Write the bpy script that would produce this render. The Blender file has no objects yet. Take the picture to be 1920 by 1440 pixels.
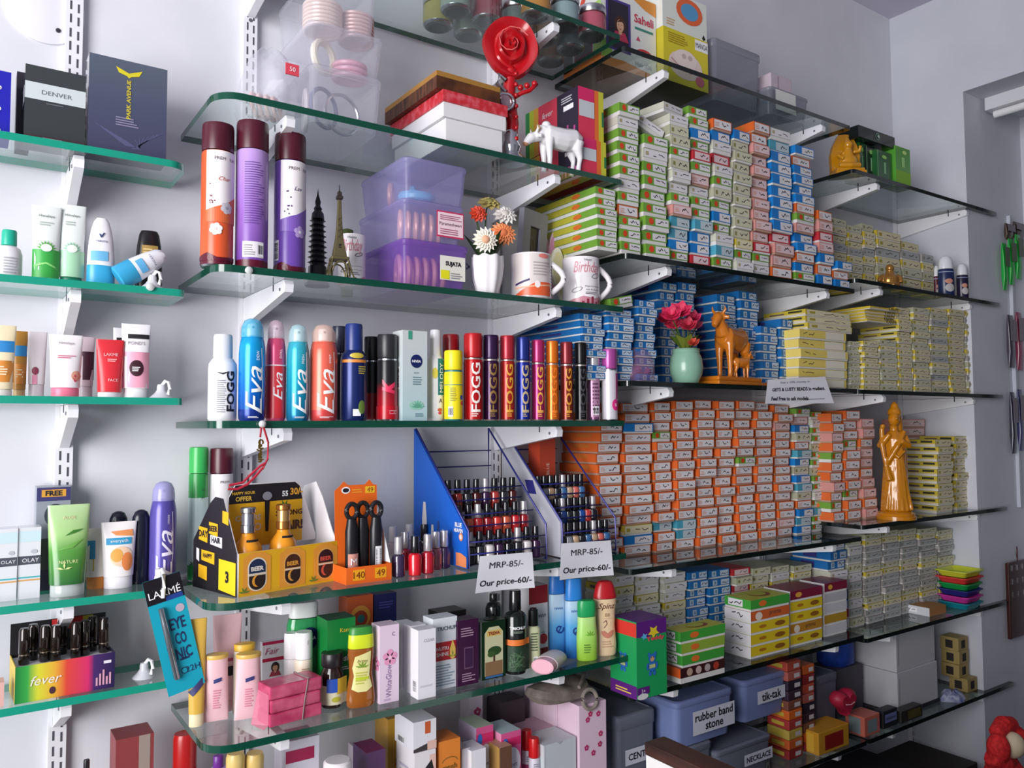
import bpy, bmesh, math, random
from mathutils import Vector, Matrix
PI = math.pi
rnd = random.Random(7)
C = bpy.context.scene.collection
SC = bpy.context.scene

# ------------------------------------------------------------------ camera
F_PX, YAW, PITCH, ROLL = 1500.9, math.radians(34.60), math.radians(2.982), math.radians(-0.276)
EYE = 1.5                                   # camera height above the floor
WALL_Y, DEPTH, THICK = 1.6, 0.274, 0.012     # back wall, shelf depth, glass thickness
YF = WALL_Y - DEPTH
def cam_axes():
    f = Vector((math.sin(YAW)*math.cos(PITCH), math.cos(YAW)*math.cos(PITCH), math.sin(PITCH)))
    r = Vector((math.cos(YAW), -math.sin(YAW), 0)); u = r.cross(f)
    c, s = math.cos(ROLL), math.sin(ROLL)
    return f, c*r+s*u, -s*r+c*u
CF, CR, CU = cam_axes()
cam = bpy.data.cameras.new('camera'); cam_o = bpy.data.objects.new('camera', cam); C.objects.link(cam_o)
cam.sensor_width = 36; cam.lens = 36*F_PX/1920; cam.clip_start = 0.02
cam_o.matrix_world = Matrix(((CR.x, CU.x, -CF.x, 0), (CR.y, CU.y, -CF.y, 0), (CR.z, CU.z, -CF.z, EYE), (0, 0, 0, 1)))
SC.camera = cam_o

# ------------------------------------------------------------------ light
SC.view_settings.view_transform = 'Standard'; SC.view_settings.look = 'None'
SC.view_settings.gamma = 1; SC.view_settings.use_curve_mapping = False
SC.view_settings.exposure = 0.0
W = bpy.data.worlds.new('sky'); SC.world = W; W.use_nodes = True
W.node_tree.nodes['Background'].inputs[0].default_value = (0.85, 0.92, 1.0, 1)
W.node_tree.nodes['Background'].inputs[1].default_value = 0.36
def area(name, loc, target, sx, sy, power, color):
    l = bpy.data.lights.new(name, 'AREA'); l.shape = 'RECTANGLE'; l.size = sx; l.size_y = sy; l.energy = power; l.color = color
    o = bpy.data.objects.new(name, l); C.objects.link(o); o.location = loc
    o.rotation_euler = (Vector(target)-Vector(loc)).to_track_quat('-Z', 'Y').to_euler()
    return o
area('shopfront_daylight', (-1.75, -.1, 1.75), (1.0, 1.5, 1.8), 1.6, 2.0, 59, (1.0, 0.985, 1.0)).data.spread = math.radians(125)

# ------------------------------------------------------------------ pixel -> place helpers (the camera above, 1920 x 1440)
DEP = {'L': .15, 'M': DEPTH, 'R': DEPTH, 'F': DEPTH}
def front_of(sh): return WALL_Y-DEP[sh[0]]
def depth_of(x, y, z): return x*CF.x + y*CF.y + (z-EYE)*CF.z
def Xat(px, y, z):
    k = (px-960)/F_PX; h = z-EYE
    a = CR.x - k*CF.x; b = y*(CR.y-k*CF.y) + h*(CR.z-k*CF.z)
    return -b/a
def Zat(py, x, y):
    k = (720-py)/F_PX
    a = CU.z - k*CF.z; b = x*(CU.x-k*CF.x) + y*(CU.y-k*CF.y)
    return EYE - b/a
def ray(px, py): return CF*F_PX + CR*(px-960) + CU*(720-py)
def on_z(px, py, z):
    d = ray(px, py); t = (z-EYE)/d.z; return d.x*t, d.y*t
def on_y(px, py, y):
    d = ray(px, py); t = y/d.y; return d.x*t, EYE+d.z*t

SH = {k: EYE+v for k, v in dict(L1=.460, L2=.237, L3=.050, L4=-.270, L5=-.423, L6=-.72, M0=.890, M1=.554, M2=.265, M3=.010, M4=-.282, M5=-.505, M6=-.79,
      R1=.869, R2=.389, R3=.100, R4=-.320, R5=-.595, R6=-.887, F1=.745, F2=.422, F3=.099, F4=-.289, F5=-.608, F6=-.887, M6b=-.6495).items()}

# ------------------------------------------------------------------ materials
def lin(h):
    h = h.lstrip('#'); c = [int(h[i:i+2], 16)/255 for i in (0, 2, 4)]
    return tuple(x/12.92 if x <= .04045 else ((x+.055)/1.055)**2.4 for x in c)
MATS = {}
def M(hx, rough=.5, metal=0, alpha=1, coat=0, trans=0):
    key = (hx, rough, metal, alpha, coat, trans)
    if key in MATS: return MATS[key]
    m = bpy.data.materials.new('finish_'+hx.lstrip('#')); m.use_nodes = True
    b = m.node_tree.nodes['Principled BSDF']
    b.inputs['Base Color'].default_value = (*lin(hx), 1); b.inputs['Roughness'].default_value = rough
    b.inputs['Metallic'].default_value = metal; b.inputs['Alpha'].default_value = alpha
    b.inputs['Coat Weight'].default_value = coat; b.inputs['Transmission Weight'].default_value = trans
    MATS[key] = m
    return m
def noisy(name, c1, c2, scale, rough=.8, detail=6, bump=0, stretch=None, contrast=(.35, .65)):
    m = bpy.data.materials.new(name); m.use_nodes = True; nt = m.node_tree; b = nt.nodes['Principled BSDF']
    tc = nt.nodes.new('ShaderNodeTexCoord'); mp = nt.nodes.new('ShaderNodeMapping')
    if stretch: mp.inputs['Scale'].default_value = stretch
    n = nt.nodes.new('ShaderNodeTexNoise'); n.inputs['Scale'].default_value = scale; n.inputs['Detail'].default_value = detail
    r = nt.nodes.new('ShaderNodeValToRGB'); r.color_ramp.elements[0].color = (*lin(c1), 1); r.color_ramp.elements[1].color = (*lin(c2), 1)
    r.color_ramp.elements[0].position, r.color_ramp.elements[1].position = contrast
    nt.links.new(tc.outputs['Object'], mp.inputs['Vector']); nt.links.new(mp.outputs[0], n.inputs['Vector'])
    nt.links.new(n.outputs['Fac'], r.inputs['Fac']); nt.links.new(r.outputs[0], b.inputs['Base Color'])
    b.inputs['Roughness'].default_value = rough
    if bump:
        bp = nt.nodes.new('ShaderNodeBump'); bp.inputs['Strength'].default_value = bump; bp.inputs['Distance'].default_value = .004
        nt.links.new(n.outputs['Fac'], bp.inputs['Height']); nt.links.new(bp.outputs[0], b.inputs['Normal'])
    return m
def pane_mat(name, tint, refl=1.0, ior=1.5, rough=0.0):
    m = bpy.data.materials.new(name); m.use_nodes = True; nt = m.node_tree
    nt.nodes.remove(nt.nodes['Principled BSDF']); out = nt.nodes['Material Output']
    t = nt.nodes.new('ShaderNodeBsdfTransparent'); t.inputs[0].default_value = (*tint, 1)
    g = nt.nodes.new('ShaderNodeBsdfGlossy'); g.inputs['Roughness'].default_value = rough; g.inputs[0].default_value = (refl, refl, refl, 1)
    lw = nt.nodes.new('ShaderNodeLayerWeight'); lw.inputs[0].default_value = .5
    p = nt.nodes.new('ShaderNodeMath'); p.operation = 'POWER'; p.inputs[1].default_value = 5
    f = nt.nodes.new('ShaderNodeMath'); f.operation = 'MULTIPLY_ADD'; f0 = ((ior-1)/(ior+1))**2; f.inputs[1].default_value = 1-f0; f.inputs[2].default_value = f0
    nt.links.new(lw.outputs['Facing'], p.inputs[0]); nt.links.new(p.outputs[0], f.inputs[0])
    x = nt.nodes.new('ShaderNodeMixShader')
    nt.links.new(f.outputs[0], x.inputs[0]); nt.links.new(t.outputs[0], x.inputs[1]); nt.links.new(g.outputs[0], x.inputs[2]); nt.links.new(x.outputs[0], out.inputs[0])
    return m
def milky(name, hx, a, rough=.25):
    """frosted plastic: part see-through, part scattering"""
    m = bpy.data.materials.new(name); m.use_nodes = True; nt = m.node_tree; b = nt.nodes['Principled BSDF']; out = nt.nodes['Material Output']
    b.inputs['Base Color'].default_value = (*lin(hx), 1); b.inputs['Roughness'].default_value = rough
    tl = nt.nodes.new('ShaderNodeBsdfTranslucent'); tl.inputs[0].default_value = (*lin(hx), 1)
    t = nt.nodes.new('ShaderNodeBsdfTransparent'); x = nt.nodes.new('ShaderNodeMixShader'); y = nt.nodes.new('ShaderNodeMixShader')
    x.inputs[0].default_value = .35; y.inputs[0].default_value = a
    nt.links.new(b.outputs[0], x.inputs[1]); nt.links.new(tl.outputs[0], x.inputs[2]); nt.links.new(t.outputs[0], y.inputs[1]); nt.links.new(x.outputs[0], y.inputs[2]); nt.links.new(y.outputs[0], out.inputs[0])
    return m
def ramp_mat(name, stops, axis='Z', lo=0.0, hi=1.0, rough=.4, metal=0, coat=0):
    """printed colour blend along a local axis"""
    m = bpy.data.materials.new(name); m.use_nodes = True; nt = m.node_tree; b = nt.nodes['Principled BSDF']
    tc = nt.nodes.new('ShaderNodeTexCoord'); sp = nt.nodes.new('ShaderNodeSeparateXYZ'); mr = nt.nodes.new('ShaderNodeMapRange')
    mr.inputs[1].default_value, mr.inputs[2].default_value = lo, hi
    r = nt.nodes.new('ShaderNodeValToRGB'); cr = r.color_ramp
    while len(cr.elements) < len(stops): cr.elements.new(.5)
    for e, (p, c) in zip(cr.elements, stops): e.position = p; e.color = (*lin(c), 1)
    nt.links.new(tc.outputs['Object'], sp.inputs[0]); nt.links.new(sp.outputs[axis], mr.inputs[0]); nt.links.new(mr.outputs[0], r.inputs[0])
    nt.links.new(r.outputs[0], b.inputs['Base Color']); b.inputs['Roughness'].default_value = rough; b.inputs['Metallic'].default_value = metal; b.inputs['Coat Weight'].default_value = coat
    return m
INK = M('1c1a20', .6); WHITE = M('f2f2f4', .45); PAPER = M('e9e9ee', .75); SILVER = M('c9c9cf', .25, 1); GOLD = M('c9a24a', .3, 1)

# ------------------------------------------------------------------ 2-D shapes for printed decoration
TEXT = {}
def text2d(s, bold=0.0):
    if 'M' in s: bold = 0.0
    key = (s, bold)
    if key in TEXT: return TEXT[key]
    cu = bpy.data.curves.new('lettering', 'FONT'); cu.body = s; cu.size = 1; cu.resolution_u = 2; cu.offset = bold
    cu.align_x = 'LEFT'
    o = bpy.data.objects.new('lettering', cu); me = o.to_mesh()
    vs = [(v.co.x, v.co.y) for v in me.vertices]; fs = []
    me.calc_loop_triangles()
    fs = [tuple(t.vertices) for t in me.loop_triangles]
    o.to_mesh_clear(); bpy.data.objects.remove(o); bpy.data.curves.remove(cu)
    xs = [v[0] for v in vs] or [0]; ys = [v[1] for v in vs] or [0]
    x0, x1, y0, y1 = min(xs), max(xs), min(ys), max(ys)
    cx, cy = (x0+x1)/2, (y0+y1)/2
    TEXT[key] = ([(a-cx, b-cy) for a, b in vs], fs, x1-x0, y1-y0)
    return TEXT[key]
def split_tri(t, L, out):
    (a, b, c) = t
    d = [((a[0]-b[0])**2+(a[1]-b[1])**2, 0), ((b[0]-c[0])**2+(b[1]-c[1])**2, 1), ((c[0]-a[0])**2+(c[1]-a[1])**2, 2)]
    m, k = max(d)
    if m <= L*L: out.append(t); return
    if k == 1: a, b, c = b, c, a
    elif k == 2: a, b, c = c, a, b
    mid = ((a[0]+b[0])/2, (a[1]+b[1])/2)
    split_tri((a, mid, c), L, out); split_tri((mid, b, c), L, out)

def front(y=0): return lambda u, v, o: (u, y-o, v)
def back_of(y=0): return lambda u, v, o: (-u, y+o, v)
def left(x=0, yc=0): return lambda u, v, o: (x-o, yc-u, v)
def right(x=0, yc=0): return lambda u, v, o: (x+o, yc+u, v)
def top(z=0): return lambda u, v, o: (u, v, z+o)
def under(z=0): return lambda u, v, o: (u, -v, z-o)
def cyl(r, sy=1.0):
    rf = r if callable(r) else (lambda v: r)
    def f(u, v, o):
        R = rf(v); a = u/R
        return ((R+o)*math.sin(a), -(R*sy+o)*math.cos(a), v)
    f.curved = True
    return f

class MB:
    def __init__(s): s.v = []; s.f = []; s.m = []; s.sm = []; s.mats = []
    def mi(s, m):
        if m not in s.mats: s.mats.append(m)
        return s.mats.index(m)
    def add(s, vs, fs, m, smooth=False):
        o = len(s.v); s.v += [tuple(p) for p in vs]; k = s.mi(m)
        for f in fs: s.f.append(tuple(i+o for i in f)); s.m.append(k); s.sm.append(smooth)
        return s
    def box(s, x0, x1, y0, y1, z0, z1, m, **k):
        vs = [(x, y, z) for z in (z0, z1) for y in (y0, y1) for x in (x0, x1)]
        for nm, f in (('bottom', (0, 2, 3, 1)), ('top', (4, 5, 7, 6)), ('front', (0, 1, 5, 4)), ('back', (2, 6, 7, 3)), ('left', (0, 4, 6, 2)), ('right', (1, 3, 7, 5))):
            s.add([vs[i] for i in f], [(0, 1, 2, 3)], k.get(nm, m))
        return s
    def solid(s, x0, x1, y0, y1, z0, z1, m, b=.002):
        """box with softened edges"""
        bm = bmesh.new(); bmesh.ops.create_cube(bm, size=1)
        for v in bm.verts: v.co = Vector(((x0+x1)/2+v.co.x*(x1-x0), (y0+y1)/2+v.co.y*(y1-y0), (z0+z1)/2+v.co.z*(z1-z0)))
        bmesh.ops.bevel(bm, geom=bm.edges[:], offset=b, segments=2, profile=.6, affect='EDGES')
        bm.verts.index_update(); s.add([v.co[:] for v in bm.verts], [[v.index for v in f.verts] for f in bm.faces], m, False); bm.free()
        return s
    def lathe(s, prof, m, seg=24, sx=1, sy=1, c=(0, 0, 0), pw=1.0, cap=True):
        """prof: (radius, z[, material]) bottom to top; pw<1 squares the section"""
        rings = []; ms = []
        for i, p in enumerate(prof):
            ring = []
            for k in range(seg):
                a = 2*PI*k/seg; ca, sa = math.cos(a), math.sin(a)
                if pw != 1.0: ca, sa = math.copysign(abs(ca)**pw, ca), math.copysign(abs(sa)**pw, sa)
                ring.append((c[0]+p[0]*sx*ca, c[1]+p[0]*sy*sa, c[2]+p[1]))
            rings.append(ring); ms.append(p[2] if len(p) > 2 else m)
        for i in range(len(prof)-1):
            mm = ms[i]; a, b = rings[i], rings[i+1]
            s.add(a+b, [(k, (k+1) % seg, seg+(k+1) % seg, seg+k) for k in range(seg)], mm, True)
        if cap:
            if prof[0][0] > 1e-5: s.add(rings[0], [tuple(range(seg))[::-1]], ms[0])
            if prof[-1][0] > 1e-5: s.add(rings[-1], [tuple(range(seg))], ms[-1])
        return s
    def loft(s, rings, m, smooth=True, caps=True, mats=None):
        n = len(rings[0]); vs = [p for r in rings for p in r]
        for i in range(len(rings)-1):
            mm = mats[i] if mats else m
            s.add(rings[i]+rings[i+1], [(k, (k+1) % n, n+(k+1) % n, n+k) for k in range(n)], mm, smooth)
        if caps:
            s.add(rings[0], [tuple(range(n))[::-1]], mats[0] if mats else m); s.add(rings[-1], [tuple(range(n))], mats[-1] if mats else m)
        return s
    def tube(s, path, r, m, seg=8, closed=False):
        pts = [Vector(p) for p in path]; n = len(pts); rings = []
        up = Vector((0.13, .21, 1))
        for i, p in enumerate(pts):
            a = pts[(i-1) % n] if (i or closed) else p; b = pts[(i+1) % n] if (i < n-1 or closed) else p
            t = (b-a).normalized(); q = t.cross(up)
            if q.length < .05: q = t.cross(Vector((1, 0, 0)))
            q.normalize(); w = q.cross(t); R = r[i] if isinstance(r, (list, tuple)) else r
            rings.append([tuple(p+q*R*math.cos(2*PI*k/seg)+w*R*math.sin(2*PI*k/seg)) for k in range(seg)])
        if closed: return s.loft(rings+[rings[0]], m, caps=False)
        return s.loft(rings, m)
    def sphere(s, c, r, m, sx=1, sy=1, sz=1, seg=16, n=10):
        return s.lathe([(r*math.sin(PI*i/n), -r*sz*math.cos(PI*i/n)) for i in range(n+1)], m, seg, sx, sy, c, cap=False)
    def prism(s, pts, ext, m, axis='x'):
        """pts in the plane across axis, ext = (lo, hi) along it"""
        n = len(pts)
        P = (lambda a, b, t: (t, a, b)) if axis == 'x' else (lambda a, b, t: (a, t, b)) if axis == 'y' else (lambda a, b, t: (a, b, t))
        vs = [P(a, b, ext[0]) for a, b in pts]+[P(a, b, ext[1]) for a, b in pts]
        s.add(vs, [tuple(range(n))[::-1], tuple(range(n, 2*n))]+[(k, (k+1) % n, n+(k+1) % n, n+k) for k in range(n)], m)
        return s
    # ---- printed decoration on a surface map
    def rect(s, mp, u0, u1, v0, v1, m, o=.0005, n=None):
        n = n or (max(1, int(abs(u1-u0)/.006)) if getattr(mp, 'curved', 0) else 1); nv = 1
        vs = [mp(u0+(u1-u0)*i/n, v, o) for v in (v0, v1) for i in range(n+1)]
        return s.add(vs, [(i, i+1, n+2+i, n+1+i) for i in range(n)], m, n > 1)
    def poly(s, mp, pts, m, o=.0007):
        if getattr(mp, 'curved', 0):
            out = []; cx = sum(p[0] for p in pts)/len(pts); cy = sum(p[1] for p in pts)/len(pts)
            for i in range(len(pts)): split_tri(((cx, cy), pts[i], pts[(i+1) % len(pts)]), .006, out)
            for t in out: s.add([mp(a, b, o) for a, b in t], [(0, 1, 2)], m)
            return s
        return s.add([mp(a, b, o) for a, b in pts], [tuple(range(len(pts)))], m)
    def ell(s, mp, u, v, ru, rv, m, o=.0007, n=18, a0=0, a1=2*PI):
        return s.poly(mp, [(u+ru*math.cos(a0+(a1-a0)*k/n), v+rv*math.sin(a0+(a1-a0)*k/n)) for k in range(n)], m, o)
    def stroke(s, mp, pts, w, m, o=.0009):
        for (a, b), (c, d) in zip(pts, pts[1:]):
            L = math.hypot(c-a, d-b) or 1; nx, ny = -(d-b)/L*w/2, (c-a)/L*w/2; ex, ey = (c-a)/L*w*.3, (d-b)/L*w*.3
            s.poly(mp, [(a+nx-ex, b+ny-ey), (c+nx+ex, d+ny+ey), (c-nx+ex, d-ny+ey), (a-nx-ex, b-ny-ey)], m, o)
        return s
    def text(s, mp, st, m, u=0, v=0, h=None, w=None, rot=0, o=.0009, bold=.0, shear=0, sy=1):
        vs, fs, tw, th = text2d(st, bold)
        if not fs: return s
        k = h/th if h else w/tw
        kx = w/tw if (w and h) else k
        c, sn = math.cos(math.radians(rot)), math.sin(math.radians(rot))
        P = []
        for a, b in vs:
            a2, b2 = (a+b*shear)*kx, b*k*sy; P.append((u+a2*c-b2*sn, v+a2*sn+b2*c))
        if getattr(mp, 'curved', 0):
            out = []
            for f in fs: split_tri(tuple(P[i] for i in f), .005, out)
            for t in out: s.add([mp(a, b, o) for a, b in t], [(0, 1, 2)], m)
        else: s.add([mp(a, b, o) for a, b in P], fs, m)
        return s
    def lines(s, mp, m, u0, u1, v0, v1, n, o=.0008, fill=.45, jag=True):
        """rows of fine print"""
        st = (v1-v0)/n
        for i in range(n):
            e = u1-(u1-u0)*(rnd.random()*.35 if jag else 0)
            s.rect(mp, u0, e, v0+i*st, v0+i*st+st*fill, m, o)
        return s
    def mesh(s, name):
        me = bpy.data.meshes.new(name); me.from_pydata(s.v, [], s.f)
        for m in s.mats: me.materials.append(m)
        me.polygons.foreach_set('material_index', s.m); me.polygons.foreach_set('use_smooth', s.sm)
        bm = bmesh.new(); bm.from_mesh(me); bmesh.ops.remove_doubles(bm, verts=bm.verts, dist=1e-6)
        for e in bm.edges:
            if len(e.link_faces) == 2 and (e.calc_face_angle(0) > .75 or e.link_faces[0].material_index != e.link_faces[1].material_index): e.smooth = False
        bmesh.ops.recalc_face_normals(bm, faces=bm.faces)
        bm.to_mesh(me); bm.free()
        return me
    def build(s, name, parent=None, loc=None, rot=None):
        o = bpy.data.objects.new(name, s.mesh(name)); C.objects.link(o)
        if parent: o.parent = parent
        if loc: o.location = loc
        if rot: o.rotation_euler = rot
        return o
def tag(o, label, cat, group=None):
    o['label'] = label; o['category'] = cat
    if group: o['group'] = group
    return o
def thing(name, label, cat, loc=(0, 0, 0), rz=0, group=None, rot=None):
    o = bpy.data.objects.new(name, None); C.objects.link(o); o.empty_display_size = .02
    o.location = loc; o.rotation_euler = rot or (0, 0, rz)
    return tag(o, label, cat, group)
def struct(name, mb):
    o = mb.build(name); o['kind'] = 'structure'; return o
def dup(root, loc, rz=None, label=None, group=None, scale=None):
    r = root.copy(); C.objects.link(r); r.location = loc
    if rz is not None: r.rotation_euler = (0, 0, rz)
    if label: r['label'] = label
    if group: r['group'] = group
    if scale: r.scale = scale
    for ch in list(root.children):
        c = ch.copy(); C.objects.link(c); c.parent = r
        for g in list(ch.children):
            d = g.copy(); C.objects.link(d); d.parent = c
    return r
def faces(x, y, k=1.0): return -k*math.atan2(x, y)
def spot(p0, p1, pt, sh, yd):
    """round thing seen between columns p0 and p1, top at row pt, standing on shelf sh, its centre yd behind the front edge"""
    z = SH[sh]; y = front_of(sh)+yd; x = Xat((p0+p1)/2, y, z+.08); zc = depth_of(x, y, z+.08)
    off = math.atan(((p0+p1)/2-960)/F_PX)
    r = (p1-p0)/2*zc*math.cos(off)/F_PX
    return x, y, z, r, Zat(pt, x, y)-z
def slot(p0, p1, pt, sh, yd):
    """front face of a box between columns p0 and p1: centre x, front y, base z, width, height"""
    z = SH[sh]; y = front_of(sh)+yd; x0, x1 = Xat(p0, y, z+.06), Xat(p1, y, z+.06)
    return (x0+x1)/2, y, z, x1-x0, Zat(pt, (x0+x1)/2, y)-z
def yb(px, py, sh): return on_z(px, py, SH[sh])[1]-front_of(sh)
def slotb(p0, p1, pt, pb, sh): return slot(p0, p1, pt, sh, yb((p0+p1)/2, pb, sh))
def spotb(p0, p1, pt, pb, sh, q=1.0):
    yd = yb((p0+p1)/2, pb, sh); r = spot(p0, p1, pt, sh, yd)[3]
    return spot(p0, p1, pt, sh, yd+r*q)
# ------------------------------------------------------------------ the room
wall_m = noisy('painted_plaster', 'd4d4db', 'dbdbe1', 7, .85, 5, .04)
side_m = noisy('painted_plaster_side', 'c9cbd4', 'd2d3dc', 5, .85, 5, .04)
ceil_m = noisy('ceiling_paint', 'c4bfd0', 'cdc8d8', 4, .9)
floor_m = noisy('floor_tile', '3a3532', '48423d', 9, .4)
HC = Zat(36, 2.83, WALL_Y)                   # ceiling height read off the corner
XW, YC = 2.83, 1.345                        # side wall stub and where it ends
struct('wall_back', MB().box(-1.6, XW+.1, WALL_Y, WALL_Y+.12, 0, HC+.1, wall_m))
HL = Zat(172, XW, YC)
struct('wall_right', MB().box(XW, XW+.55, YC, WALL_Y, 0, HC, side_m).box(XW, XW+.55, -.9, YC, HL, HC, side_m).box(XW, XW+.55, -3.0, -.9, 0, HC, side_m).box(XW+.42, XW+.55, -.9, YC, 0, HL, side_m))
struct('ceiling', MB().box(-1.6, XW+.55, -3.0, WALL_Y, HC, HC+.1, ceil_m))
struct('floor', MB().box(-1.6, XW+.55, -3.0, WALL_Y, -.1, 0, floor_m))
struct('wall_front', MB().box(.6, XW+.55, -3.12, -3.0, 0, HC, side_m))
struct('door_1', MB().box(XW+.385, XW+.415, -.6, 1.13, .05, HL-.16, M('23232b', .5)).box(XW+.34, XW+.415, 1.13, 1.2, 0, HL-.09, M('3a3a42', .5)))

# slotted rails, brackets, glass
rail_m = M('e6e5ea', .4); slot_m = M('4a4a52', .8); brk_m = M('eeedf1', .35)
def rail(px, py, label, z0=.35, z1=None):
    x, _ = on_y(px, py, WALL_Y); z1 = z1 or HC-.25
    b = MB().box(x-.0135, x+.0135, WALL_Y-.014, WALL_Y, z0, z1, rail_m); mp = front(WALL_Y-.014); n = int((z1-z0)/.05)
    for i in range(n):
        z = z0+.02+i*.05
        for q, du in ((-.006, 0), (.006, -.004)):
            b.rect(mp, x+q-.0016, x+q+.0016, z+du, z+du+.016, slot_m, .0004); b.rect(mp, x+q-.0016, x+q+.0016, z+du+.024, z+du+.04, slot_m, .0004)
        if i % 7 == 3: b.ell(mp, x, z+.0455, .004, .004, M('77757f', .4, .6), .0006)
    tag(b.build('slotted_rail'), label, 'rail', 'wall rails carrying the shelf brackets'); return x
rx = [rail(132, 300, 'white slotted wall rail behind the shelves at the far left end'), rail(466, 60, 'white slotted wall rail behind the two tall aerosol cans'),
      rail(924, 830, 'white slotted wall rail seen through the nail polish racks'), rail(1121, 520, 'white slotted wall rail behind the green cartons', .35, SH['R1']+.03),
      rail(1412, 556, 'white slotted wall rail behind the blue cartons beside the cow', .35, SH['R1']), rail(1508, 374, 'white slotted wall rail behind the golden family figurine', .35, SH['F1']), rail(1678, 422, 'white slotted wall rail next to the room corner', .35, SH['F1'])]
SIDE = {'L': (-.62, .316), 'M': (.332, 1.222), 'R': (1.230, 2.120), 'F': (2.128, 3.0)}
face_m = pane_mat('glass_face', (.90, .95, .93)); face_d = pane_mat('darker_glass_face', (.80, .86, .84))  # second pane has a darker tint, for the right-hand sections
teal = M('1f9c82', .12, 0, 1, .5); dark = M('0d4636', .12, 0, 1, .5); black = M('0b1512', .15, 0, 1, .5)  # one glass: edge tones per section paint in the falloff of light
def shelf(key, label, edge, face, rc=(.02, .02), x0=None, x1=None):
    dep = DEP[key[0]]
    a, b = SIDE[key[0]]; a = a if x0 is None else x0; b = b if x1 is None else x1
    z = SH[key]; yf = WALL_Y-dep; pts = [(a, WALL_Y-.016)]
    def arc(cx, cy, r, a0, a1):
        return [(cx+r*math.cos(math.radians(a0+(a1-a0)*i/8)), cy+r*math.sin(math.radians(a0+(a1-a0)*i/8))) for i in range(9)]
    pts += arc(a+rc[0], yf+rc[0], rc[0], 180, 270) if rc[0] else [(a, yf)]
    pts += arc(b-rc[1], yf+rc[1], rc[1], 270, 360) if rc[1] else [(b, yf)]
    if b > XW: pts += [(b, YC-.004), (XW-.004, YC-.004), (XW-.004, WALL_Y-.016)]
    else: pts += [(b, WALL_Y-.016)]
    n = len(pts); m = MB()
    m.add([(p[0], p[1], z) for p in pts], [tuple(range(n))], face); m.add([(p[0], p[1], z-THICK) for p in pts], [tuple(range(n))[::-1]], face)
    for i in range(n):
        p, q = pts[i], pts[(i+1) % n]
        m.add([(p[0], p[1], z-THICK), (q[0], q[1], z-THICK), (q[0], q[1], z), (p[0], p[1], z)], [(0, 1, 2, 3)], edge, True)
    return tag(m.build('glass_shelf'), label, 'shelf')
def bracket(x, key, label):
    dep = DEP[key[0]]
    z = SH[key]-THICK-.0005; L = dep-.02; y1 = WALL_Y-.0145
    prof = [(y1, z), (WALL_Y-L, z), (WALL_Y-L-.006, z-.008), (WALL_Y-L-.004, z-.021), (y1, z-(.072 if dep < .2 else .056))]
    t = thing('shelf_bracket', label, 'bracket', (x, 0, 0), group='white brackets under the glass shelves')
    MB().prism(prof, (-.0075, .0075), brk_m).build('arm', t)
    MB().lathe([(.003, 0), (.003, .0015), (0, .002)], M('9a98a0', .4, .7), 10).build('screw', t, (-.0076, WALL_Y-L+.02, z-.014), (0, -PI/2, 0))
    MB().box(-.0085, .0085, WALL_Y-L+.055, WALL_Y-L+.058, z-.012, z-.0002, M('33333a', .6)).build('clip', t)
WHERE = {'L1': 'perfume boxes', 'L2': 'roll-on deodorants', 'L3': 'face cream tubes', 'L4': 'green face wash tube', 'L5': 'lipstick display', 'L6': 'red bottle',
 'M0': 'round jars', 'M1': 'red rose lamp', 'M2': 'birthday mugs', 'M3': 'row of deodorant cans', 'M4': 'nail polish racks', 'M5': 'shampoo and oil boxes', 'M6': 'soap and cream boxes',
 'R1': 'steamer boxes near the ceiling', 'R2': 'mixed green and blue cartons', 'R3': 'golden cow figurine', 'R4': 'orange cartons', 'R5': 'green toy box', 'R6': 'labelled storage tubs',
 'F1': 'green perfume boxes', 'F2': 'small seated figurine', 'F3': 'yellow cartons', 'F4': 'tall golden statue', 'F5': 'stack of coloured baskets', 'F6': 'white cartons in shadow'}
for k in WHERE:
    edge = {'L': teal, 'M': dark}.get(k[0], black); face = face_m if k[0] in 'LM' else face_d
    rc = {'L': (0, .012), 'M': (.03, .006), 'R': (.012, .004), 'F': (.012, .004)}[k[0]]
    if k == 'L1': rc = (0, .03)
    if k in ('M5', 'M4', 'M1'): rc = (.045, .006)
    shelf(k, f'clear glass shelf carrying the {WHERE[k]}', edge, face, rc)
for k, xs in (('L', (rx[0],)), ('M', rx[1:3]), ('R', rx[3:5]), ('F', rx[5:7])):
    for key in WHERE:
        if key[0] != k: continue
        for i, x in enumerate(xs):
            side = '' if len(xs) == 1 else (' first' if i == 0 else ' second')
            bracket(x, key, f'white{side} bracket holding up the glass shelf with the {WHERE[key]}')
x, z = on_y(85, 18, WALL_Y); 
t = thing('junction_cover', 'round white cover plate on the wall beside the rail', 'cover plate', (x, WALL_Y, z))
MB().lathe([(.062, 0), (.062, .004), (.058, .006), (0, .006)], M('e4e2e9', .5), 40).build('plate', t, None, (PI/2, 0, 0))
MB().lathe([(.004, 0), (.004, .002), (0, .003)], M('55535c', .4, .8), 10).build('screw', t, (.02, -.006, -.035), (PI/2, 0, 0))
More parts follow.
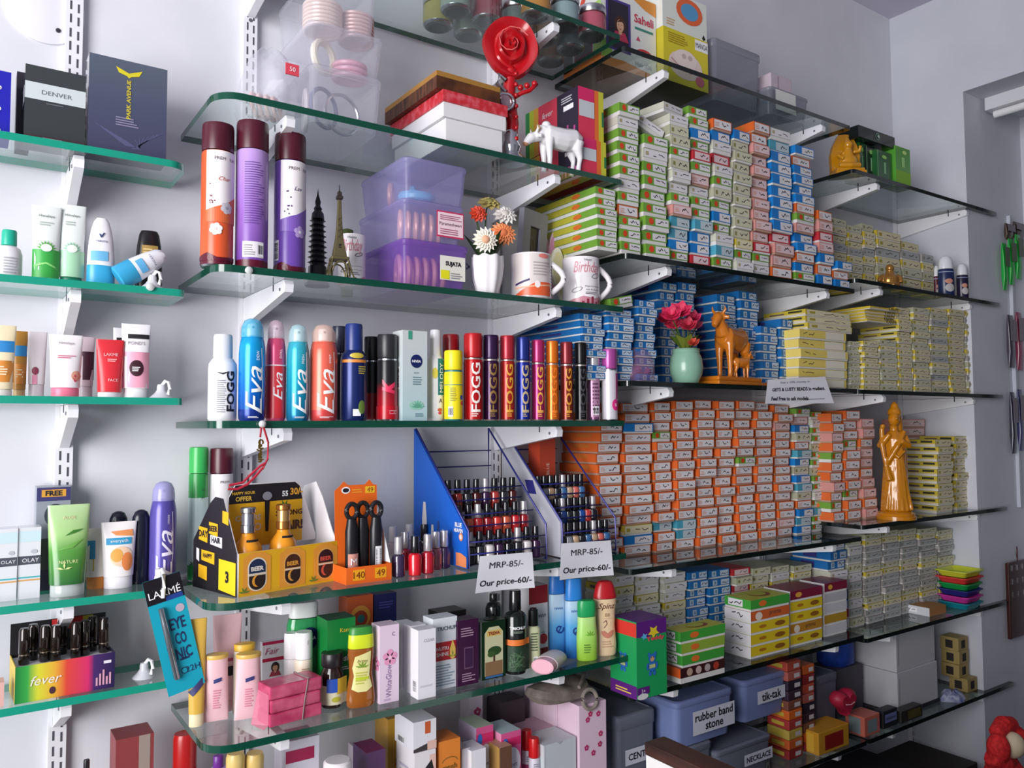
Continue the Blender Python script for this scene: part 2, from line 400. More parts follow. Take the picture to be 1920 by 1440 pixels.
# ------------------------------------------------------------------ builders for goods
def rr(w, d, r, z, n=4, cx=0, cy=0):
    """rounded rectangle ring"""
    pts = []
    for sx, sy, a in ((1, 1, 0), (-1, 1, 90), (-1, -1, 180), (1, -1, 270)):
        for i in range(n+1):
            t = math.radians(a+90*i/n); pts.append((cx+sx*(w/2-r)+r*math.cos(t), cy+sy*(d/2-r)+r*math.sin(t), z))
    return pts
def sup(rx, ry, z, e=.6, n=24, cx=0, cy=0):
    out = []
    for k in range(n):
        a = 2*PI*k/n; c, s = math.cos(a), math.sin(a)
        out.append((cx+rx*math.copysign(abs(c)**e, c), cy+ry*math.copysign(abs(s)**e, s), z))
    return out
def portrait(b, mp, u, v, s, hair='2a1a16', skin='d9a585', cloth='b03a50'):
    """a plain head and shoulders print"""
    b.ell(mp, u, v+.12*s, .34*s, .42*s, M(hair), .0008); b.poly(mp, [(u-.5*s, v-.6*s), (u+.5*s, v-.6*s), (u+.3*s, v-.2*s), (u-.3*s, v-.2*s)], M(cloth), .0009)
    b.rect(mp, u-.09*s, u+.09*s, v-.32*s, v-.1*s, M(skin), .0010); b.ell(mp, u, v+.08*s, .21*s, .29*s, M(skin), .0011)
    for q in (-1, 1): b.ell(mp, u+q*.09*s, v+.12*s, .035*s, .018*s, M('2a1a16'), .0013, 8)
    b.ell(mp, u, v-.07*s, .07*s, .025*s, M('b04848'), .0013, 8); b.poly(mp, [(u-.22*s, v+.2*s), (u+.05*s, v+.42*s), (u+.23*s, v+.2*s), (u+.1*s, v+.28*s)], M(hair), .0013)
def leafs(b, mp, u, v, s, m, n=5, o=.0008, spread=150):
    for i in range(n):
        a = math.radians(90-spread/2+spread*i/(n-1)); b.poly(mp, [(u, v), (u+s*.5*math.cos(a-.25), v+s*.5*math.sin(a-.25)), (u+s*math.cos(a), v+s*math.sin(a)), (u+s*.5*math.cos(a+.25), v+s*.5*math.sin(a+.25))], m, o)
def flower(b, mp, u, v, s, m, m2, n=5, o=.0008):
    for i in range(n):
        a = 2*PI*i/n+.3; b.ell(mp, u+s*.55*math.cos(a), v+s*.55*math.sin(a), s*.42, s*.42, m, o, 10)
    b.ell(mp, u, v, s*.25, s*.25, m2, o+.0003, 8)
def barcode(b, mp, u0, u1, v0, v1, vert=False, o=.0008):
    b.rect(mp, u0, u1, v0, v1, WHITE, o); t = v0+.1*(v1-v0) if vert else u0+.1*(u1-u0); e = v1-.1*(v1-v0) if vert else u1-.1*(u1-u0)
    while t < e:
        w = rnd.choice((.0006, .001, .0014))
        if vert: b.rect(mp, u0+.1*(u1-u0), u1-.1*(u1-u0), t, t+w, INK, o+.0003, 1)
        else: b.rect(mp, t, t+w, v0+.15*(v1-v0), v1-.15*(v1-v0), INK, o+.0003, 1)
        t += w+rnd.choice((.0008, .0012))

def aerosol(label, P, style, body, cap, deco=None, k=.6, cat='deodorant', group=None, name='deodorant_can', ring=None, lo=None):
    x, y, z, r, h = P; t = thing(name, label, cat, (x, y, z), faces(x, y, k), group); b = MB(); c = MB(); ring = ring or SILVER
    lo = lo or body
    if style == 'slim':            # straight can, silver neck ring, taller straight cap
        hb = .71*h; b.lathe([(r*.9, 0, ring), (r*.97, .003, body), (r*.98, hb-.006, body), (r*.93, hb-.002, ring), (r*.93, hb+.001, body), (r*.6, hb+.002)], body, 28)
        c.lathe([(r*.9, hb+.0021), (r*.96, hb+.005), (r*.96, h-.004), (r*.9, h), (r*.55, h-.0006), (0, h-.001)], cap, 28)
    elif style == 'dome':          # sloped shoulders under a see-through domed cap
        hb = .80*h; b.lathe([(r*.88, 0, lo), (r*.97, .004, lo), (r, .012, lo), (r, .11*h, body), (r, .64*h, body), (r*.96, .72*h, body), (r*.84, hb, body), (r*.7, hb+.004)], body, 28)
        c.lathe([(r*.86, hb+.0015), (r*.85, hb+.012), (r*.8, .92*h), (r*.6, .975*h), (r*.3, .995*h), (0, h)], cap, 28)
        n = MB().lathe([(r*.4, hb+.0045), (r*.4, .93*h), (r*.34, .945*h), (0, .945*h)], WHITE, 14); n.ell(cyl(r*.4), 0, .91*h, .0022, .0022, INK, .0006, 8)
        n.build('spray_nozzle', t)
    elif style == 'tall':          # room spray with cap as wide as the can
        hb = .80*h; b.lathe([(r*.93, 0, SILVER), (r, .003, lo), (r, .06*h, body), (r, hb-.004, body), (r*.95, hb, SILVER), (r*.6, hb+.001)], body, 32)
        c.lathe([(r*.985, hb+.0012), (r*.995, hb+.004), (r*.99, h-.006), (r*.95, h-.001), (r*.8, h), (0, h-.002)], cap, 32)
    elif style == 'neck':          # broad shoulders, narrower cap
        hb = .72*h; b.lathe([(r*.92, 0, lo), (r, .004, body), (r, .6*h, body), (r*.97, .66*h, body), (r*.72, hb, body), (r*.5, hb+.003)], body, 28)
        c.lathe([(r*.66, hb+.0005), (r*.68, hb+.004), (r*.66, h-.004), (r*.6, h), (0, h)], cap, 24)
    if deco: deco(b, cyl(r), r, h)
    b.build('can_body', t); c.build('cap', t); return t
def tube(label, P, body, cap, deco=None, k=.4, crimp=1.12, caph=.16, cat='cream tube', name='cream_tube', group=None, lean=0, up=True, capw=.8):
    """squeeze tube standing on its cap, or (up=False) on its crimp with the cap on top"""
    x, y, z, r, h = P; t = thing(name, label, cat, (x, y, z), group=group, rot=(lean, 0, faces(x, y, k))); hc = h*caph
    rf = []
    rings = []; N = 9
    for i in range(N+1):
        q = i/N; a = r*((.86+(crimp-.86)*q)); d = r*.62*(1-q)**.8+.0012
        zz = hc+(h-hc)*q; rings.append(sup(a, d, zz if up else h-zz, .85+.15*q, 24)); rf.append((zz, a, d))
    b = MB().loft(rings if up else rings[::-1], body)
    def mp(u, v, o):
        vv = v if up else h-v
        q = min(1, max(0, (vv-hc)/(h-hc))); a = r*(.86+(crimp-.86)*q); d = r*.62*(1-q)**.8+.0012
        s = max(-.98, min(.98, u/a)); return (u, -d*(1-abs(s)**2.2)**.5-o-.0006, v)
    mp.curved = True
    if deco: deco(b, mp, r, h, hc)
    b.build('tube_body', t); c = MB()
    zc0, zc1 = (0, hc) if up else (h-hc, h)
    c.lathe([(r*capw, zc0), (r*capw*1.02, zc0+.002), (r*capw*1.02, zc1-.0015), (r*capw*.97, zc1)], cap, 24, 1, .72); c.build('cap', t); return t
def bottle(label, P, prof, body, cap, hb=.78, deco=None, k=.5, sy=.55, cat='bottle', name='lotion_bottle', capprof=None, group=None, e=1.0, rot=None, capname='cap'):
    """prof: (radius share, height share) of the body up to hb"""
    x, y, z, r, h = P; t = thing(name, label, cat, (x, y, z), faces(x, y, k), group, rot)
    pr = [(p[0]*r, p[1]*h)+tuple(p[2:]) for p in prof]; b = MB().lathe(pr, body, 28, 1, sy, pw=e)
    def rad(v):
        for (a, za, *_), (c, zb, *_) in zip(pr, pr[1:]):
            if za <= v <= zb and zb > za: return max(.003, a+(c-a)*(v-za)/(zb-za))
        return r
    def mp(u, v, o):
        R = rad(v); s = max(-.97, min(.97, u/R)); 
        return (u, -R*sy*(1-abs(s)**(2/e))**(e/2)-o-.0006, v)
    mp.curved = True
    if deco: deco(b, mp, r, h)
    b.build('bottle_body', t)
    cp = capprof or [(.5, hb+.004), (.52, hb+.01), (.5, .99), (.44, 1), (0, 1)]
    MB().lathe([(p[0]*r, p[1]*h)+tuple(p[2:]) for p in cp], cap, 24, 1, sy if cp[0][0] > .6 else max(sy, .75), pw=e).build(capname, t); return t
def carton(label, S, d, m, deco=None, deco_left=None, rz=0, cat='box', name='product_box', group=None, deco_top=None, rot=None, cols={}, dz=0):
    x, y, z, w, h = S; b = MB().box(-w/2, w/2, 0, d, 0, h, m, **cols)
    if deco: deco(b, front(0), w, h)
    if deco_left: deco_left(b, left(-w/2, d/2), d, h)
    if deco_top: deco_top(b, top(h), w, d)
    o = b.build(name, None, (x, y, z+dz), rot or (0, 0, rz)); return tag(o, label, cat, group)
def remesh(o, vox=.0025, sm=4):
    a = o.modifiers.new('join', 'REMESH'); a.mode = 'VOXEL'; a.voxel_size = vox; a.use_smooth_shade = True
    b = o.modifiers.new('soften', 'SMOOTH'); b.factor = .5; b.iterations = sm
    return o

# ------------------------------------------------------------------ shelf of deodorant cans
rim = SILVER
def v_text(s, col, hh, ww, v=.42, u=0, bold=.02, shear=0):
    m = col if not isinstance(col, str) else M(col, .35)
    return lambda b, mp, r, h: (b.text(mp, s, m, u*r, v*h, hh*r, ww*h, 90, bold=bold, shear=shear), b.lines(mp, m, -.45*r, .3*r, .05*h, .12*h, 3))
def d_white(b, mp, r, h):
    b.text(mp, 'FOGG', INK, .45*r, .34*h, .62*r, .46*h, 90, bold=.03); b.poly(mp, [(-.6*r, .56*h), (-.1*r, .545*h), (.3*r, .565*h), (-.1*r, .53*h)], INK); b.lines(mp, M('8a8a92'), -.5*r, .1*r, .1*h, .48*h, 16)
aerosol('white deodorant can with white cap, first in the row of cans', spot(390, 445, 628, 'M3', .075), 'neck', M('ececee', .35), M('dcdcdf', .35), d_white, .5)
def d_eva(tag_, light=WHITE):
    def f(b, mp, r, h):
        b.text(mp, 'Eva', light, .05*r, .33*h, 1.25*r, .44*h, 90, bold=.0, shear=.35)
        b.text(mp, tag_, light, .3*r, .62*h, .3*r, None, 90) if 0 else b.text(mp, tag_, light, .3*r, .63*h, None, .09*h, 90)
        b.stroke(mp, [(.55*r, .12*h), (.7*r, .3*h), (.68*r, .5*h), (.6*r, .7*h)], .0016, light)
        b.lines(mp, light, -.4*r, .6*r, .03*h, .05*h, 2)
    return f
clearc = lambda c: M(c, .12, 0, .55)
aerosol('tall bright blue body spray can with blue domed cap', spot(447, 498, 597, 'M3', .045), 'dome', ramp_mat('blue_can', [(0, '123a9a'), (.3, '0b6fd0'), (.7, '16a6e6')], 'Z', 0, .18, .25, .3), M('5cc4ec', .12, 0, .6), d_eva('DEW'), .55, lo=M('16348c', .25, .3))
def d_pink(b, mp, r, h):
    b.rect(mp, -1.55*r, 1.55*r, .03*h, .54*h, M('d8323e', .3), .0006); b.rect(mp, -1.55*r, 1.55*r, .54*h, .55*h, WHITE, .0009); b.text(mp, 'Eva', WHITE, .1*r, .36*h, .9*r, .26*h, 90, shear=.35); b.text(mp, 'DOLL', WHITE, .35*r, .66*h, None, .09*h, 90)
aerosol('pink and red body spray can with clear cap', spot(498, 536, 600, 'M3', .06), 'dome', M('e0527c', .25, .2), M('e6c8d6', .12, 0, .5), d_pink, .55)
aerosol('teal body spray can with clear cap and white script', spot(537, 580, 608, 'M3', .045), 'dome', ramp_mat('teal_can', [(0, '1277a8'), (.5, '18a8c4'), (1, '4cc0d4')], 'Z', 0, .16, .25, .3), M('bfe4ea', .12, 0, .5), d_eva('FRESH'), .55)
aerosol('coral body spray can with clear cap and white script', spot(580, 633, 608, 'M3', .045), 'dome', M('ee6a55', .28, .2), M('f0cdbf', .12, 0, .5), d_eva('SWEET'), .55, lo=M('d84848', .28, .2))
def d_navy(b, mp, r, h):
    b.rect(mp, -1.2*r, .9*r, .595*h, .625*h, M('e08a3c', .4)); b.ell(mp, .1*r, .665*h, .55*r, .028*h, M('c9b23e', .35)); b.rect(mp, -.2*r, .4*r, .05*h, .12*h, WHITE); b.ell(mp, .5*r, .14*h, .3*r, .07*h, M('6f8a3c', .4)); b.lines(mp, M('c9b23e'), .2*r, .9*r, .48*h, .57*h, 4)
aerosol('navy blue deodorant can with orange band and navy cap', spot(638, 688, 608, 'M3', .045), 'neck', M('1b2a66', .25, .3), M('22357c', .35), d_navy, .6)
aerosol('slim dark deodorant can behind the navy can', spot(622, 648, 612, 'M3', .115), 'slim', M('20242e', .3), M('3a3c52', .3), None, .6)
aerosol('plain black and dark red can between navy and black cans', spot(682, 712, 632, 'M3', .085), 'slim', M('8c1420', .3), M('17171a', .35), lambda b, mp, r, h: b.rect(mp, -1.5*r, 1.5*r, .33*h, .7*h, M('17171a', .35)), .6)
def d_ks(b, mp, r, h):
    b.text(mp, 'K', M('e2355c', .3), -.05*r, .4*h, 1.2*r, None, 90, bold=.06, shear=.3); b.rect(mp, -1.55*r, 1.55*r, .02*h, .17*h, M('c01226', .25)); b.lines(mp, M('d8a0a8'), 0, .8*r, .08*h, .13*h, 3)
aerosol('black deodorant can with red lower half and pink letter', spot(706, 746, 628, 'M3', .05), 'slim', ramp_mat('black_red_can', [(.12, 'b81226'), (.34, '8a1524'), (.42, '1d1d20')], 'Z', 0, .17, .28), M('2a2a2e', .35), d_ks, .55)
def d_nivea(b, w, h):
    mp = front(0); b.ell(mp, .05*w, .66*h, .24*w, .075*h, M('15245e', .35)); b.text(mp, 'NIVEA', WHITE, .05*w, .66*h, None, .36*w, o=.0012, bold=.03); b.rect(mp, -.28*w, -.12*w, .9*h, h*.995, M('3f9a80'))
    b.lines(mp, M('6a8a92'), -.1*w, .32*w, .4*h, .5*h, 4); b.text(mp, 'BODY', M('51707a'), .05*w, .53*h, None, .2*w)
    leafs(b, mp, .1*w, .14*h, .3*w, M('6fb59a'), 7); b.ell(mp, .05*w, .17*h, .3*w, .05*h, M('9cd0bc'), .0006); b.lines(mp, M('4a7a8a'), 0, .34*w, .05*h, .09*h, 3)
    barcode(b, left(-w/2, .022), -.012, .012, .35*h, .6*h, True)
carton('pale grey-green body wash box with round navy emblem', slot(755, 801, 620, 'M3', .025), .042, ramp_mat('mint_box', [(0, 'b4d4d8'), (.5, 'c3d2d4'), (1, 'cfd3d2')], 'Z', 0, .17, .45), lambda b, mp, w, h: d_nivea(b, w, h))
def d_mel(b, mp, r, h):
    b.rect(mp, .05*r, .95*r, .28*h, .68*h, M('0f7e86', .4)); b.text(mp, 'MELODY', WHITE, .5*r, .47*h, .5*r, .32*h, 90, o=.0013, bold=.03); b.ell(mp, -.3*r, .52*h, .35*r, .06*h, M('e8d94a')); b.text(mp, 'A', INK, .4*r, .22*h, .5*r); b.ell(mp, .3*r, .12*h, .3*r, .02*h, M('c8663c')); b.ell(mp, .3*r, .085*h, .25*r, .015*h, M('d84050'))
aerosol('white deodorant can with teal upright label', spot(801, 832, 619, 'M3', .055), 'neck', M('efeff0', .3), M('e6e6e8', .3), d_mel, .5)
def d_yel(b, mp, r, h):
    b.rect(mp, -1.5*r, 1.5*r, .505*h, .515*h, M('2c7a86')); barcode(b, mp, -.8*r, -.3*r, .06*h, .2*h); b.rect(mp, .5*r, .9*r, .3*h, .36*h, M('2f5aa8')); b.ell(mp, .75*r, .25*h, .2*r, .03*h, M('d84040')); b.lines(mp, M('8a8a20'), -.6*r, .1*r, .28*h, .48*h, 8)
aerosol('yellow deodorant can without lettering, beside the red-capped can', spot(832, 868, 658, 'M3', .028), 'slim', M('f0dc1e', .35), M('f2e11c', .35), d_yel, .5, ring=M('2c7a86', .4))
aerosol('dark red deodorant can behind the yellow can', spot(829, 862, 628, 'M3', .085), 'slim', M('7c0f18', .3), M('93121c', .3), None, .5)
FG = [(869, 906, 626, 'c91c20', 'c4262a', 'efe3dc', 'red'), (905, 936, 629, '3a1840', '371c44', '8a6a34', 'dark purple'), (937, 966, 630, 'b32a26', 'b52a38', 'd89a34', 'brick red'), (967, 995, 633, '1a2a92', '20307e', 'b9a47a', 'royal blue'),
      (996, 1022, 638, 'a82262', 'b82c68', 'e0a24a', 'magenta'), (1023, 1048, 640, 'e0701a', 'e8741c', 'e9781e', 'orange'), (1050, 1075, 642, '7c261c', '8e2c34', 'd09030', 'brown red'), (1077, 1101, 643, '141416', '18181a', '3a3a3e', 'black')]
for i, (a, b_, pt, c1, c2, tx, nm) in enumerate(FG):
    aerosol(f'{nm} slim deodorant can with {nm} cap and upright block lettering', spot(a, b_, pt, 'M3', .032), 'slim', M(c1, .22, .35), M(c2, .25, .3), v_text('FOGG', tx, .95, .56, .38), .5, group='slim deodorant cans in a row', ring=M('d8c8c0', .25, .8))
aerosol('mauve can with clear silver cap second from the end of the row', spot(1101, 1125, 655, 'M3', .04), 'slim', M('8c5a80', .25, .4), M('c9c4cc', .15, .5), lambda b, mp, r, h: (b.rect(mp, -.8*r, .8*r, .05*h, .6*h, M('b98aa8', .3, .3)), b.lines(mp, M('5a3050'), -.5*r, .6*r, .1*h, .55*h, 9), barcode(b, mp, -.5*r, .5*r, .08*h, .2*h)), .5)
aerosol('white can with pink cap at the end of the row', spot(1127, 1158, 655, 'M3', .032), 'slim', M('e8e4ea', .22, .3), M('b4509e', .25, .3), lambda b, mp, r, h: (b.ell(mp, .45*r, .22*h, .5*r, .08*h, M('dc2c80')), b.text(mp, 'u', WHITE, .45*r, .22*h, .35*r, o=.0013), b.rect(mp, .5*r, 1.3*r, .3*h, .66*h, M('c43a8a'))), .5)

# ------------------------------------------------------------------ shelf of room sprays, towers, tubs and mugs
def d_prem(c1, script, rose):
    def f(b, mp, r, h):
        b.rect(mp, -.75*r, 1.5*r, .3*h, .795*h, M('efe9ea', .35), .0006); b.poly(mp, [(-.75*r, .3*h), (1.5*r, .3*h), (1.5*r, .5*h), (.3*r, .42*h), (-.75*r, .38*h)], M(c1, .35), .0009)
        b.text(mp, 'PREM', M('5a4a52'), .1*r, .74*h, .2*r, o=.0012); b.text(mp, 'IUM', M('5a4a52'), .95*r, .74*h, .2*r, o=.0012); b.text(mp, script, M('c45a4a' if rose == 'w' else '5a3a70'), .4*r, .6*h, .26*r, shear=.35, o=.0012)
        for q in range(9): b.ell(mp, (-.5+rnd.random()*.5)*r, (.42+.16*rnd.random())*h, .045*r, .006*h, M('7a2f35' if rose == 'w' else '4a2a66'), .0012, 8)
        if rose == 'w':
            flower(b, mp, .55*r, .4*h, .42*r, M('cfc8d2'), M('a8a0b0'), 6, .0012); flower(b, mp, -.1*r, .25*h, .42*r, M('efe9e8'), M('d8c8c4'), 6, .0012)
        else: flower(b, mp, .5*r, .3*h, .42*r, M('b49ad4'), M('efe6f4'), 5, .0012); barcode(b, mp, -1.25*r, -.85*r, .1*h, .24*h, True)
        b.poly(mp, [(-1.5*r, .035*h), (1.5*r, .035*h), (1.5*r, .07*h), (.2*r, .045*h), (-.6*r, .09*h), (-1.5*r, .06*h)], M('5a1028', .3), .0009)
    return f
maroon = M('4d1526', .32)
aerosol('orange room spray can with white rose and maroon cap', spot(376, 438, 236, 'M2', .045), 'tall', M('dd5a30', .3), maroon, d_prem('e0693c', 'Char', 'w'), .85, cat='room spray', name='room_spray_can', lo=M('5a1028', .3))
def d_backlabel(b, mp, r, h):
    b.lines(mp, M('5c3a86'), -.5*r, .75*r, .3*h, .72*h, 26, fill=.3); b.rect(mp, -.6*r, .75*r, .075*h, .18*h, M('e2dde4')); b.lines(mp, M('8a8490'), -.5*r, .2*r, .09*h, .165*h, 5, o=.0012); barcode(b, mp, .3*r, .7*r, .085*h, .17*h, o=.0012)
aerosol('lilac room spray can turned to its printed back label', spot(441, 503, 232, 'M2', .04), 'tall', ramp_mat('lilac_can', [(0, '6a3f98'), (.5, '9468bc'), (1, 'b795d4')], 'Z', 0, .2, .32), maroon, d_backlabel, .85, cat='room spray', name='room_spray_can', lo=M('5a1028', .3))
aerosol('purple and white room spray can beside the black pagoda', spot(513, 573, 255, 'M2', .06), 'tall', M('6d4aa6', .3), maroon, d_prem('7a58b0', 'Lav', 'p'), .55, cat='room spray', name='room_spray_can', lo=M('5a1028', .3))

# black pagoda
P = spot(573, 618, 353, 'M2', .12); x, y, z, r, h = P
t = thing('pagoda_figurine', 'small black many-storeyed pagoda figurine behind the tower model', 'figurine', (x, y, z), -.35); ebony = M('1b1a1e', .35)
MB().lathe([(1.05*r, 0), (1.05*r, .03*h), (.8*r, .045*h), (.75*r, .2*h), (.72*r, .2*h)], ebony, 8, pw=.7).build('base', t)
b = MB(); pr = [(.7*r, .2*h)]
for i in range(9):
    q = .2+.053*i; rr_ = (.78-.02*i)*r; pr += [(rr_*.78, q*h+.001), (rr_*.78, (q+.034)*h), (rr_*1.12, (q+.04)*h), (rr_*.8, (q+.052)*h)]
pr += [(.4*r, .68*h)]
b.lathe(pr, ebony, 8).build('tiers', t)
MB().lathe([(.55*r, .682*h), (.5*r, .74*h), (.3*r, .77*h), (.36*r, .79*h), (.2*r, .82*h), (.25*r, .86*h), (.08*r, .93*h), (0, h)], ebony, 12).build('spire', t)
# lattice tower model
x, y, z, r, h = spot(604, 668, 347, 'M2', .04); bronze = M('6b6244', .4, .5)
t = thing('tower_figurine', 'olive bronze lattice tower model standing before the mug', 'figurine', (x, y, z), -.2)
w = r*.78
for sx in (-1, 1):
    for sy in (-1, 1):
        b = MB(); path = [(1.0, 0), (.86, .06), (.72, .13), (.6, .2), (.5, .24)]
        b.loft([rr(.26*w*(1.25-q), .26*w*(1.25-q), .003*w/.03, h*v, 1, sx*q*w, sy*q*w) for q, v in path], bronze, False); b.build('leg', t)
b = MB().loft([rr(1.25*w, 1.25*w, .002, .205*h, 1), rr(1.35*w, 1.35*w, .002, .21*h, 1), rr(1.35*w, 1.35*w, .002, .235*h, 1), rr(1.2*w, 1.2*w, .002, .24*h, 1)], bronze, False); b.build('platform', t)
for k in range(4):
    b = MB(); n = 10; pts = [(.66*w*math.cos(PI*i/n), .03*h+.155*h*math.sin(PI*i/n)) for i in range(n+1)]; b.tube([(p[0], -.7*w, p[1]) for p in pts], .0016, bronze, 6); b.build('arch', t, rot=(0, 0, k*PI/2))
b = MB().loft([rr(2*w*q, 2*w*q, .0012, h*v, 1) for q, v in ((.52, .241), (.42, .32), (.3, .42), (.22, .55), (.17, .7), (.14, .84))], bronze, False); mp = front(-.3*w)
for i in range(3): b.rect(front(-.43*w+.02*w*i), -.1*w, .1*w, (.29+.03*i)*h, (.312+.03*i)*h, M('1c1a14'), .0)
for i in range(8): b.stroke(lambda u, v, o: (u, -w*(.31-(v/h-.42)*.55)-.0012, v), [((-.14 if i % 2 else .14)*w, (.42+.03*i)*h), ((.14 if i % 2 else -.14)*w, (.45+.03*i)*h)], .0012, M('4a4430', .5))
b.build('shaft', t)
MB().loft([rr(q*w, q*w, .001, h*v, 1) for q, v in ((.3, .841), (.5, .855), (.5, .88), (.34, .885), (.34, .92), (.1, .94), (.05, 1.0))], M('3c3532', .4, .4), False).build('lantern', t)
# mugs
def mug(label, P, deco, k, handle=0.0, group=None):
    x, y, z, r, h = P; t = thing('mug', label, 'mug', (x, y, z), faces(x, y, k), group); c = M('efeaec', .18, 0, 1, .4)
    b = MB().lathe([(r*.86, 0), (r*.97, .003), (r, .01), (r, h-.002), (r*.985, h), (r*.94, h-.001), (r*.93, .006), (0, .006)], c, 40); deco(b, cyl(r), r, h); b.build('mug_body', t)
    a = handle; pts = [(r*.97+.62*r*math.sin(PI*i/10)*1.0, 0, h*.16+h*.66*i/10) for i in range(11)]
    MB().tube([(p[0]*math.cos(a), p[0]*math.sin(a), p[2]) for p in pts], .1*r+.0022, c, 10).build('handle', t)
def d_bday(b, mp, r, h):
    pk = M('d88a96', .4); gr = M('6a6670', .4)
    b.text(mp, 'Birthday', pk, .05*r, .74*h, .3*h, 1.5*r, shear=.3); b.text(mp, 'Happy', gr, .05*r, .92*h, .06*h); 
    for u, v, s in ((-.55, .3, .28), (.55, .6, .3)): b.stroke(mp, [(u*r+s*r*math.cos(a/8*2*PI), v*h+s*.5*r*math.sin(a/8*2*PI+.6)) for a in range(9)], .0012, gr)
    b.text(mp, 'Hope it is the best', gr, .35*r, .37*h, None, .95*r); b.text(mp, 'ever & all yours', gr, .35*r, .3*h, None, .85*r); b.lines(mp, gr, -.1*r, .8*r, .21*h, .27*h, 2)
    b.poly(mp, [(-1.2*r, .01*h), (1.2*r, .01*h), (1.2*r, .2*h), (.5*r, .12*h), (-.2*r, .17*h), (-1.2*r, .06*h)], M('c88a98', .3)); 
    for q in range(5): b.rect(mp, (-.3+.26*q)*r, (-.17+.26*q)*r, .01*h, (.06+.05*(q % 3))*h, M('8a2a3e', .3), .0011)
def d_car(b, mp, r, h):
    b.rect(mp, -1.3*r, .8*r, .05*h, .97*h, M('dcd2cf', .3)); b.poly(mp, [(-1.2*r, .06*h), (.8*r, .06*h), (.8*r, .36*h), (-.1*r, .34*h), (-.6*r, .22*h)], M('e4633a', .3), .001); b.stroke(mp, [(-1.1*r, .3*h), (-.4*r, .4*h)], .004, M('3a2a5a'), .0012)
    b.stroke(mp, [(-1.1*r, .22*h), (.8*r, .3*h)], .003, M('f0b090'), .0013); b.lines(mp, M('b0a4a4'), -.2*r, .7*r, .5*h, .82*h, 5, o=.001); b.ell(mp, .35*r, .92*h, .3*r, .05*h, M('e08078'), .001)
    b.lines(mp, M('55505a'), .95*r, 1.5*r, .25*h, .8*h, 8, o=.001, jag=False, fill=.3); b.ell(mp, 0, .3*h, .14*r, .08*h, M('efe6e6'), .0014)
mug('white gift mug with orange car print, handle towards the birthday mug', spot(957, 1034, 480, 'M2', .045), d_car, .5, -.35)
mug('white gift mug with pink birthday lettering at the shelf end', spot(1054, 1124, 487, 'M2', .05), d_bday, .5, -.15)
mug('white mug with pink script behind the tower model', spot(634, 686, 443, 'M2', .1), d_bday, 1.1, 1.2)
P = spot(640, 662, 428, 'M2', .2); t = MB().lathe([(P[3], 0), (P[3]*1.1, P[4]*.5), (P[3], P[4]*.97), (0, P[4])], M('5a6a30', .5), 14).build('candle_jar', None, P[:3]); tag(t, 'dull green jar showing above the mug behind the tower', 'jar')
# flower pot
x, y, z, r, h = spot(884, 944, 482, 'M2', .035); t = thing('flower_pot', 'white fluted pot holding artificial daisies beside the purple tub', 'flower pot', (x, y, z))
n = 48; rings = [[(r*q*(1+.045*math.cos(8*2*PI*k/n))*math.cos(2*PI*k/n), r*q*(1+.045*math.cos(8*2*PI*k/n))*math.sin(2*PI*k/n), h*v+(.02*h*math.cos(8*2*PI*k/n) if v == 1 else 0)) for k in range(n)] for q, v in ((.6, 0), (.66, .03), (.9, .4), (1.0, .75), (.97, 1), (.9, 1), (.85, .8))]
MB().loft(rings, M('f0edee', .3, 0, 1, .3)).build('pot_body', t)
stem_m = M('3d5a2a', .6)
def daisy(label, px, py, yy, s, pm, cm, tilt, n=16):
    fx, fz = on_y(px, py, yy); dx, dy, dz = fx-x, yy-y, fz-z
    hd = MB()
    for ring_, q in ((1.0, 0), (.78, .004), (.55, .007)):
        for k in range(n):
            a = 2*PI*(k+.5*(q > 0))/n; c, sn = math.cos(a), math.sin(a); L = s*ring_; wd = L*2.6/n
            hd.add([(c*s*.15-sn*wd*.5, -.002-q, sn*s*.15+c*wd*.5), (c*L*.7-sn*wd, -.005-q, sn*L*.7+c*wd), (c*L, -.002-q, sn*L), (c*L*.7+sn*wd, -.005-q, sn*L*.7-c*wd), (c*s*.15+sn*wd*.5, -.002-q, sn*s*.15-c*wd*.5)], [(0, 1, 2, 3, 4)], pm)
    f = hd.build('flower', t, (dx, dy, dz), (tilt, 0, faces(fx, yy, .6))); f['label'] = label
    MB().lathe([(s*.34, 0), (s*.32, .004), (s*.2, .007), (0, .008)], cm, 16).build('flower_centre', f, (0, -.006, 0), (PI/2, 0, 0))
    st = MB().tube([(dx*.12, .006, h*.8), (dx*.3, dy*.3+.012, h+(dz-h)*.4), (dx*.9, dy*.9+.01, h+(dz-h)*.92), (dx, dy+.004, dz)], .0016, stem_m, 6).build('stem', t)
daisy('cream white daisy', 909, 450, YF+.012, .027, M('f3eee0', .6), M('e0a886', .7), .1)
daisy('peach gerbera daisy', 942, 440, YF+.05, .03, M('f2975f', .6), M('e88050', .7), -.3)
daisy('white ruffled flower', 946, 405, YF+.055, .027, M('d9d5d0', .6), M('c8c2ba', .7), -.5, 12)
daisy('faded yellow-green flower', 917, 384, YF+.075, .027, M('b0a060', .6), M('8a8048', .7), -.8, 8)
daisy('small red orange flower', 896, 402, YF+.06, .02, M('d84a30', .6), M('b83a24', .7), -.2, 10)
b = MB()
for k in range(15):
    a = k*2.4; L = .04+.03*rnd.random(); ww = .009; c, s_ = math.cos(a), math.sin(a)
    b.add([(c*.004, s_*.004, -.01), (c*L*.4-s_*ww, s_*L*.4+c*ww, L*.6), (c*L*.75, s_*L*.75, L*.95), (c*L*.4+s_*ww, s_*L*.4-c*ww, L*.6)], [(0, 1, 2, 3)], M('2c4020', .6))
b.lathe([(.006, -.02), (.006, .004)], stem_m, 8)
b.build('foliage', t, (0, .002, h*.85))
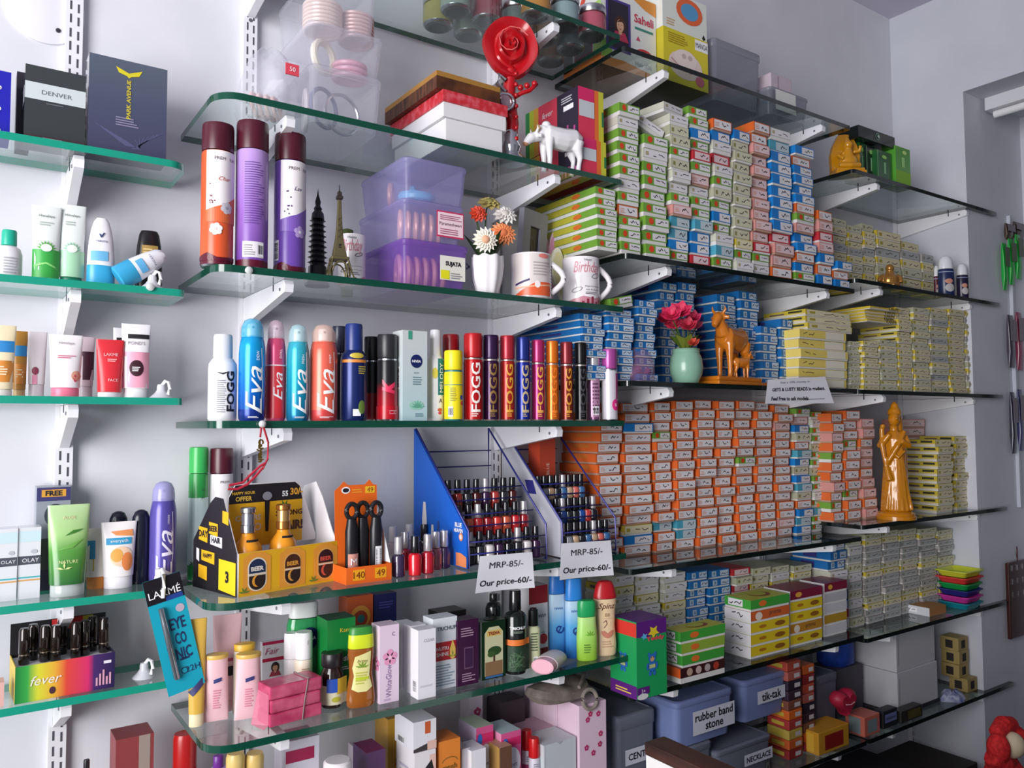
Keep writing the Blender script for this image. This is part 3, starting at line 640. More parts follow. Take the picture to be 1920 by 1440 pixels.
# photo frame and hearts
x, y, z, w, h = slot(962, 1027, 400, 'M2', .15); t = thing('photo_frame', 'grey photo frame with small dark picture behind the mugs', 'picture frame', (x, y, z+.0015), .35, rot=(.08, 0, .35))
gm = M('8e8e98', .45); b = MB(); b.box(-w/2, w/2, 0, .014, 0, h*.16, gm).box(-w/2, w/2, 0, .014, h*.84, h, gm).box(-w/2, -w*.2, 0, .014, h*.16, h*.84, gm).box(w*.22, w/2, 0, .014, h*.16, h*.84, gm).build('frame', t)
b = MB().box(-w*.2, w*.22, .006, .013, h*.16, h*.84, M('2a1512', .3)); b.rect(front(.006), -.02*w, .06*w, .2*h, .6*h, M('c8763c')); b.build('picture', t)
def heart(label, px0, px1, pt, yd, col, edge):
    x, y, z, w, h = slot(px0, px1, pt, 'M2', yd); t = thing('heart_ornament', label, 'ornament', (x, y, z), -.3)
    pts = [(16*math.sin(q)**3/17*w/2, (13*math.cos(q)-5*math.cos(2*q)-2*math.cos(3*q)-math.cos(4*q)+17)/30*h) for q in [2*PI*i/28 for i in range(28)]]
    MB().prism(pts, (0, .012), M(edge, .4), 'y').build('heart_body', t); MB().poly(front(-.0005), [(a*.86, (b_-h*.5)*.86+h*.5) for a, b_ in pts], M(col, .5), .0006).build('face_pattern', t)
heart('pink heart ornament standing behind the birthday mug', 1003, 1056, 424, .17, 'c98aa6', 'd8b8c4'); heart('cream heart ornament standing behind the birthday mug', 1036, 1078, 460, .125, 'ded9a4', 'ece8d0')
# ------------------------------------------------------------------ shelf with see-through tubs, boxes and the rose lamp
tub_clear = milky('clear_plastic', 'e8e8f4', .3, .12); tub_lilac = milky('lilac_plastic', 'b8b0e6', .46); tub_purple = milky('purple_plastic', '9a6cd8', .5)
tub_grey = M('8a8a98', .35, 0, .72); 
def tub(label, x0, x1, y0, y1, z, h, m, lidm, deco=None, taper=.9, rz=0, solid=None, name='storage_tub', rim=.008):
    w, d = x1-x0, y1-y0; t = thing(name, label, 'storage box', ((x0+x1)/2, (y0+y1)/2, z), rz)
    def rg(q, zz): return rr(w*q, d*q, min(w, d)*.1*q, zz)
    b = MB().loft([rg(taper, 0), rg(taper+(1-taper)*.5, h*.4), rg(.975, h*.8), rg(.975, h*.86)], m, True, False); b.add(rg(taper, 0), [tuple(range(len(rg(1, 0))))[::-1]], m); b.build('tub_body', t)
    l = MB().loft([rg(.985, h*.84), rg(1.0, h*.84+.002), rg(1.0, h*.98-.003), rg(.97, h*.98), rg(.9, h*.985), rg(.88, h*.975)], lidm, True, False); l.add(rg(.88, h*.975), [tuple(range(len(rg(1, 0))))], lidm); l.build('lid', t)
    if deco:
        b = MB(); deco(b, front(-d*.5*.985), w, h); b.build('label_sticker', t)
    return t
def bangle(label, loc, r, tr, m, rot, group=None):
    b = MB().tube([(r*math.cos(2*PI*i/28), r*math.sin(2*PI*i/28), 0) for i in range(28)], tr, m, 8, True); o = b.build('bangle', None, loc, rot); return tag(o, label, 'bangle', group)
SK = M('f0b49a', .25, .1); BLU = M('68c4e4', .25); PNK = M('e6aeb4', .3); GRY = M('5a5e86', .3)
# purple stack of three tubs on the mug shelf
x0, x1 = Xat(754, YF+.03, SH['M2']+.05), Xat(881, YF+.03, SH['M2']+.05); zb = SH['M2']; hb = (Zat(452, (x0+x1)/2, YF+.03)-zb)
def st_suj(b, mp, w, h):
    b.rect(mp, .04*w, .42*w, .22*h, .72*h, M('e9e6da', .5), .0014); b.text(mp, 'SUJATA', INK, .24*w, .55*h, .12*h, .24*w, o=.002, bold=.05); b.rect(mp, .05*w, .18*w, .24*h, .42*h, M('e6e01c', .5), .002); b.lines(mp, M('8a8a90'), .2*w, .4*w, .26*h, .4*h, 3, .002)
    b.stroke(mp, [(.44*w, .6*h), (.48*w, .55*h), (.44*w, .5*h)], .004, M('2a2440'), .002)
tub('purple see-through tub with paper name sticker, lowest of three tubs', x0, x1, YF+.028, WALL_Y-.02, zb, hb, tub_purple, tub_purple, st_suj)
h2 = Zat(378, (x0+x1)/2, YF+.035)-zb-hb
def st_pink(b, mp, w, h):
    b.rect(mp, .02*w, .46*w, .14*h, .8*h, M('c8325e', .5), .0014); b.rect(mp, .035*w, .445*w, .18*h, .76*h, M('f3d6de', .5), .002); b.text(mp, 'Parameshwari', M('5a2a3a'), .24*w, .48*h, None, .36*w, o=.0026); b.lines(mp, M('a8607a'), .07*w, .42*w, .22*h, .38*h, 3, .0026); b.lines(mp, M('a8607a'), .07*w, .42*w, .58*h, .72*h, 3, .0026)
tub('clear lilac tub with pink bordered sticker, middle of three tubs', x0+.004, x1-.006, YF+.034, WALL_Y-.022, zb+hb, h2, tub_lilac, tub_lilac, st_pink)
h3 = Zat(300, (x0+x1)/2, YF+.035)-zb-hb-h2
tub('clear lilac tub with light blue bangles, topmost of three tubs', x0+.008, x1+.002, YF+.036, WALL_Y-.024, zb+hb+h2, h3, tub_lilac, tub_lilac)
n0 = 0
for k in range(6): bangle('coral pink bangle packed in the purple tub', (x0+.022+.019*k, YF+.09, zb+.038), .031, .0055, SK, (PI/2, 0, 1.25), 'bangles in the purple tub')
for k in range(6): bangle('peach bangle packed in the middle tub', (x0+.026+.017*k, YF+.09, zb+hb+.036), .028, .005, M('f2b8a0', .25, .1), (PI/2, 0, 1.15), 'bangles in the middle tub')
bangle('light blue bangle lying flat in the top tub', (x0+.062, YF+.09, zb+hb+h2+.018), .028, .010, BLU, (.1, 0, 0)); bangle('light blue bangle leaning upright in the top tub', (x0+.1, YF+.15, zb+hb+h2+.036), .024, .008, BLU, (PI/2-.5, .2, .6)); bangle('peach bangle at the side of the top tub', (x0+.04, YF+.16, zb+hb+h2+.036), .022, .006, SK, (PI/2, 0, 1.0))
# clear tubs above
zb = SH['M1']; yy = YF+.04; x0, x1 = Xat(582, yy, zb+.05), Xat(719, yy, zb+.05); ht = Zat(130, (x0+x1)/2, yy)-zb
tub('clear tub with dark and silver bangles, lowest of the clear stack', x0, x1, yy, WALL_Y-.02, zb, ht, tub_clear, tub_clear)
h2 = Zat(52, (x0+x1)/2, yy)-zb-ht
tub('clear tub with pearly bangles, middle of the clear stack', x0-.004, x1+.002, yy, WALL_Y-.02, zb+ht, h2, tub_clear, tub_clear)
tub('clear tub of fine ribbed bangles at the top edge of the picture', x0+.004, x1-.012, yy, WALL_Y-.03, zb+ht+h2, .1, tub_clear, tub_clear)
bangle('dark blue bangle standing in the clear tub', (x0+.045, yy+.05, zb+.044), .036, .004, GRY, (PI/2, .1, .5)); bangle('silver bangle standing in the clear tub', (x0+.085, yy+.06, zb+.044), .038, .0035, SILVER, (PI/2, .1, .2)); bangle('white bangle at the side of the clear tub', (x0+.02, yy+.08, zb+.044), .036, .005, M('efe6ea', .3), (PI/2, 0, 1.3))
bangle('pearl white bangle in the middle clear tub', (x0+.048, yy+.06, zb+ht+.039), .028, .007, M('e6dfc8', .3), (PI/2, .2, .5)); 
for k in range(3): bangle('rose bangle lying in the middle clear tub', (x0+.1, yy+.06, zb+ht+.01+.011*k), .03, .005, M('d89aae', .3), (.05, 0, 0), 'rose bangles lying in the middle clear tub')
for k in range(7): bangle('fine pale bangle of the ribbed pile', (x0+.045, yy+.06, zb+ht+h2+.01+.0075*k), .034, .0035, M('e8d2c8', .3, .2), (0, 0, 0), 'fine pale bangles in the top clear tub')
for k in range(7): bangle('rosy bangle of the second ribbed pile', (x0+.115, yy+.065, zb+ht+h2+.01+.0075*k), .032, .0035, M('dcbab8', .3, .2), (0, 0, 0), 'rosy bangles in the top clear tub')
# bag
x, y, z, r, h = spot(436, 560, 98, 'M1', .13); t = thing('plastic_bag', 'crumpled clear plastic bag of pale bangles beside the clear tubs', 'bag', (x, y, z))
b = MB(); rings = []
for i in range(9):
    q = i/8; s = r*(math.sin(PI*min(.97, .1+q*.86))**.55)*(1-.35*q); rings.append([(s*(1+.06*math.sin(3*a+5*q))*math.cos(a), .11*(s/r)*(1+.08*math.sin(5*a+9*q))*math.sin(a), .002+h*.98*q+.004*math.sin(4*a)*(0 < i)) for a in [2*PI*k/28 for k in range(28)]])
b.loft(rings, tub_clear).build('bag_film', t); b = MB(); b.box(-.012, .012, -.004, -.001, 0, .02, M('d84858', .5)); b.text(front(-.004), '50', WHITE, 0, .01, .008); b.build('price_tag', t, (.02, -.085, h*.5))
for k in range(4): bangle('pale pink bangle inside the crumpled bag', (x-.018+.013*k, y-.002, z+.036), .022, .004, M('efc6c0', .3), (PI/2-.2, 0, .9), 'bangles inside the crumpled bag')
# white and red boxes, frame
yf_ = YF+.012; xl, xr = Xat(831, yf_, zb+.05), Xat(952, yf_, zb+.05); Zc = lambda py: Zat(py, xl, yf_); cardw = M('e6e4e6', .5)
b = MB().solid(xl+.01, xr-.008, yf_+.008, WALL_Y-.03, zb, Zc(216), cardw, .001); tag(b.build('gift_box'), 'flat white gift box, lowest of the pile next to the rose lamp', 'box')
t = thing('gift_box', 'flat white box with red printed lid under the wooden frame', 'box', (xl, yf_, Zc(216)+.0003)); hb = Zc(188)-Zc(216)-.0006; hl = Zc(166)-Zc(188)
MB().box(.003, xr-xl-.003, .003, WALL_Y-.03-yf_, 0, hb, cardw).build('tray', t)
red_m = noisy('red_print', 'c42a34', 'e06a74', 60, .35, 3, 0, None, (.45, .75)); b = MB().box(0, xr-xl, 0, WALL_Y-.028-yf_, hb+.0003, hb+hl, red_m); b.build('lid', t)
t = thing('picture_frame', 'brown wooden picture frame lying flat on the red box', 'picture frame', (xl-.012, yf_+.004, Zc(166)+.0006)); W_ = xr-xl-.004; D_ = WALL_Y-.03-yf_; hw = Zc(133)-Zc(166)
wood = noisy('frame_wood', '2c160c', '6a3c1c', 18, .4, 5, .05, (1, 6, 1)); gilt = M('b8863e', .35, .3)
def rail_(u0, u1, v0, v1): return MB().box(u0, u1, v0, v1, 0, hw*.72, wood).box(u0, u1, v0, v1, hw*.72, hw, gilt)
rail_(0, W_, 0, .03).build('frame_rail', t); rail_(0, W_, D_-.03, D_).build('frame_rail', t); rail_(0, .03, .0302, D_-.0302).build('frame_rail', t); rail_(W_-.03, W_, .0302, D_-.0302).build('frame_rail', t)
MB().box(.031, W_-.031, .031, D_-.031, .002, .006, M('6a5a48', .6)).build('picture', t)
MB().tube([(.03*W_, .02, hw), (.05*W_, .012, hw+.008), (.07*W_, .02, hw)], .0014, M('3a3026', .4, .8), 6).build('hanging_hook', t, (.03, .05, 0))
# rose lamp
y = YF+.045; x = Xat(958, y, zb+.1); bz = Zat(90, x, y)-zb; R = .058
t = thing('rose_ornament', 'red rose ornament on silver stand beside the white cow', 'ornament', (x, y, zb), faces(x, y, .8)); redp = M('b3121c', .28, 0, 1, .3)
b = MB(); rings = []
for q, rad in ((-.030, .02), (-.024, .045), (-.008, R*.98), (.004, R*1.02), (.014, R*.95), (.012, R*.82), (.002, R*.62), (.004, R*.55), (.02, R*.5), (.022, R*.42), (.01, R*.3), (.018, R*.22), (.03, R*.14), (.026, R*.05)):
    rings.append([(rad*(1+.05*math.cos(4*a+rad*90))*math.sin(a), -q-.004*math.sin(3*a+rad*60), bz+rad*1.16*(1+.03*math.cos(3*a+rad*70))*math.cos(a)) for a in [2*PI*k/40 for k in range(40)]])
b.loft(rings, redp); mp = lambda u, v, o: (u, -.0285-o*3-.3*max(0, .0)-0*abs(u), bz+v)
b.build('bloom', t)
sp = MB().tube([((.006+.0026*i)*math.sin(i*.62), -.026+.0004*i, bz+.004+(.006+.0026*i)*math.cos(i*.62)) for i in range(13)], .0012, M('e26a66', .3), 6); sp.build('petal_ridge', t)
MB().tube([(0, .005, .03), (.004, .004, bz*.35), (-.004, .004, bz*.6), (0, .0, bz-.05), (0, .01, bz-.03)], [.012, .013, .014, .012, .01], redp, 12).build('stem', t)
b = MB(); b.tube([(0, 0, bz*.55), (.022, -.006, bz*.6), (.04, -.004, bz*.63), (.056, 0, bz*.7)], .0045, redp, 8)
for px_ in (.02, .034, .05): b.sphere((px_, -.006, bz*.62+px_*.35), .0065, redp, seg=10, n=6)
b.build('beaded_branch', t)
b = MB()
for i in range(7): b.sphere((.010, -.01, .05+i*(bz-.11)/6), .005, redp, seg=10, n=6)
b.build('bead_string', t)
MB().lathe([(.015, 0), (.015, .003), (.013, .005), (0, .0055)], M('d3b4ba', .08, .75), 24).build('mirror_disc', t, (-.014, -.016, bz*.5), (PI/2, 0, .4))
MB().tube([(-.014+.018*math.cos(2*PI*i/20), -.018, bz*.5+.018*math.sin(2*PI*i/20)) for i in range(20)], .003, SILVER, 8, True).build('silver_ring', t)
MB().tube([(-.012, -.01, bz*.6), (-.03, -.012, bz*.66), (-.026, -.012, bz*.74), (-.012, -.01, bz*.7)], .005, SILVER, 8).build('silver_scroll', t)
b = MB(); pr = [(.034, 0), (.036, .006), (.026, .014), (.018, .022), (.022, .034), (.014, .05), (.016, .06), (.010, .07)]
b.lathe(pr, M('c4c4cc', .08, .85), 12).build('base', t)
# figurine helper
def fig(b, spec, m):
    for s in spec:
        if s[0] == 's': b.sphere(s[1], s[2], m, *(s[3] if len(s) > 3 else (1, 1, 1)), seg=16, n=10)
        else: b.tube(s[1], s[2], m, 12)
    return b
def cow_body(L, low=False):
    """spec of a standing cow facing -x, L long, feet at z=0"""
    S = L/10; P = lambda *a: tuple(q*S for q in a)
    dz, dx = (-3.6, -.6) if low else (0, 0)
    H = lambda a, b, c: P(a+dx, b, c+dz)
    return [('t', [P(-3.4, 0, 5.9), P(-2.6, 0, 5.9), P(-1, 0, 5.6), P(1, 0, 5.5), P(2.8, 0, 5.8), P(3.8, 0, 5.5), P(4.2, 0, 5)], [1.0*S, 1.75*S, 1.9*S, 1.95*S, 1.85*S, 1.3*S, .4*S]),
            ('t', [P(-2.8, 0, 6.4), P(-3.6+dx*.6, 0, 7.6+dz*.6), H(-4.3, 0, 8.6)], [1.3*S, .95*S, .8*S]), ('t', [H(-4.0, 0, 8.9), H(-4.7, 0, 8.5), H(-5.5, 0, 7.7), H(-5.8, 0, 7.3)], [.75*S, .85*S, .6*S, .45*S]),
            ('s', P(-2.4, 0, 7.4), .8*S)] + \
           [('t', [H(-4.1, q*.6, 9.1), H(-4.0, q*1.2, 9.8), H(-4.2, q*1.1, 10.4)], [.3*S, .24*S, .1*S]) for q in (-1, 1)] + [('t', [H(-3.9, q*.6, 8.8), H(-3.5, q*1.6, 8.6)], [.3*S, .35*S]) for q in (-1, 1)] + \
           [('t', [P(-2.3, q*.9, 5), P(-2.4, q*.95, 3.4), P(-2.3, q*.95, 1.8), P(-2.35, q*.95, .3), P(-2.45, q*.95, 0)], [.85*S, .6*S, .45*S, .4*S, .5*S]) for q in (-1, 1)] + \
           [('t', [P(3.1, q*.9, 5.2), P(3.0, q*1, 3.9), P(3.5, q*1, 2.5), P(3.2, q*1, 1), P(3.15, q*1, .3), P(3.05, q*1, 0)], [1.15*S, .85*S, .5*S, .42*S, .4*S, .5*S]) for q in (-1, 1)] + \
           [('t', [P(4.1, 0, 5.8), P(4.6, 0, 4.6), P(4.5, 0, 2.8)], [.3*S, .22*S, .3*S])]
y = YF+.035; x = Xat(1048, y, zb+.03); t = thing('cow_figurine', 'white cow figurine facing the rose ornament', 'figurine', (x, y, zb), -.12); ivory = M('eceaec', .25, 0, 1, .4)
remesh(fig(MB(), cow_body(.132, True), ivory).build('cow_body', t), .0016, 5)
b = MB(); S = .0132; LZ, LX = -3.6*S, -.6*S
for q in (-1, 1): b.tube([(-3.9*S+LX, q*.6*S, 9.2*S+LZ), (-3.8*S+LX, q*1.3*S, 9.9*S+LZ), (-4.1*S+LX, q*1.2*S, 10.6*S+LZ)], [.003, .0026, .0012], M('b08a5a', .5), 8)
b.tube([(-3.9*S+LX, -.55*S, 9.2*S+LZ), (-3.95*S+LX, 0, 9.4*S+LZ), (-3.9*S+LX, .55*S, 9.2*S+LZ)], .0024, M('b08a5a', .5), 8); b.build('horns', t)
MB().tube([(4.55*S, 0, 3.1*S), (4.5*S, 0, 2.2*S), (4.4*S, 0, 1.4*S)], [.003, .0042, .001], M('2a2426', .5), 8).build('tail_tuft', t)
MB().tube([(-5.6*S+LX, 0, 7.5*S+LZ), (-5.95*S+LX, 0, 7.2*S+LZ)], [.0068, .005], M('c89070', .5), 10).build('muzzle', t)
# lipstick packs
def lip_left(b, mp, d, h):
    for u0, u1, c in ((-.5, -.42, '2f8a4a'), (-.42, -.33, 'b8c43a'), (-.33, -.24, 'e0a63a'), (-.24, .12, 'dd3c56'), (.12, .5, '2a2236')): b.rect(mp, u0*d, u1*d, 0, h, M(c, .4))
    b.text(mp, 'fever', WHITE, -.06*d, .75*h, .12*h, shear=.3, o=.001); b.ell(mp, -.37*d, .4*h, .05*d, .1*h, M('4a2a5a'), .001); b.rect(mp, .24*d, .42*d, .62*h, .72*h, WHITE, .001); b.lines(mp, M('c8c8d0'), .2*d, .44*d, .78*h, .92*h, 3, .001)
    for i in range(5): b.rect(mp, (.18+.06*i)*d, (.21+.06*i)*d, .05*h, (.2+.06*(i % 3))*h, M(('b04a8a', 'd87ab0')[i % 2]), .001)
def lip_front(b, mp, w, h):
    b.rect(mp, -.5*w, .1*w, .6*h, h, M('d82c66', .4)); b.rect(mp, -.48*w, .12*w, .42*h, .74*h, M('c8ccd0', .5), .001); b.rect(mp, .14*w, .3*w, 0, h, M('e0702e', .4)); b.rect(mp, .3*w, .5*w, 0, h, M('c4c43a', .4)); b.rect(mp, .42*w, .5*w, .3*h, .6*h, M('2f7a4a', .4), .001)
S1 = slot(1087, 1136, 262, 'M1', .02)
hlow = S1[4]; carton('magenta and black lipstick carton, lower of two next to the cow', S1, .2, M('d83a56', .4), lip_front, lip_left, cat='box')
S2 = slot(1085, 1132, 168, 'M1', .022); carton('magenta and black lipstick carton, upper of two by the rose ornament', (S2[0], S2[1], S2[2]+hlow+.0005, S2[3], S2[4]-hlow), .2, M('d83a56', .4), lip_front, lip_left, cat='box')
# jars on the top shelf
jc = ['9a4a5a', '8aa0a4', 'a8a05a', '6a7a78', 'b45a6a', '94a49a', 'b08040', '8a5a50']
for i in range(5):
    for j in range(3):
        if (i, j) in ((0, 0), (1, 0)): continue
        xx = .86+.079*i; yj = 1.375+.078*j; g = thing('cosmetic_jar', f'round jar with silver rim, {("first", "second", "third", "fourth", "fifth")[i]} across in the {("front", "middle", "back")[j]} row above the rose', 'jar', (xx, yj, SH['M0']), group='round jars on the top shelf')
        c = M(jc[(i*3+j*5) % 8], .2, 0, .85); MB().lathe([(.022, 0, M('77787c', .2, .7)), (.029, .001, SILVER), (.033, .004, SILVER), (.034, .006, c), (.034, .045, c), (.03, .05, c)], c, 24).build('jar_body', g); MB().lathe([(.033, .0505), (.034, .052), (.034, .066), (.032, .068), (0, .068)], SILVER, 24).build('lid', g)

# ------------------------------------------------------------------ counter-height shelf: beauty displays and nail polish
zb = SH['M4']
def d_green(b, mp, r, h):
    b.rect(mp, -1.5*r, 1.5*r, .12*h, .62*h, M('cfe6e2', .35), .0006); b.text(mp, 'G', M('3a5a50'), .35*r, .68*h, .3*r, o=.0012); b.text(mp, 'H', M('3a5a50'), .35*r, .62*h, .3*r, o=.0012); flower(b, mp, .1*r, .17*h, .5*r, M('e8ece8'), M('c0ccc4'), 6, .0012); leafs(b, mp, -.5*r, .12*h, .6*r, M('1f6a34'), 5, .0011)
aerosol('green room spray can behind the beer display', spot(352, 389, 838, 'M4', .237), 'tall', M('2f9a4a', .3), M('3cb45a', .3), d_green, .5, 'room spray', name='room_spray_can')
aerosol('white room spray can with maroon cap, half hidden by the beer display', spot(391, 436, 840, 'M4', .237), 'tall', M('e9e6e8', .3), maroon, lambda b, mp, r, h: b.text(mp, 'PREM', M('6a5a62'), .2*r, .74*h, .22*r), .6, 'room spray', name='room_spray_can')
# beer shampoo carrier
RZ = math.radians(14); x, y = on_z(446, 1122, zb); w, d = .2, .15; hf, hbk = .072, .182
t = thing('shampoo_display', 'yellow and black card display carrier of beer shampoo bottles', 'display', (x, y+.004, zb), RZ)
yel = M('efb51e', .45); blk = M('211c22', .45); inner = M('e6e2e4', .6)
b = MB().box(.002, w, 0, .0015, 0, hf, inner, front=yel).box(.002, w, .0015, d, 0, .0015, inner); mp = front(0)
for i, (c1, c2) in enumerate((('1d2c52', 'f0a030'), ('4a2418', 'e8a040'), ('3a1a22', 'd85a4a'))):
    u = .036+.069*i; v = .034
    b.ell(mp, u, .066, .026, .016, M('f2a030'), .0004) if 0 else None
    b.poly(mp, [(u-.026, 0.004), (u+.026, 0.004), (u+.026, .062), (u+.012, .07), (u-.012, .07), (u-.026, .062)], M('f0a23c', .4), .0005)
    b.poly(mp, [(u+.018*math.cos(a), (.046 if math.sin(a) > 0 else .022)+.016*math.sin(a)) for a in [2*PI*k/24 for k in range(24)]], M('f2e6d0' if i == 0 else 'f0b060'), .0008)
    b.poly(mp, [(u+.0155*math.cos(a), .045+.0145*math.sin(a)) for a in [PI*k/12 for k in range(13)]], M(c1), .0011); b.rect(mp, u-.0155, u+.0155, .036, .0455, M(c1), .0011); b.text(mp, 'BEER', M('efe6d8' if i == 0 else c2), u, .0435, .0075, .024, o=.0015, bold=.04); b.rect(mp, u-.0155, u+.0155, .0325, .035, M('e6d8c0'), .0012)
    b.poly(mp, [(u+.0155*math.cos(a), .0225+.0145*math.sin(a)) for a in [PI+PI*k/12 for k in range(13)]]+[(u+.0155, .032), (u-.0155, .032)], M('2a1a18'), .0011); b.ell(mp, u-.001, .023, .009, .010, M(c2), .0014, 14); b.ell(mp, u+.003, .023, .0085, .0095, M('2a1a18'), .0017, 14)
for u in (.012, .148): leafs(b, mp, u, .006, .011, M('3f8a3a'), 4, .0016)
b.build('front_tray', t)
b = MB(); pts = [(.018, hf-.002), (.018, .16), (.03, hbk), (w-.05, hbk), (w-.036, .172), (w-.004, hf+.008), (w-.004, hf-.002)]; b.prism(pts, (d*.42, d*.42+.0015), inner, 'y'); mp = front(d*.42)
b.poly(mp, [(.018, hf), (.018, .15), (w-.034, .15), (w-.034, hf)], yel, .0004); b.poly(mp, [(.018, .148), (.018, .16), (.03, hbk-.002), (w-.05, hbk-.002), (w-.04, .172), (w-.034, .148)], blk, .0005)
b.text(mp, 'HAPPY HOUR', M('e8b83a'), .046, .166, None, .044, o=.0009, bold=.02); b.text(mp, 'OFFER', M('e8c04a'), .046, .156, None, .032, o=.0009, bold=.03); b.text(mp, '55', WHITE, .129, .160, .010, o=.0009, bold=.03); b.text(mp, '30/-', M('f0b040'), .153, .163, .013, o=.0009, bold=.03); b.text(mp, 'STRONG', M('4a1c18'), .138, .125, .010, .056, o=.0009, bold=.03); b.text(mp, 'HAIR!', M('4a1c18'), .142, .102, .018, .05, o=.0009, bold=.05); b.text(mp, 'CHEERS', M('d8c8c0'), .055, .122, .010, .05, o=.0009, bold=.03); b.text(mp, 'TO', M('d8c8c0'), .068, .105, .014, o=.0009, bold=.03); leafs(b, mp, .128, .136, .014, M('2f7a34'), 4, .0009)
ok = [(.092+.013*math.cos(a), .158+.011*math.sin(a)) for a in [2*PI*k/20 for k in range(20)]]; b.poly(mp, ok, INK, .001); b.ell(mp, .092, .158, .0095, .0078, M('b4b4bc', .3, .5), .0013); b.poly(mp, [(.087, .149), (.097, .149), (.095, .095), (.089, .095)], INK, .001)
b.build('back_panel', t)
b = MB(); sp_ = [(0, 0), (d, 0), (d, hf+.01), (d*.62, .15), (d*.5, .162), (d*.32, .16), (.002, hf)]
b.prism([(p[0], p[1]) for p in sp_], (0, .0015), inner, 'x'); mpl = lambda u, v, o: (-o, d-u, v); b.poly(mpl, [(d-p[0], p[1]) for p in sp_], blk, .0004)
for u0, u1, v0, v1, c in ((.02, .05, .085, .108, 'efb51e'), (.055, .085, .098, .118, 'efb51e'), (.06, .1, .08, .096, 'e6e2ea'), (.1, .12, .12, .14, 'efb51e'), (.09, .145, .006, .058, 'f0cc20'), (.03, .075, .05, .068, 'efb51e'), (.02, .05, .02, .042, 'efb51e'), (.012, .022, .05, .07, 'e6e2ea')): b.poly(mpl, [(u0, v0), (u1, v0-.004), (u1, v1-.002), (u0, v1)], M(c, .45), .0008)
b.text(mpl, 'DAY', INK, .036, .096, .012, o=.0012, bold=.04); b.text(mpl, 'BEER', INK, .07, .107, .010, o=.0012, bold=.04); b.text(mpl, 'HAIR', INK, .08, .088, .010, o=.0012, bold=.04); b.text(mpl, '3', INK, .118, .03, .02, o=.0012, bold=.05); b.text(mpl, 'HAPPY', INK, .052, .059, .008, o=.0012, bold=.04)
b.build('side_panel', t)
MB().prism([(0.0, 0), (d, 0), (d, .1), (d*.7, .168), (d*.44, .178), (d*.3, .15), (d*.1, hf+.02), (.002, hf)], (w-.0015, w), inner, 'x').build('side_panel', t)
def beer_bottle(label, u, cap, cap2):
    c, s = math.cos(RZ), math.sin(RZ); vx, vy = u, d*.2; g = thing('shampoo_bottle', label, 'bottle', (x+vx*c-vy*s, y+.004+vx*s+vy*c, zb+.0018), RZ); am = M('ec9a24', .25)
    bb = MB().lathe([(.022, 0), (.0245, .003), (.0245, .062), (.022, .078), (.012, .092), (.0105, .098)], am, 24); bb.rect(cyl(.0165), -.011, .011, .0845, .0885, INK, .0015); bb.build('bottle_body', g)
    MB().lathe([(.0108, .0985), (.0125, .1), (.0125, .112), (.011, .113, cap2), (.011, .132), (.013, .134, cap), (.013, .141), (.011, .1425), (0, .1425)], cap, 20).build('cap', g)
beer_bottle('amber shampoo bottle with silver cap in the beer display', .036, SILVER, M('a8a8b4', .25, .8)); beer_bottle('amber shampoo bottle with copper cap in the beer display', .105, M('b87a3e', .25, .7), M('e0b070', .25, .7))
# orange brush display
x, y, z, w, h = slotb(649, 735, 903, 1092, 'M4'); t = thing('brush_display', 'orange card display of black hair brushes beside the beer display', 'display', (x, y, z), .03); org = M('ee6a1e', .45)
b = MB().box(-w/2, w/2, 0, .0012, 0, .03, org).box(-w/2, w/2, .0012, .06, 0, .0012, org).box(-w/2, -w/2+.0012, .0012, .06, .0012, .03, org).box(w/2-.0012, w/2, .0012, .06, .0012, .03, org); mp = front(0); b.rect(mp, -.36*w, -.1*w, .006, .025, M('f2a81e')); b.rect(mp, .12*w, .38*w, .006, .025, M('f2a81e')); b.text(mp, '140', M('7a2a10'), -.23*w, .0155, .012, o=.001); b.text(mp, '49', M('7a2a10'), .25*w, .0155, .012, o=.001); b.build('tray', t)
b = MB(); pts = [(-.46*w, 0), (.46*w, 0), (.48*w, .68*h), (.47*w, .94*h), (.38*w, .95*h), (.3*w, h), (.2*w, .95*h), (-.18*w, .95*h), (-.28*w, .99*h), (-.38*w, .94*h), (-.48*w, .9*h), (-.47*w, .6*h)]; b.prism(pts, (.056, .0575), org, 'y'); mp = front(.056); b.rect(mp, .2*w, .42*w, .86*h, .93*h, M('f2c22a')); b.text(mp, '49', M('a04a10'), .31*w, .895*h, .05*h, o=.001); b.ell(mp, -.24*w, .9*h, .1*w, .035*h, WHITE); b.ell(mp, -.24*w, .9*h, .07*w, .022*h, INK, .001); b.lines(mp, M('f0a030'), -.1*w, .16*w, .87*h, .92*h, 2); b.build('back_panel', t)
MB().prism([(.0015, .031), (.055, .031), (.055, .7*h), (.03, .5*h)], (w*.47, w*.47+.001), WHITE, 'x').build('side_panel', t)
for i, u in enumerate((-.27, .02, .27)):
    g = thing('hair_brush', ('black hair brush at the near end of the orange display', 'black hair brush in the middle of the orange display', 'black hair brush with barcode sticker in the orange display')[i], 'brush', (x+u*w, y+.024+.01*(i == 1), z+.0014), .03); pl = M('1b1b1f', .35)
    b = MB().lathe([(.009, 0), (.012, .004), (.0125, .09), (.0105, .1), (.009, .112)], pl, 16, 1, .8); 
    if i == 2: barcode(b, cyl(.0125, .8), -.006, .006, .02, .06, True)
    if i == 0: b.rect(cyl(.0125, .8), -.011, .011, .025, .05, M('d89a8a')); b.text(cyl(.0125, .8), 'M', WHITE, 0, .036, .012, o=.0015)
    b.build('handle', g); MB().tube([(.0105*math.sin(2*PI*k/18), 0, .126+.0135*math.cos(2*PI*k/18)) for k in range(18)], .0045, pl, 8, True).build('ring_top', g)
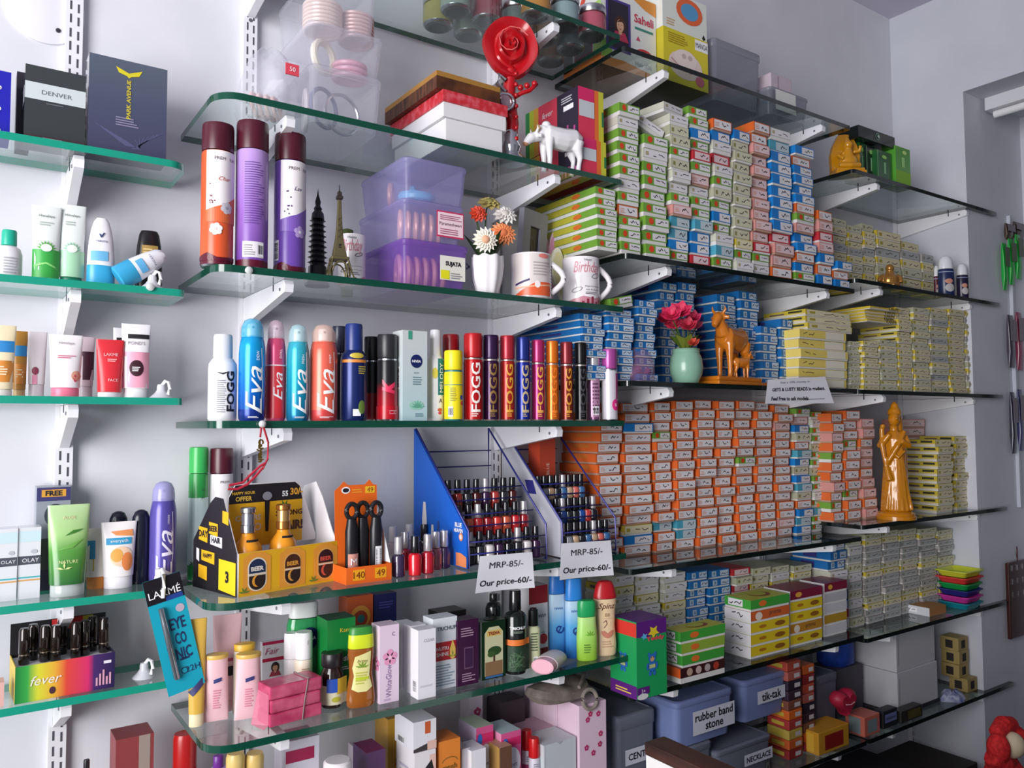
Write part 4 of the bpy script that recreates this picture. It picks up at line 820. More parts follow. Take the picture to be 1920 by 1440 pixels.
# nail polish
NP = {}
def polish(label, loc, col, capm='k', s=1.0, group=None, kind='round'):
    key = (col, capm, s, kind)
    if key not in NP:
        cm = {'k': M('16161a', .18, 0, 1, .5), 's': M('d2ccd0', .22, .6), 'w': M('e6e0e4', .3)}[capm]
        b = MB().lathe([(.009*s, 0), (.0112*s, .002), (.0118*s, .030*s), (.0105*s, .035*s), (.0062*s, .0375*s)], M(col, .08, 0, 1, .6), 16)
        c = MB().lathe([(.0075*s, .038*s), (.0078*s, .039*s), (.007*s, .064*s), (.0064*s, .066*s), (0, .066*s)], cm, 14)
        NP[key] = (b.mesh('polish_bottle'), c.mesh('polish_cap'))
    g = thing('nail_polish', label, 'nail polish', loc, 0, group)
    for nm, me in zip(('glass_bottle', 'cap'), NP[key]): o = bpy.data.objects.new(nm, me); C.objects.link(o); o.parent = g
    return g
LOOSE = [(752, 1083, '3a2a4a', 's', 'dark violet nail polish at the near end of the loose bottles'), (764, 1070, 'b0182c', 's', 'crimson nail polish behind the dark violet bottle'), (783, 1080, 'd81c2c', 'k', 'bright red nail polish with black cap'), (807, 1076, 'b4182c', 's', 'deep red nail polish with silver cap'), (822, 1069, '9a4a5c', 's', 'dull rose nail polish with silver cap'), (838, 1066, '3a2050', 's', 'dark purple nail polish next to the blue side panel'), (741, 1056, 'd8c8cc', 'w', 'clear pale nail polish at the back of the loose bottles'), (772, 1050, 'c0a8b0', 'w', 'pale nail polish behind the bright red one'), (800, 1050, '2a2230', 'k', 'dark nail polish behind the deep red one')]
for px, py, col, cp, lb in LOOSE:
    xx, y_ = on_z(px, py, zb); polish(lb, (xx, y_+.011, zb), col, cp, 1.12)
# racks
wire = M('2b2c7c', .35, .2)
def rack(label, xa, xb, panel_m, deco, cols, lab):
    t = thing('polish_rack', label, 'rack', (xa, 0, zb)); yb_, y0, H_, hf = WALL_Y-.022, YF+.03, SH['M3']-THICK-.004-zb, .075
    prof = [(yb_, .002), (y0, .002), (y0, hf), (yb_, H_)]
    b = MB().prism(prof, (-.0015, .0015), panel_m, 'x')
    if deco: deco(b, y0, yb_, hf, H_)
    b.build('side_panel', t); w = xb-xa
    for X_ in (.003, w):
        MB().tube([(X_, yb_-.002, H_), (X_, y0-.001, hf), (X_, y0-.001, .004), (X_, yb_-.002, .004)]+([(X_, yb_-.002, H_)] if X_ else []), .0022, wire, 8).build('side_frame', t)
    for v in (.19, .225): MB().tube([(.003, yb_-.012, v), (w, yb_-.012, v)], .0016, wire, 6).build('cross_wire', t)
    for i in range(3):
        yy = y0+.004+.043*i; zz = .006+.049*i
        MB().box(.004, w-.002, yy, yy+.03, zz-.002, zz, M('6a6a74', .5)).build('tier', t)
        for v in (.022, .046): MB().tube([(.003, yy-.0015, zz+v), (w, yy-.0015, zz+v)], .0016, wire, 6).build('front_wire', t)
        n = 8
        for k in range(n):
            polish(f'nail polish bottle, {ORD[k]} along the {("front", "middle", "back")[i]} tier of {lab}', (xa+.016+(w-.03)*k/(n-1), yy+.0135, zb+zz+.0003), cols[(k*3+i*5+(k*k) % 4) % len(cols)], 'k' if (k*7+i) % 5 else 's', .98, 'nail polish on '+lab)
    return t
ORD = ['first', 'second', 'third', 'fourth', 'fifth', 'sixth', 'seventh', 'eighth', 'ninth', 'tenth', 'eleventh', 'twelfth', 'thirteenth', 'fourteenth', 'fifteenth', 'sixteenth', 'seventeenth', 'eighteenth', 'nineteenth']
bluep = M('1560c8', .4)
def d_panel(b, y0, y1, hf, H_):
    mp = lambda u, v, o: (-.0015-o, y1-u, v); L = y1-y0
    b.poly(mp, [(L-.04, .004), (L, .004), (L, .024), (L-.02, .03), (L-.04, .03)], M('e88a5a')); b.text(mp, 'BLUE', WHITE, L-.03, .085, .009, o=.001, bold=.03); b.text(mp, 'HEAVEN', WHITE, L-.03, .074, .008, .034, o=.001, bold=.03); b.ell(mp, L-.02, .062, .008, .008, M('e88a5a'), .001); b.ell(mp, L-.02, .062, .005, .005, M('e8d8d0'), .0014)
    for u, w_, v0, v1, c in ((.05, .010, .03, .12, 'e4dedc'), (.085, .008, .03, .075, 'dcd6d8'), (.11, .007, .03, .085, '2a4a8a'), (.13, .006, .03, .07, '8ab0e0')): b.poly(mp, [(u-w_, v0), (u+w_, v0), (u+w_, v1-.035), (u+w_*.5, v1), (u-w_*.5, v1), (u-w_, v1-.035)], M(c, .4), .0006)
    b.rect(mp, .04, .06, .03, .05, M('8a4a2a'), .001); b.ell(mp, .05, .06, .006, .008, M('3a3a4a'), .001)
cA = ['16161c', 'c01c28', 'b03a34', '9a1a24', '2a2a30', 'd83a34', 'd8d0d0', 'a83a5a', '4a1014', 'c85a40', '3a1c40', 'c8242c']
xa = Xat(876, YF+.03, zb+.05); xm = Xat(1032, YF+.03, zb+.05); xe = min(1.214, Xat(1155, YF+.03, zb+.05))
rack('blue-sided wire rack of nail polish, next to the loose bottles', xa, min(xm-.012, rx[2]-.012), bluep, d_panel, cA, 'the blue-sided rack')
rack('wire rack of nail polish at the shelf end, with a pale side panel', max(xm+.012, rx[2]+.0125), xe, M('c9c9d4', .4, 0, .8), lambda b, y0, y1, hf, H_: b.poly(lambda u, v, o: (-.0015-o, y1-u, v), [((y1-y0)*.42, .16), ((y1-y0)*.56, .16), ((y1-y0)*.62, .13), ((y1-y0)*.48, .13)], M('2b2c7c'), .0006), ['1b1c22', '1a4a9a', '3a6aa0', 'c83a3a', '8a8a90', '24242c', 'c0a080', '16161c', 'd86a60', '1c2c5a'], 'the pale-sided rack')
# price papers
def paper(label, pa, pb, pc, pd, y, draw, bend=.006):
    """sheet hanging on a shelf edge; corners: upper left, upper right, lower left, lower right"""
    A, B, D, E_ = [on_y(p[0], p[1], y) for p in (pa, pb, pc, pd)]
    def mp(u, v, o):
        q = bend*math.sin(PI*u)*(1-v)-bend*.8*(1-v)
        X = (A[0]*(1-u)+B[0]*u)*v+(D[0]*(1-u)+E_[0]*u)*(1-v); Z = (A[1]*(1-u)+B[1]*u)*v+(D[1]*(1-u)+E_[1]*u)*(1-v)
        return (X, y+q-o, Z)
    b = MB(); n = 8; vs = [mp(i/n, j/n, -o) for o in (0, .0004) for j in range(n+1) for i in range(n+1)]; N = (n+1)**2
    fs = [(i+j*(n+1), i+1+j*(n+1), i+1+(j+1)*(n+1), i+(j+1)*(n+1)) for j in range(n) for i in range(n)]
    ring = [i for i in range(n+1)]+[n+(j)*(n+1) for j in range(1, n+1)]+[i+n*(n+1) for i in range(n-1, -1, -1)]+[j*(n+1) for j in range(n-1, 0, -1)]
    fs += [tuple(N+i for i in f)[::-1] for f in fs]+[(ring[k], ring[(k+1) % len(ring)], N+ring[(k+1) % len(ring)], N+ring[k]) for k in range(len(ring))]
    b.add(vs, fs, PAPER, True); mp.curved = True; draw(b, mp); return tag(b.build('price_sign'), label, 'sign')
class UV:
    pass
def price(b, mp):
    b.text(mp, 'MRP-85/-', INK, .5, .72, .17, .62, o=.0009, bold=.015); b.text(mp, 'Our price-60/-', INK, .5, .22, .22, .9, o=.0009, bold=.015, shear=.06)
paper('white paper price sign hanging in front of the blue-sided rack', (900, 1043), (998, 1035), (889, 1112), (1000, 1101), YF-.006, price)
paper('white paper price sign hanging in front of the pale-sided rack', (1053, 1019), (1145, 1013), (1047, 1087), (1148, 1078), YF-.006, price)
# cord pendant on the can shelf edge
x, z = on_y(492, 795, YF-.008); t = thing('cord_pendant', 'red cord with gold lettering hanging from the can shelf', 'pendant', (x, YF-.008, z)); redc = M('b01e34', .6)
Pp = lambda px, py, dy=0: (on_y(px, py, YF-.008+dy)[0]-x, dy, on_y(px, py, YF-.008+dy)[1]-z)
MB().sphere((0, 0, 0), .0062, M('e6e2e4', .1, .3)).build('suction_bead', t)
MB().tube([Pp(494, 800), Pp(503, 830), Pp(502, 860), Pp(492, 880)], .0018, redc, 6).build('cord', t)
MB().tube([Pp(490, 800), Pp(488, 820)], .0015, redc, 6).build('cord', t)
MB().tube([Pp(492, 878), Pp(480, 892), Pp(464, 908), Pp(445, 917), Pp(428, 917), Pp(430, 910), Pp(455, 905), Pp(470, 890), Pp(488, 874), Pp(498, 868)], .0022, redc, 6).build('cord_loop', t)
b = MB(); b.text(lambda u, v, o: (u, -o, v), 'Calyesh', GOLD, 0, 0, .012, .038, -90, o=.001, bold=.04); b.text(lambda u, v, o: (u, o, v), 'Calyesh', GOLD, 0, 0, .012, .038, -90, o=.001, bold=.04); b.rect(lambda u, v, o: (u, -o, v), -.0008, .0008, -.02, .02, GOLD, 0); o = b.build('gold_lettering', t, Pp(488, 845), (0, 0, .2))
def stud(label, px, py, ye=YF):
    xx, zz = on_y(px, py, ye-.004); tag(MB().lathe([(.0035, 0), (.0062, .002), (.0065, .004), (.004, .006), (0, .0065)], M('dfe3e2', .08, .2), 16).build('edge_stud', None, (xx, ye-.0002, zz), (PI/2, 0, 0)), label, 'stud')
stud('small clear stud on the glass edge under the room sprays', 467, 507)

carton('orange red upright pack standing behind the pale-sided rack', slot(1013, 1042, 822, 'M4', .172), .045, M('b8442c', .45), lambda b, mp, w, h: (b.text(mp, 'BLUE', M('e8c0b0'), 0, .72*h, None, .6*w, 90), b.lines(mp, M('d89a84'), -.3*w, .3*w, .2*h, .5*h, 4)))
# ------------------------------------------------------------------ lower shelf: tubes, bottles and boxes
def d_pinkt(b, mp, r, h, hc):
    for q in (0, 1): b.stroke(mp, [(-.25*r, h*.60+q*.03*h), (.3*r, h*.625+q*.03*h)], .003, M('2a3a7a'))
    b.lines(mp, M('d88aa0'), -.3*r, .3*r, h*.2, h*.5, 8)
pinkm = M('efc4cb', .35); goldc = M('d8b25a', .35)
tube('pale pink lotion tube with gold cap, foremost at the shelf corner', spotb(382, 430, 1226, 1356, 'M5', .6), pinkm, goldc, d_pinkt, .5, 1.0, .06, 'lotion tube', 'lotion_tube', up=False, capw=.92)
tube('pale pink lotion tube with gold cap beside the pink soap pack', spotb(440, 492, 1224, 1352, 'M5', .6), pinkm, goldc, d_pinkt, .5, 1.0, .06, 'lotion tube', 'lotion_tube', up=False, capw=.92)
tube('pale pink lotion tube with oval dark badge, behind the two front tubes', spot(399, 452, 1152, 'M5', .17), pinkm, M('e6b8c0', .35), lambda b, mp, r, h, hc: (b.ell(mp, .2*r, .42*h, .55*r, .05*h, INK), b.rect(mp, 0, .5*r, .52*h, .55*h, M('c85a70'))), .5, 1.05, .12, 'lotion tube', 'lotion_tube')
tube('mustard yellow tube half hidden by the hanging pencil pack', spot(352, 386, 1160, 'M5', .12), M('d8ae4a', .4), M('e8dcb4', .4), lambda b, mp, r, h, hc: b.stroke(mp, [(-.6*r, .32*h), (.6*r, .42*h)], .01, M('3a3a6a')), .5, 1.05, .12, 'lotion tube', 'lotion_tube')
bottle('cream bottle with mustard cap behind the pink tubes', spot(437, 480, 1206, 'M5', .135), [(.9, 0), (1, .02), (1, .86), (.9, .9)], M('efe6d2', .4), M('d8ac3c', .4), .9, None, .5, .7, capprof=[(.8, .903), (.95, .91), (.95, .99), (.9, 1), (0, 1)])
# pink soap bundle
S_ = slotb(504, 607, 1278, 1353, 'M5'); x, y, z, w, h = S_; t = thing('soap_bundle', 'bundle of pink wrapped soap bars held by a rubber band', 'soap', (x, y, z), .12); wrapm = noisy('pink_wrap', 'b02c58', 'd85a80', 30, .22, 4, .1)
hb3 = h/3
for i in range(3): MB().solid(-w/2+.002*(i == 1), w/2-.002*(i == 1), 0, .05, i*hb3+.0003, (i+1)*hb3-.0003, wrapm, .003).build('soap_bar', t)
MB().tube([(.01, -.0015, 0), (.014, -.0018, h*.5), (.02, -.0015, h), (.022, .0, h+.0015), (.02, .05, h+.0015), (.02, .0515, h), (.012, .0515, 0)], .001, M('8a7a78', .6), 6).build('rubber_band', t)
b = MB(); pts = [(-w/2-.0005, .004, .004), (-w/2-.012, -.004, .001), (-w/2-.02, .03, .004), (-w/2-.01, .046, .004), (-w/2-.0005, .046, h*.8), (-w/2-.0005, .004, h*.8)]
b.add([(p[0], p[1], p[2]) for p in pts], [(0, 1, 2), (0, 2, 5), (2, 3, 4, 5)], M('e07a98', .15, 0, .7)); b.build('cellophane_fold', t)
# brown jar
def d_jar(b, mp, r, h):
    b.rect(mp, -1.2*r, 1.2*r, .07*h, .42*h, M('ddd6b8'), .0009); b.rect(mp, .25*r, 1.2*r, .26*h, .55*h, M('e6c23c'), .0012); b.rect(mp, -.6*r, .3*r, .3*h, .55*h, M('2450b4'), .0014); b.ell(mp, .2*r, .17*h, .4*r, .05*h, M('b8b43a'), .0014)
bottle('brown jar of pills with dark cap and blue label', spotb(601, 645, 1222, 1330, 'M5'), [(.9, 0), (1, .03), (1, .6), (.8, .7), (.72, .74)], M('2a1a18', .12, 0, 1, .4), M('1e1a1e', .35), .74, d_jar, .6, 1, 'jar', 'pill_jar', [(.9, .745), (.95, .76), (.95, .985), (.9, 1), (0, 1)])
# curvy shampoo
def d_shamp(b, mp, r, h):
    lab = [(-.72*r, .24*h), (-.3*r, .2*h), (.3*r, .2*h), (.72*r, .25*h), (.5*r, .4*h), (.6*r, .6*h), (.62*r, .7*h), (-.5*r, .64*h), (-.66*r, .5*h), (-.55*r, .4*h)]
    b.poly(mp, lab, M('e2dc96', .4)); leafs(b, mp, 0, .5*h, .5*r, M('7a9a2a'), 5, .0014); b.lines(mp, M('b8b84a'), -.45*r, .4*r, .3*h, .46*h, 5, .0014); b.rect(mp, -.45*r, .45*r, .35*h, .385*h, M('b8c82a'), .0016); b.text(mp, 'Argan', M('8a7a3a'), 0, .58*h, .05*h, o=.0014)
bottle('curvy amber shampoo bottle with lime green cap', spotb(649, 704, 1174, 1328, 'M5', .5), [(.86, 0), (.97, .02), (1, .1), (.93, .24), (.8, .4), (.84, .55), (.9, .66), (.88, .73)], M('9c5a22', .1, 0, .92, .4), M('d2e02a', .3), .73, d_shamp, .5, .5, 'shampoo', 'shampoo_bottle', [(.87, .733), (.9, .74), (.86, .9), (.84, .905, M('3a8a3a', .35)), (.8, .985, M('3a8a3a', .35)), (.7, 1, M('3a8a3a', .35)), (0, 1)], e=.8)
# tall boxes
def d_whit(b, mp, w, h):
    b.text(mp, 'WhitaGlow', M('8a6a9a'), -.05*w, .28*h, .28*w, .42*h, 90); b.lines(mp, M('b89ac0'), -.3*w, .1*w, .03*h, .06*h, 2); flower(b, mp, .02*w, .58*h, .4*w, M('e89ac0'), M('f2c4da'), 5); b.text(mp, 'C', M('7a5a8a'), .2*w, .88*h, .05*h)
carton('lilac pink upright cream box with pink flower', slotb(712, 748, 1172, 1317, 'M5'), .036, M('e6cfe2', .45), d_whit, lambda b, mp, d, h: flower(b, mp, .1*d, .5*h, .4*d, M('e08ab4'), M('f2c4da'), 5))
wb = M('ebe9ee', .45)
carton('slim white box directly behind the lilac pink box', slot(752, 776, 1168, 'M5', .085), .03, wb, lambda b, mp, w, h: b.lines(mp, M('c8c4d0'), -.3*w, .3*w, .2*h, .3*h, 3))
carton('slim white box between the two other white boxes', slot(770, 798, 1172, 'M5', .052), .028, wb, None)
carton('slim white box standing foremost near the shelf edge', slotb(784, 817, 1180, 1309, 'M5'), .03, wb, lambda b, mp, w, h: (b.text(mp, 'CLEAR', M('a8a4b4'), .1*w, .84*h, None, .6*w), b.lines(mp, M('c0bcc8'), -.4*w, .4*w, .17*h, .2*h, 2)), lambda b, mp, d, h: barcode(b, mp, -.2*d, .3*d, .08*h, .26*h, True))
def d_tri(b, mp, w, h):
    b.text(mp, 'TRICHUP', M('4a5a62'), .05*w, .85*h, None, .8*w, bold=.02); b.rect(mp, -.5*w, .5*w, .4*h, .66*h, M('b4202e')); b.text(mp, 'NUTRI', WHITE, -.12*w, .57*h, None, .5*w, o=.0012); b.text(mp, 'SHINE', WHITE, -.12*w, .49*h, None, .5*w, o=.0012); b.poly(mp, [(.3*w, .68*h), (.42*w, .55*h), (.42*w, .44*h), (.3*w, .39*h), (.18*w, .44*h), (.18*w, .55*h)], M('e8c060'), .0014); leafs(b, mp, .3*w, .44*h, .09*h, M('6a8a2a'), 3, .0017); b.lines(mp, M('8aa0b0'), -.4*w, .4*w, .05*h, .36*h, 8)
carton('white hair cream box with red band and golden drop', slotb(812, 857, 1158, 1291, 'M5'), .04, M('dfe4ea', .45), d_tri, None, deco_top=None)
carton('deep purple box with small window print', slotb(858, 897, 1162, 1284, 'M5'), .035, M('3a1238', .35), lambda b, mp, w, h: (b.rect(mp, -.2*w, .25*w, .25*h, .58*h, M('6a4a68'), .0006), b.rect(mp, -.16*w, .22*w, .27*h, .56*h, M('3a1640'), .0009), b.lines(mp, M('a88aa0'), -.3*w, .35*w, .06*h, .2*h, 4), b.lines(mp, M('a88aa0'), -.35*w, .35*w, .75*h, .9*h, 4)))
x, y, z, w, h = slot(826, 876, 1137, 'M5', .16); MB_ = MB().solid(-w/2, w/2, 0, .06, 0, .1, M('4a4a54', .5), .002); tag(MB_.build('storage_carton', None, (x, y, z)), 'dark grey carton behind the white and purple boxes', 'box')
tag(MB().solid(-w/2, w/2, 0, .05, 0, .012, M('2a2628', .4), .001).build('flat_tin', None, (x, y+.004, z+.1003)), 'flat black tin lying on the dark grey carton', 'tin')
def d_tree(b, mp, w, h):
    b.poly(mp, [(-.38*w, .06*h), (.38*w, .06*h), (.38*w, .8*h), (.2*w, .9*h), (-.2*w, .9*h), (-.38*w, .8*h)], M('c9c9a0')); b.rect(mp, -.36*w, .36*w, .06*h, .3*h, M('8a6a4a'), .001); b.rect(mp, -.03*w, .04*w, .3*h, .45*h, M('4a2a1a'), .0012); b.ell(mp, .02*w, .48*h, .28*w, .08*h, M('2a4a22'), .0014); b.ell(mp, -.12*w, .43*h, .15*w, .05*h, M('3a5a2a'), .0015); b.rect(mp, -.3*w, .3*w, .74*h, .84*h, M('d8b868'), .001); b.text(mp, 'TREHA', M('8a1a1a'), 0, .79*h, None, .48*w, o=.0014, bold=.03); b.rect(mp, -.36*w, .36*w, .02*h, .055*h, M('3a6aa0'), .001)
carton('dark green oil tin with a tree picture', slotb(903, 948, 1164, 1272, 'M5'), .035, M('16301e', .3, .2), d_tree, None, cols={'left': M('b8bcc0', .3, .6)}, deco_top=lambda b, mp, w, d: b.ell(mp, 0, d/2, .012, .012, M('2a2a2a', .4), .001), cat='oil tin', name='oil_tin')
def d_blk(b, mp, r, h):
    b.text(mp, 'TRICHUP', WHITE, .02*r, .56*h, .035*h, 1.5*r, bold=.04); b.rect(mp, -1.2*r, 1.2*r, .35*h, .42*h, M('e0742a')); b.rect(mp, -1.2*r, 1.2*r, .04*h, .345*h, M('1f3a26')); b.lines(mp, M('8a9a8a'), -.5*r, .5*r, .5*h, .53*h, 2)
    for i in range(12): b.stroke(mp, [(-.8*r+1.6*r*rnd.random(), .06*h+.22*h*rnd.random()) for _ in range(3)], .0012, M('4a6a4a'), .0012)
P_ = spotb(945, 987, 1106, 1268, 'M5')
bottle('black hair oil bottle with orange band and tall cap', P_, [(.92, 0), (1, .02), (1, .68), (.85, .72), (.5, .75)], M('151a18', .12, 0, 1, .4), M('141416', .15, 0, 1, .5), .755, d_blk, .5, .9, 'hair oil', 'oil_bottle', [(.55, .758), (.56, .77), (.52, .985), (.48, 1), (0, 1)])
bottle('plain black bottle standing behind the tree picture tin', spot(910, 941, 1112, 'M5', .115), [(.95, 0), (1, .02), (1, .8), (.8, .86), (.5, .88)], M('121516', .15, 0, 1, .4), M('1a1a1c', .2), .885, lambda b, mp, r, h: (b.text(mp, 'TRICHUP', M('c8c8c8'), 0, .68*h, .03*h, 1.4*r), b.lines(mp, M('7a7a7a'), -.5*r, .5*r, .56*h, .6*h, 2)), .5, .9, 'hair oil', 'oil_bottle')
bottle('pale green lotion bottle with black cap', spotb(987, 1013, 1140, 1254, 'M5', .7), [(.9, 0), (1, .02), (1, .66), (.7, .7)], M('d5d9ae', .4), M('17181a', .3), .7, lambda b, mp, r, h: (b.lines(mp, M('5a6a4a'), -.6*r, .6*r, .3*h, .62*h, 7), barcode(b, mp, -.3*r, .4*r, .06*h, .2*h)), .5, .8, capprof=[(.72, .703), (.75, .72), (.7, .97), (.5, .985), (.5, 1), (0, 1)])
carton('white and maroon tonic box behind the pale green bottle', slot(992, 1027, 1098, 'M5', .085), .04, M('d9d6da', .45), lambda b, mp, w, h: (b.rect(mp, -.5*w, .5*w, .76*h, h, M('8a1420')), b.rect(mp, -.5*w, .5*w, 0, .16*h, M('7a1a1e')), b.text(mp, 'Livon', M('2a2a30'), .1*w, .6*h, None, .6*w, shear=.3), b.ell(mp, .25*w, .28*h, .22*w, .07*h, M('b82838')), leafs(b, mp, .25*w, .36*h, .04*h, M('3a7a3a'), 3)))
def d_blue(b, mp, r, h): b.text(mp, 'e', M('1a3a8a'), .1*r, .34*h, 1.0*r, None, 60); b.text(mp, 'nivea', M('2a5aa8'), 0, .6*h, None, 1.0*r)
bl_m = ramp_mat('blue_bottle', [(0, '1c6ac0'), (.5, '5aa6dc'), (.8, 'b8d4ea')], 'Z', 0, .14, .3)
bottle('tall blue lotion bottle behind the small green bottle', spot(1028, 1061, 1076, 'M5', .085), [(.9, 0), (1, .03), (1, .7), (.98, .76)], bl_m, M('2a74c8', .35), .765, d_blue, .5, .6, 'lotion', 'lotion_bottle', [(.97, .767), (.98, .78), (.9, .98), (.8, 1), (0, 1)], e=.85)
bottle('tall blue lotion bottle with bright blue cap, beside the cream bottle', spot(1059, 1093, 1084, 'M5', .06), [(.9, 0), (1, .03), (1, .66), (.98, .72)], bl_m, M('2f86da', .35), .725, d_blue, .5, .6, 'lotion', 'lotion_bottle', [(.97, .728), (.98, .74), (.9, .98), (.8, 1), (0, 1)], e=.85)
x, y = on_z(1040, 1256, SH['M5']); t = thing('talc_bottle', 'small pale pink oval bottle lying on its side', 'bottle', (x, y+.012, SH['M5']), rot=(0, 0, .55))
b = MB().loft([[(q, p[0], .0165+p[1]*.62) for p in [(s*math.cos(a), s*math.sin(a)) for a in [2*PI*k/20 for k in range(20)]]] for q, s in ((-.03, .022), (-.028, .026), (.0, .0265), (.03, .024), (.036, .02))], M('e3d6d6', .35)); b.build('bottle_body', t)
MB().loft([[(q, s*math.cos(a), .0165+s*.62*math.sin(a)) for a in [2*PI*k/20 for k in range(20)]] for q, s in ((-.0505, .021), (-.049, .0245), (-.0305, .025), (-.0303, .02))], M('e6aebc', .35)).build('cap', t)
bottle('small lime green bottle with green cap at the shelf edge', spotb(1080, 1120, 1124, 1241, 'M5', .6), [(.9, 0), (1, .02), (1, .4), (.9, .6), (.88, .72)], ramp_mat('lime_bottle', [(0, '9ccc3c'), (.6, 'a8dc6a'), (1, 'b8e48a')], 'Z', 0, .09, .3), M('23a05a', .35), .725, lambda b, mp, r, h: (leafs(b, mp, .1*r, .42*h, .5*r, M('7ab83a'), 5), b.lines(mp, M('5a8a2a'), -.5*r, .3*r, .14*h, .3*h, 4)), .5, .6, 'lotion', 'lotion_bottle', [(.86, .728), (.9, .74), (.9, .93), (.8, .99), (.5, 1), (0, 1)], e=.85)
def d_spz(b, mp, r, h):
    b.text(mp, 'Spinz', M('5a2a1a'), -.05*r, .66*h, None, 1.35*r, shear=.3); b.text(mp, 'BB', M('a88a6a'), 0, .55*h, .045*h); b.rect(mp, -.4*r, .4*r, .5*h, .503*h, M('a88a6a')); b.poly(mp, [(-.45*r+.0*r, .33*h)]+[(.55*r*math.cos(a), .34*h+.1*h*math.sin(a)) for a in [PI+PI*k/10 for k in range(11)]]+[(.3*r*math.cos(a), .34*h+.04*h*math.sin(a)) for a in [2*PI-PI*k/10 for k in range(11)]], M('c8806a'), .0012); b.stroke(mp, [(-.35*r, .45*h), (-.15*r, .48*h), (-.05*r, .43*h), (-.3*r, .38*h)], .0012, M('5a3a2a'), .0014); b.lines(mp, M('c0a080'), -.5*r, .5*r, .12*h, .22*h, 3)
bottle('cream coloured lotion bottle with slanted red cap', spotb(1112, 1157, 1088, 1232, 'M5', .6), [(.82, 0), (.92, .02), (.95, .15), (.82, .4), (.88, .6), (.98, .72), (1, .76)], M('e8cba4', .35), M('b81c24', .3), .765, d_spz, .5, .6, 'lotion', 'lotion_bottle', [(1.0, .768), (.98, .8), (.8, .93), (.6, .985), (.3, 1), (0, 1)], e=.9)
# behind: kesh box, face box, pumps, big green bottle
carton('green herbal powder box with white lettering', slot(613, 666, 1160, 'M5', .09), .05, M('16803a', .4), lambda b, mp, w, h: (b.text(mp, 'Kesh', WHITE, .05*w, .52*h, None, .55*w, bold=.03, shear=.1), b.text(mp, 'Kanti', M('e6c83a'), .15*w, .86*h, None, .4*w), b.lines(mp, WHITE, -.15*w, .4*w, .38*h, .43*h, 2), leafs(b, mp, -.1*w, .6*h, .1*w, WHITE, 3), b.rect(mp, -.45*w, .45*w, .05*h, .2*h, M('0f5a28'))), deco_top=lambda b, mp, w, d: b.rect(mp, -.5*w, .5*w, 0, d, M('2a5a3a')))
carton('orange packet box with round emblem standing at the wall', slot(651, 699, 1117, 'M5', .2), .045, M('c85a2a', .45), lambda b, mp, w, h: (b.ell(mp, 0, .74*h, .4*w, .14*h, M('e09a3a')), b.ell(mp, 0, .72*h, .28*w, .1*h, M('a83a1a'), .001), b.ell(mp, .02*w, .72*h, .14*w, .05*h, M('2a7a7a'), .0014)))
carton('dark blue packet box at the wall next to the orange one', slot(702, 743, 1113, 'M5', .2), .04, M('20245c', .45), lambda b, mp, w, h: b.lines(mp, M('4a4a9a'), -.3*w, .35*w, .82*h, .92*h, 3))
def d_fair(b, mp, w, h):
    b.rect(mp, -.5*w, .5*w, .93*h, h, M('c8285a')); b.text(mp, 'Fair', M('c86a8a'), -.05*w, .78*h, None, .6*w, shear=.3); b.rect(mp, -.5*w, .5*w, .54*h, .62*h, M('c01848')); portrait(b, mp, .08*w, .36*h, .55*w)
carton('white face cream box with a woman portrait and crimson band', slotb(492, 533, 1202, 1283, 'M5'), .035, M('efeaf0', .45), d_fair)
for i, (p0, p1, pt, yd_, lb) in enumerate(((532, 560, 1186, .15, 'white tall bottle with plain cap behind the face cream box'), (552, 586, 1184, .128, 'cream and white foundation bottle behind the pink soap bundle'))):
    bottle(lb, spot(p0, p1, pt, 'M5', yd_), [(.95, 0), (1, .01), (1, .6), (.97, .62)], M('efe0cc' if i else 'eceaec', .35), M('f0eef0', .3), .625, (lambda b, mp, r, h: (b.lines(mp, M('b08a6a'), -.4*r, .5*r, .44*h, .52*h, 3), b.stroke(mp, [(.25*r, .9*h), (.2*r, .84*h)], .0015, M('c8c4c8')))) if i else None, .4, 1, 'bottle', 'makeup_bottle', [(.98, .627), (1, .64), (.98, .97), (.9, 1), (0, 1)])
def d_niv(b, mp, r, h): b.ell(mp, .3*r, .62*h, .55*r, .12*h, M('16225a', .4)); b.text(mp, 'NIVEA', WHITE, .3*r, .62*h, None, .75*r, o=.0013, bold=.03)
bottle('large clear green lotion bottle with white cap at the back', spot(537, 600, 1128, 'M5', .17), [(.95, 0), (1, .02), (1, .75), (.9, .83)], M('2f9a5a', .12, 0, .9, .3), M('e6eae8', .35), .835, d_niv, .5, .55, 'lotion', 'lotion_bottle', [(.88, .838), (.88, .98), (.8, 1), (0, 1)], e=.8)
# ------------------------------------------------------------------ bottom row below it
def M6(p0, p1, pt, yd): return slot(p0, p1, pt, 'M6', yd)
carton('white hair colour box with woman portrait below the lower shelf edge', M6(534, 597, 1385, .085), .06, M('d9d6e2', .45), lambda b, mp, w, h: (b.rect(mp, -.5*w, .35*w, .84*h, .93*h, M('a81c50')), portrait(b, mp, 0, .66*h, .62*w, cloth='a02848')))
bottle('white and pink jar at the bottom edge beside the purple packets', spot(606, 660, 1424, 'M6b', .045), [(.95, 0), (1, .02), (1, .6), (.9, .66)], M('e8d8de', .35), M('efeaec', .3), .665, None, .5, 1, 'jar', 'cream_jar', [(.95, .67), (1, .68), (.98, .95), (.85, 1), (0, 1)])
carton('white and crimson box behind the purple packet', M6(668, 692, 1402, .12), .04, M('d8ccd6', .45), lambda b, mp, w, h: b.rect(mp, -.5*w, .5*w, .5*h, .75*h, M('b02a5a')))
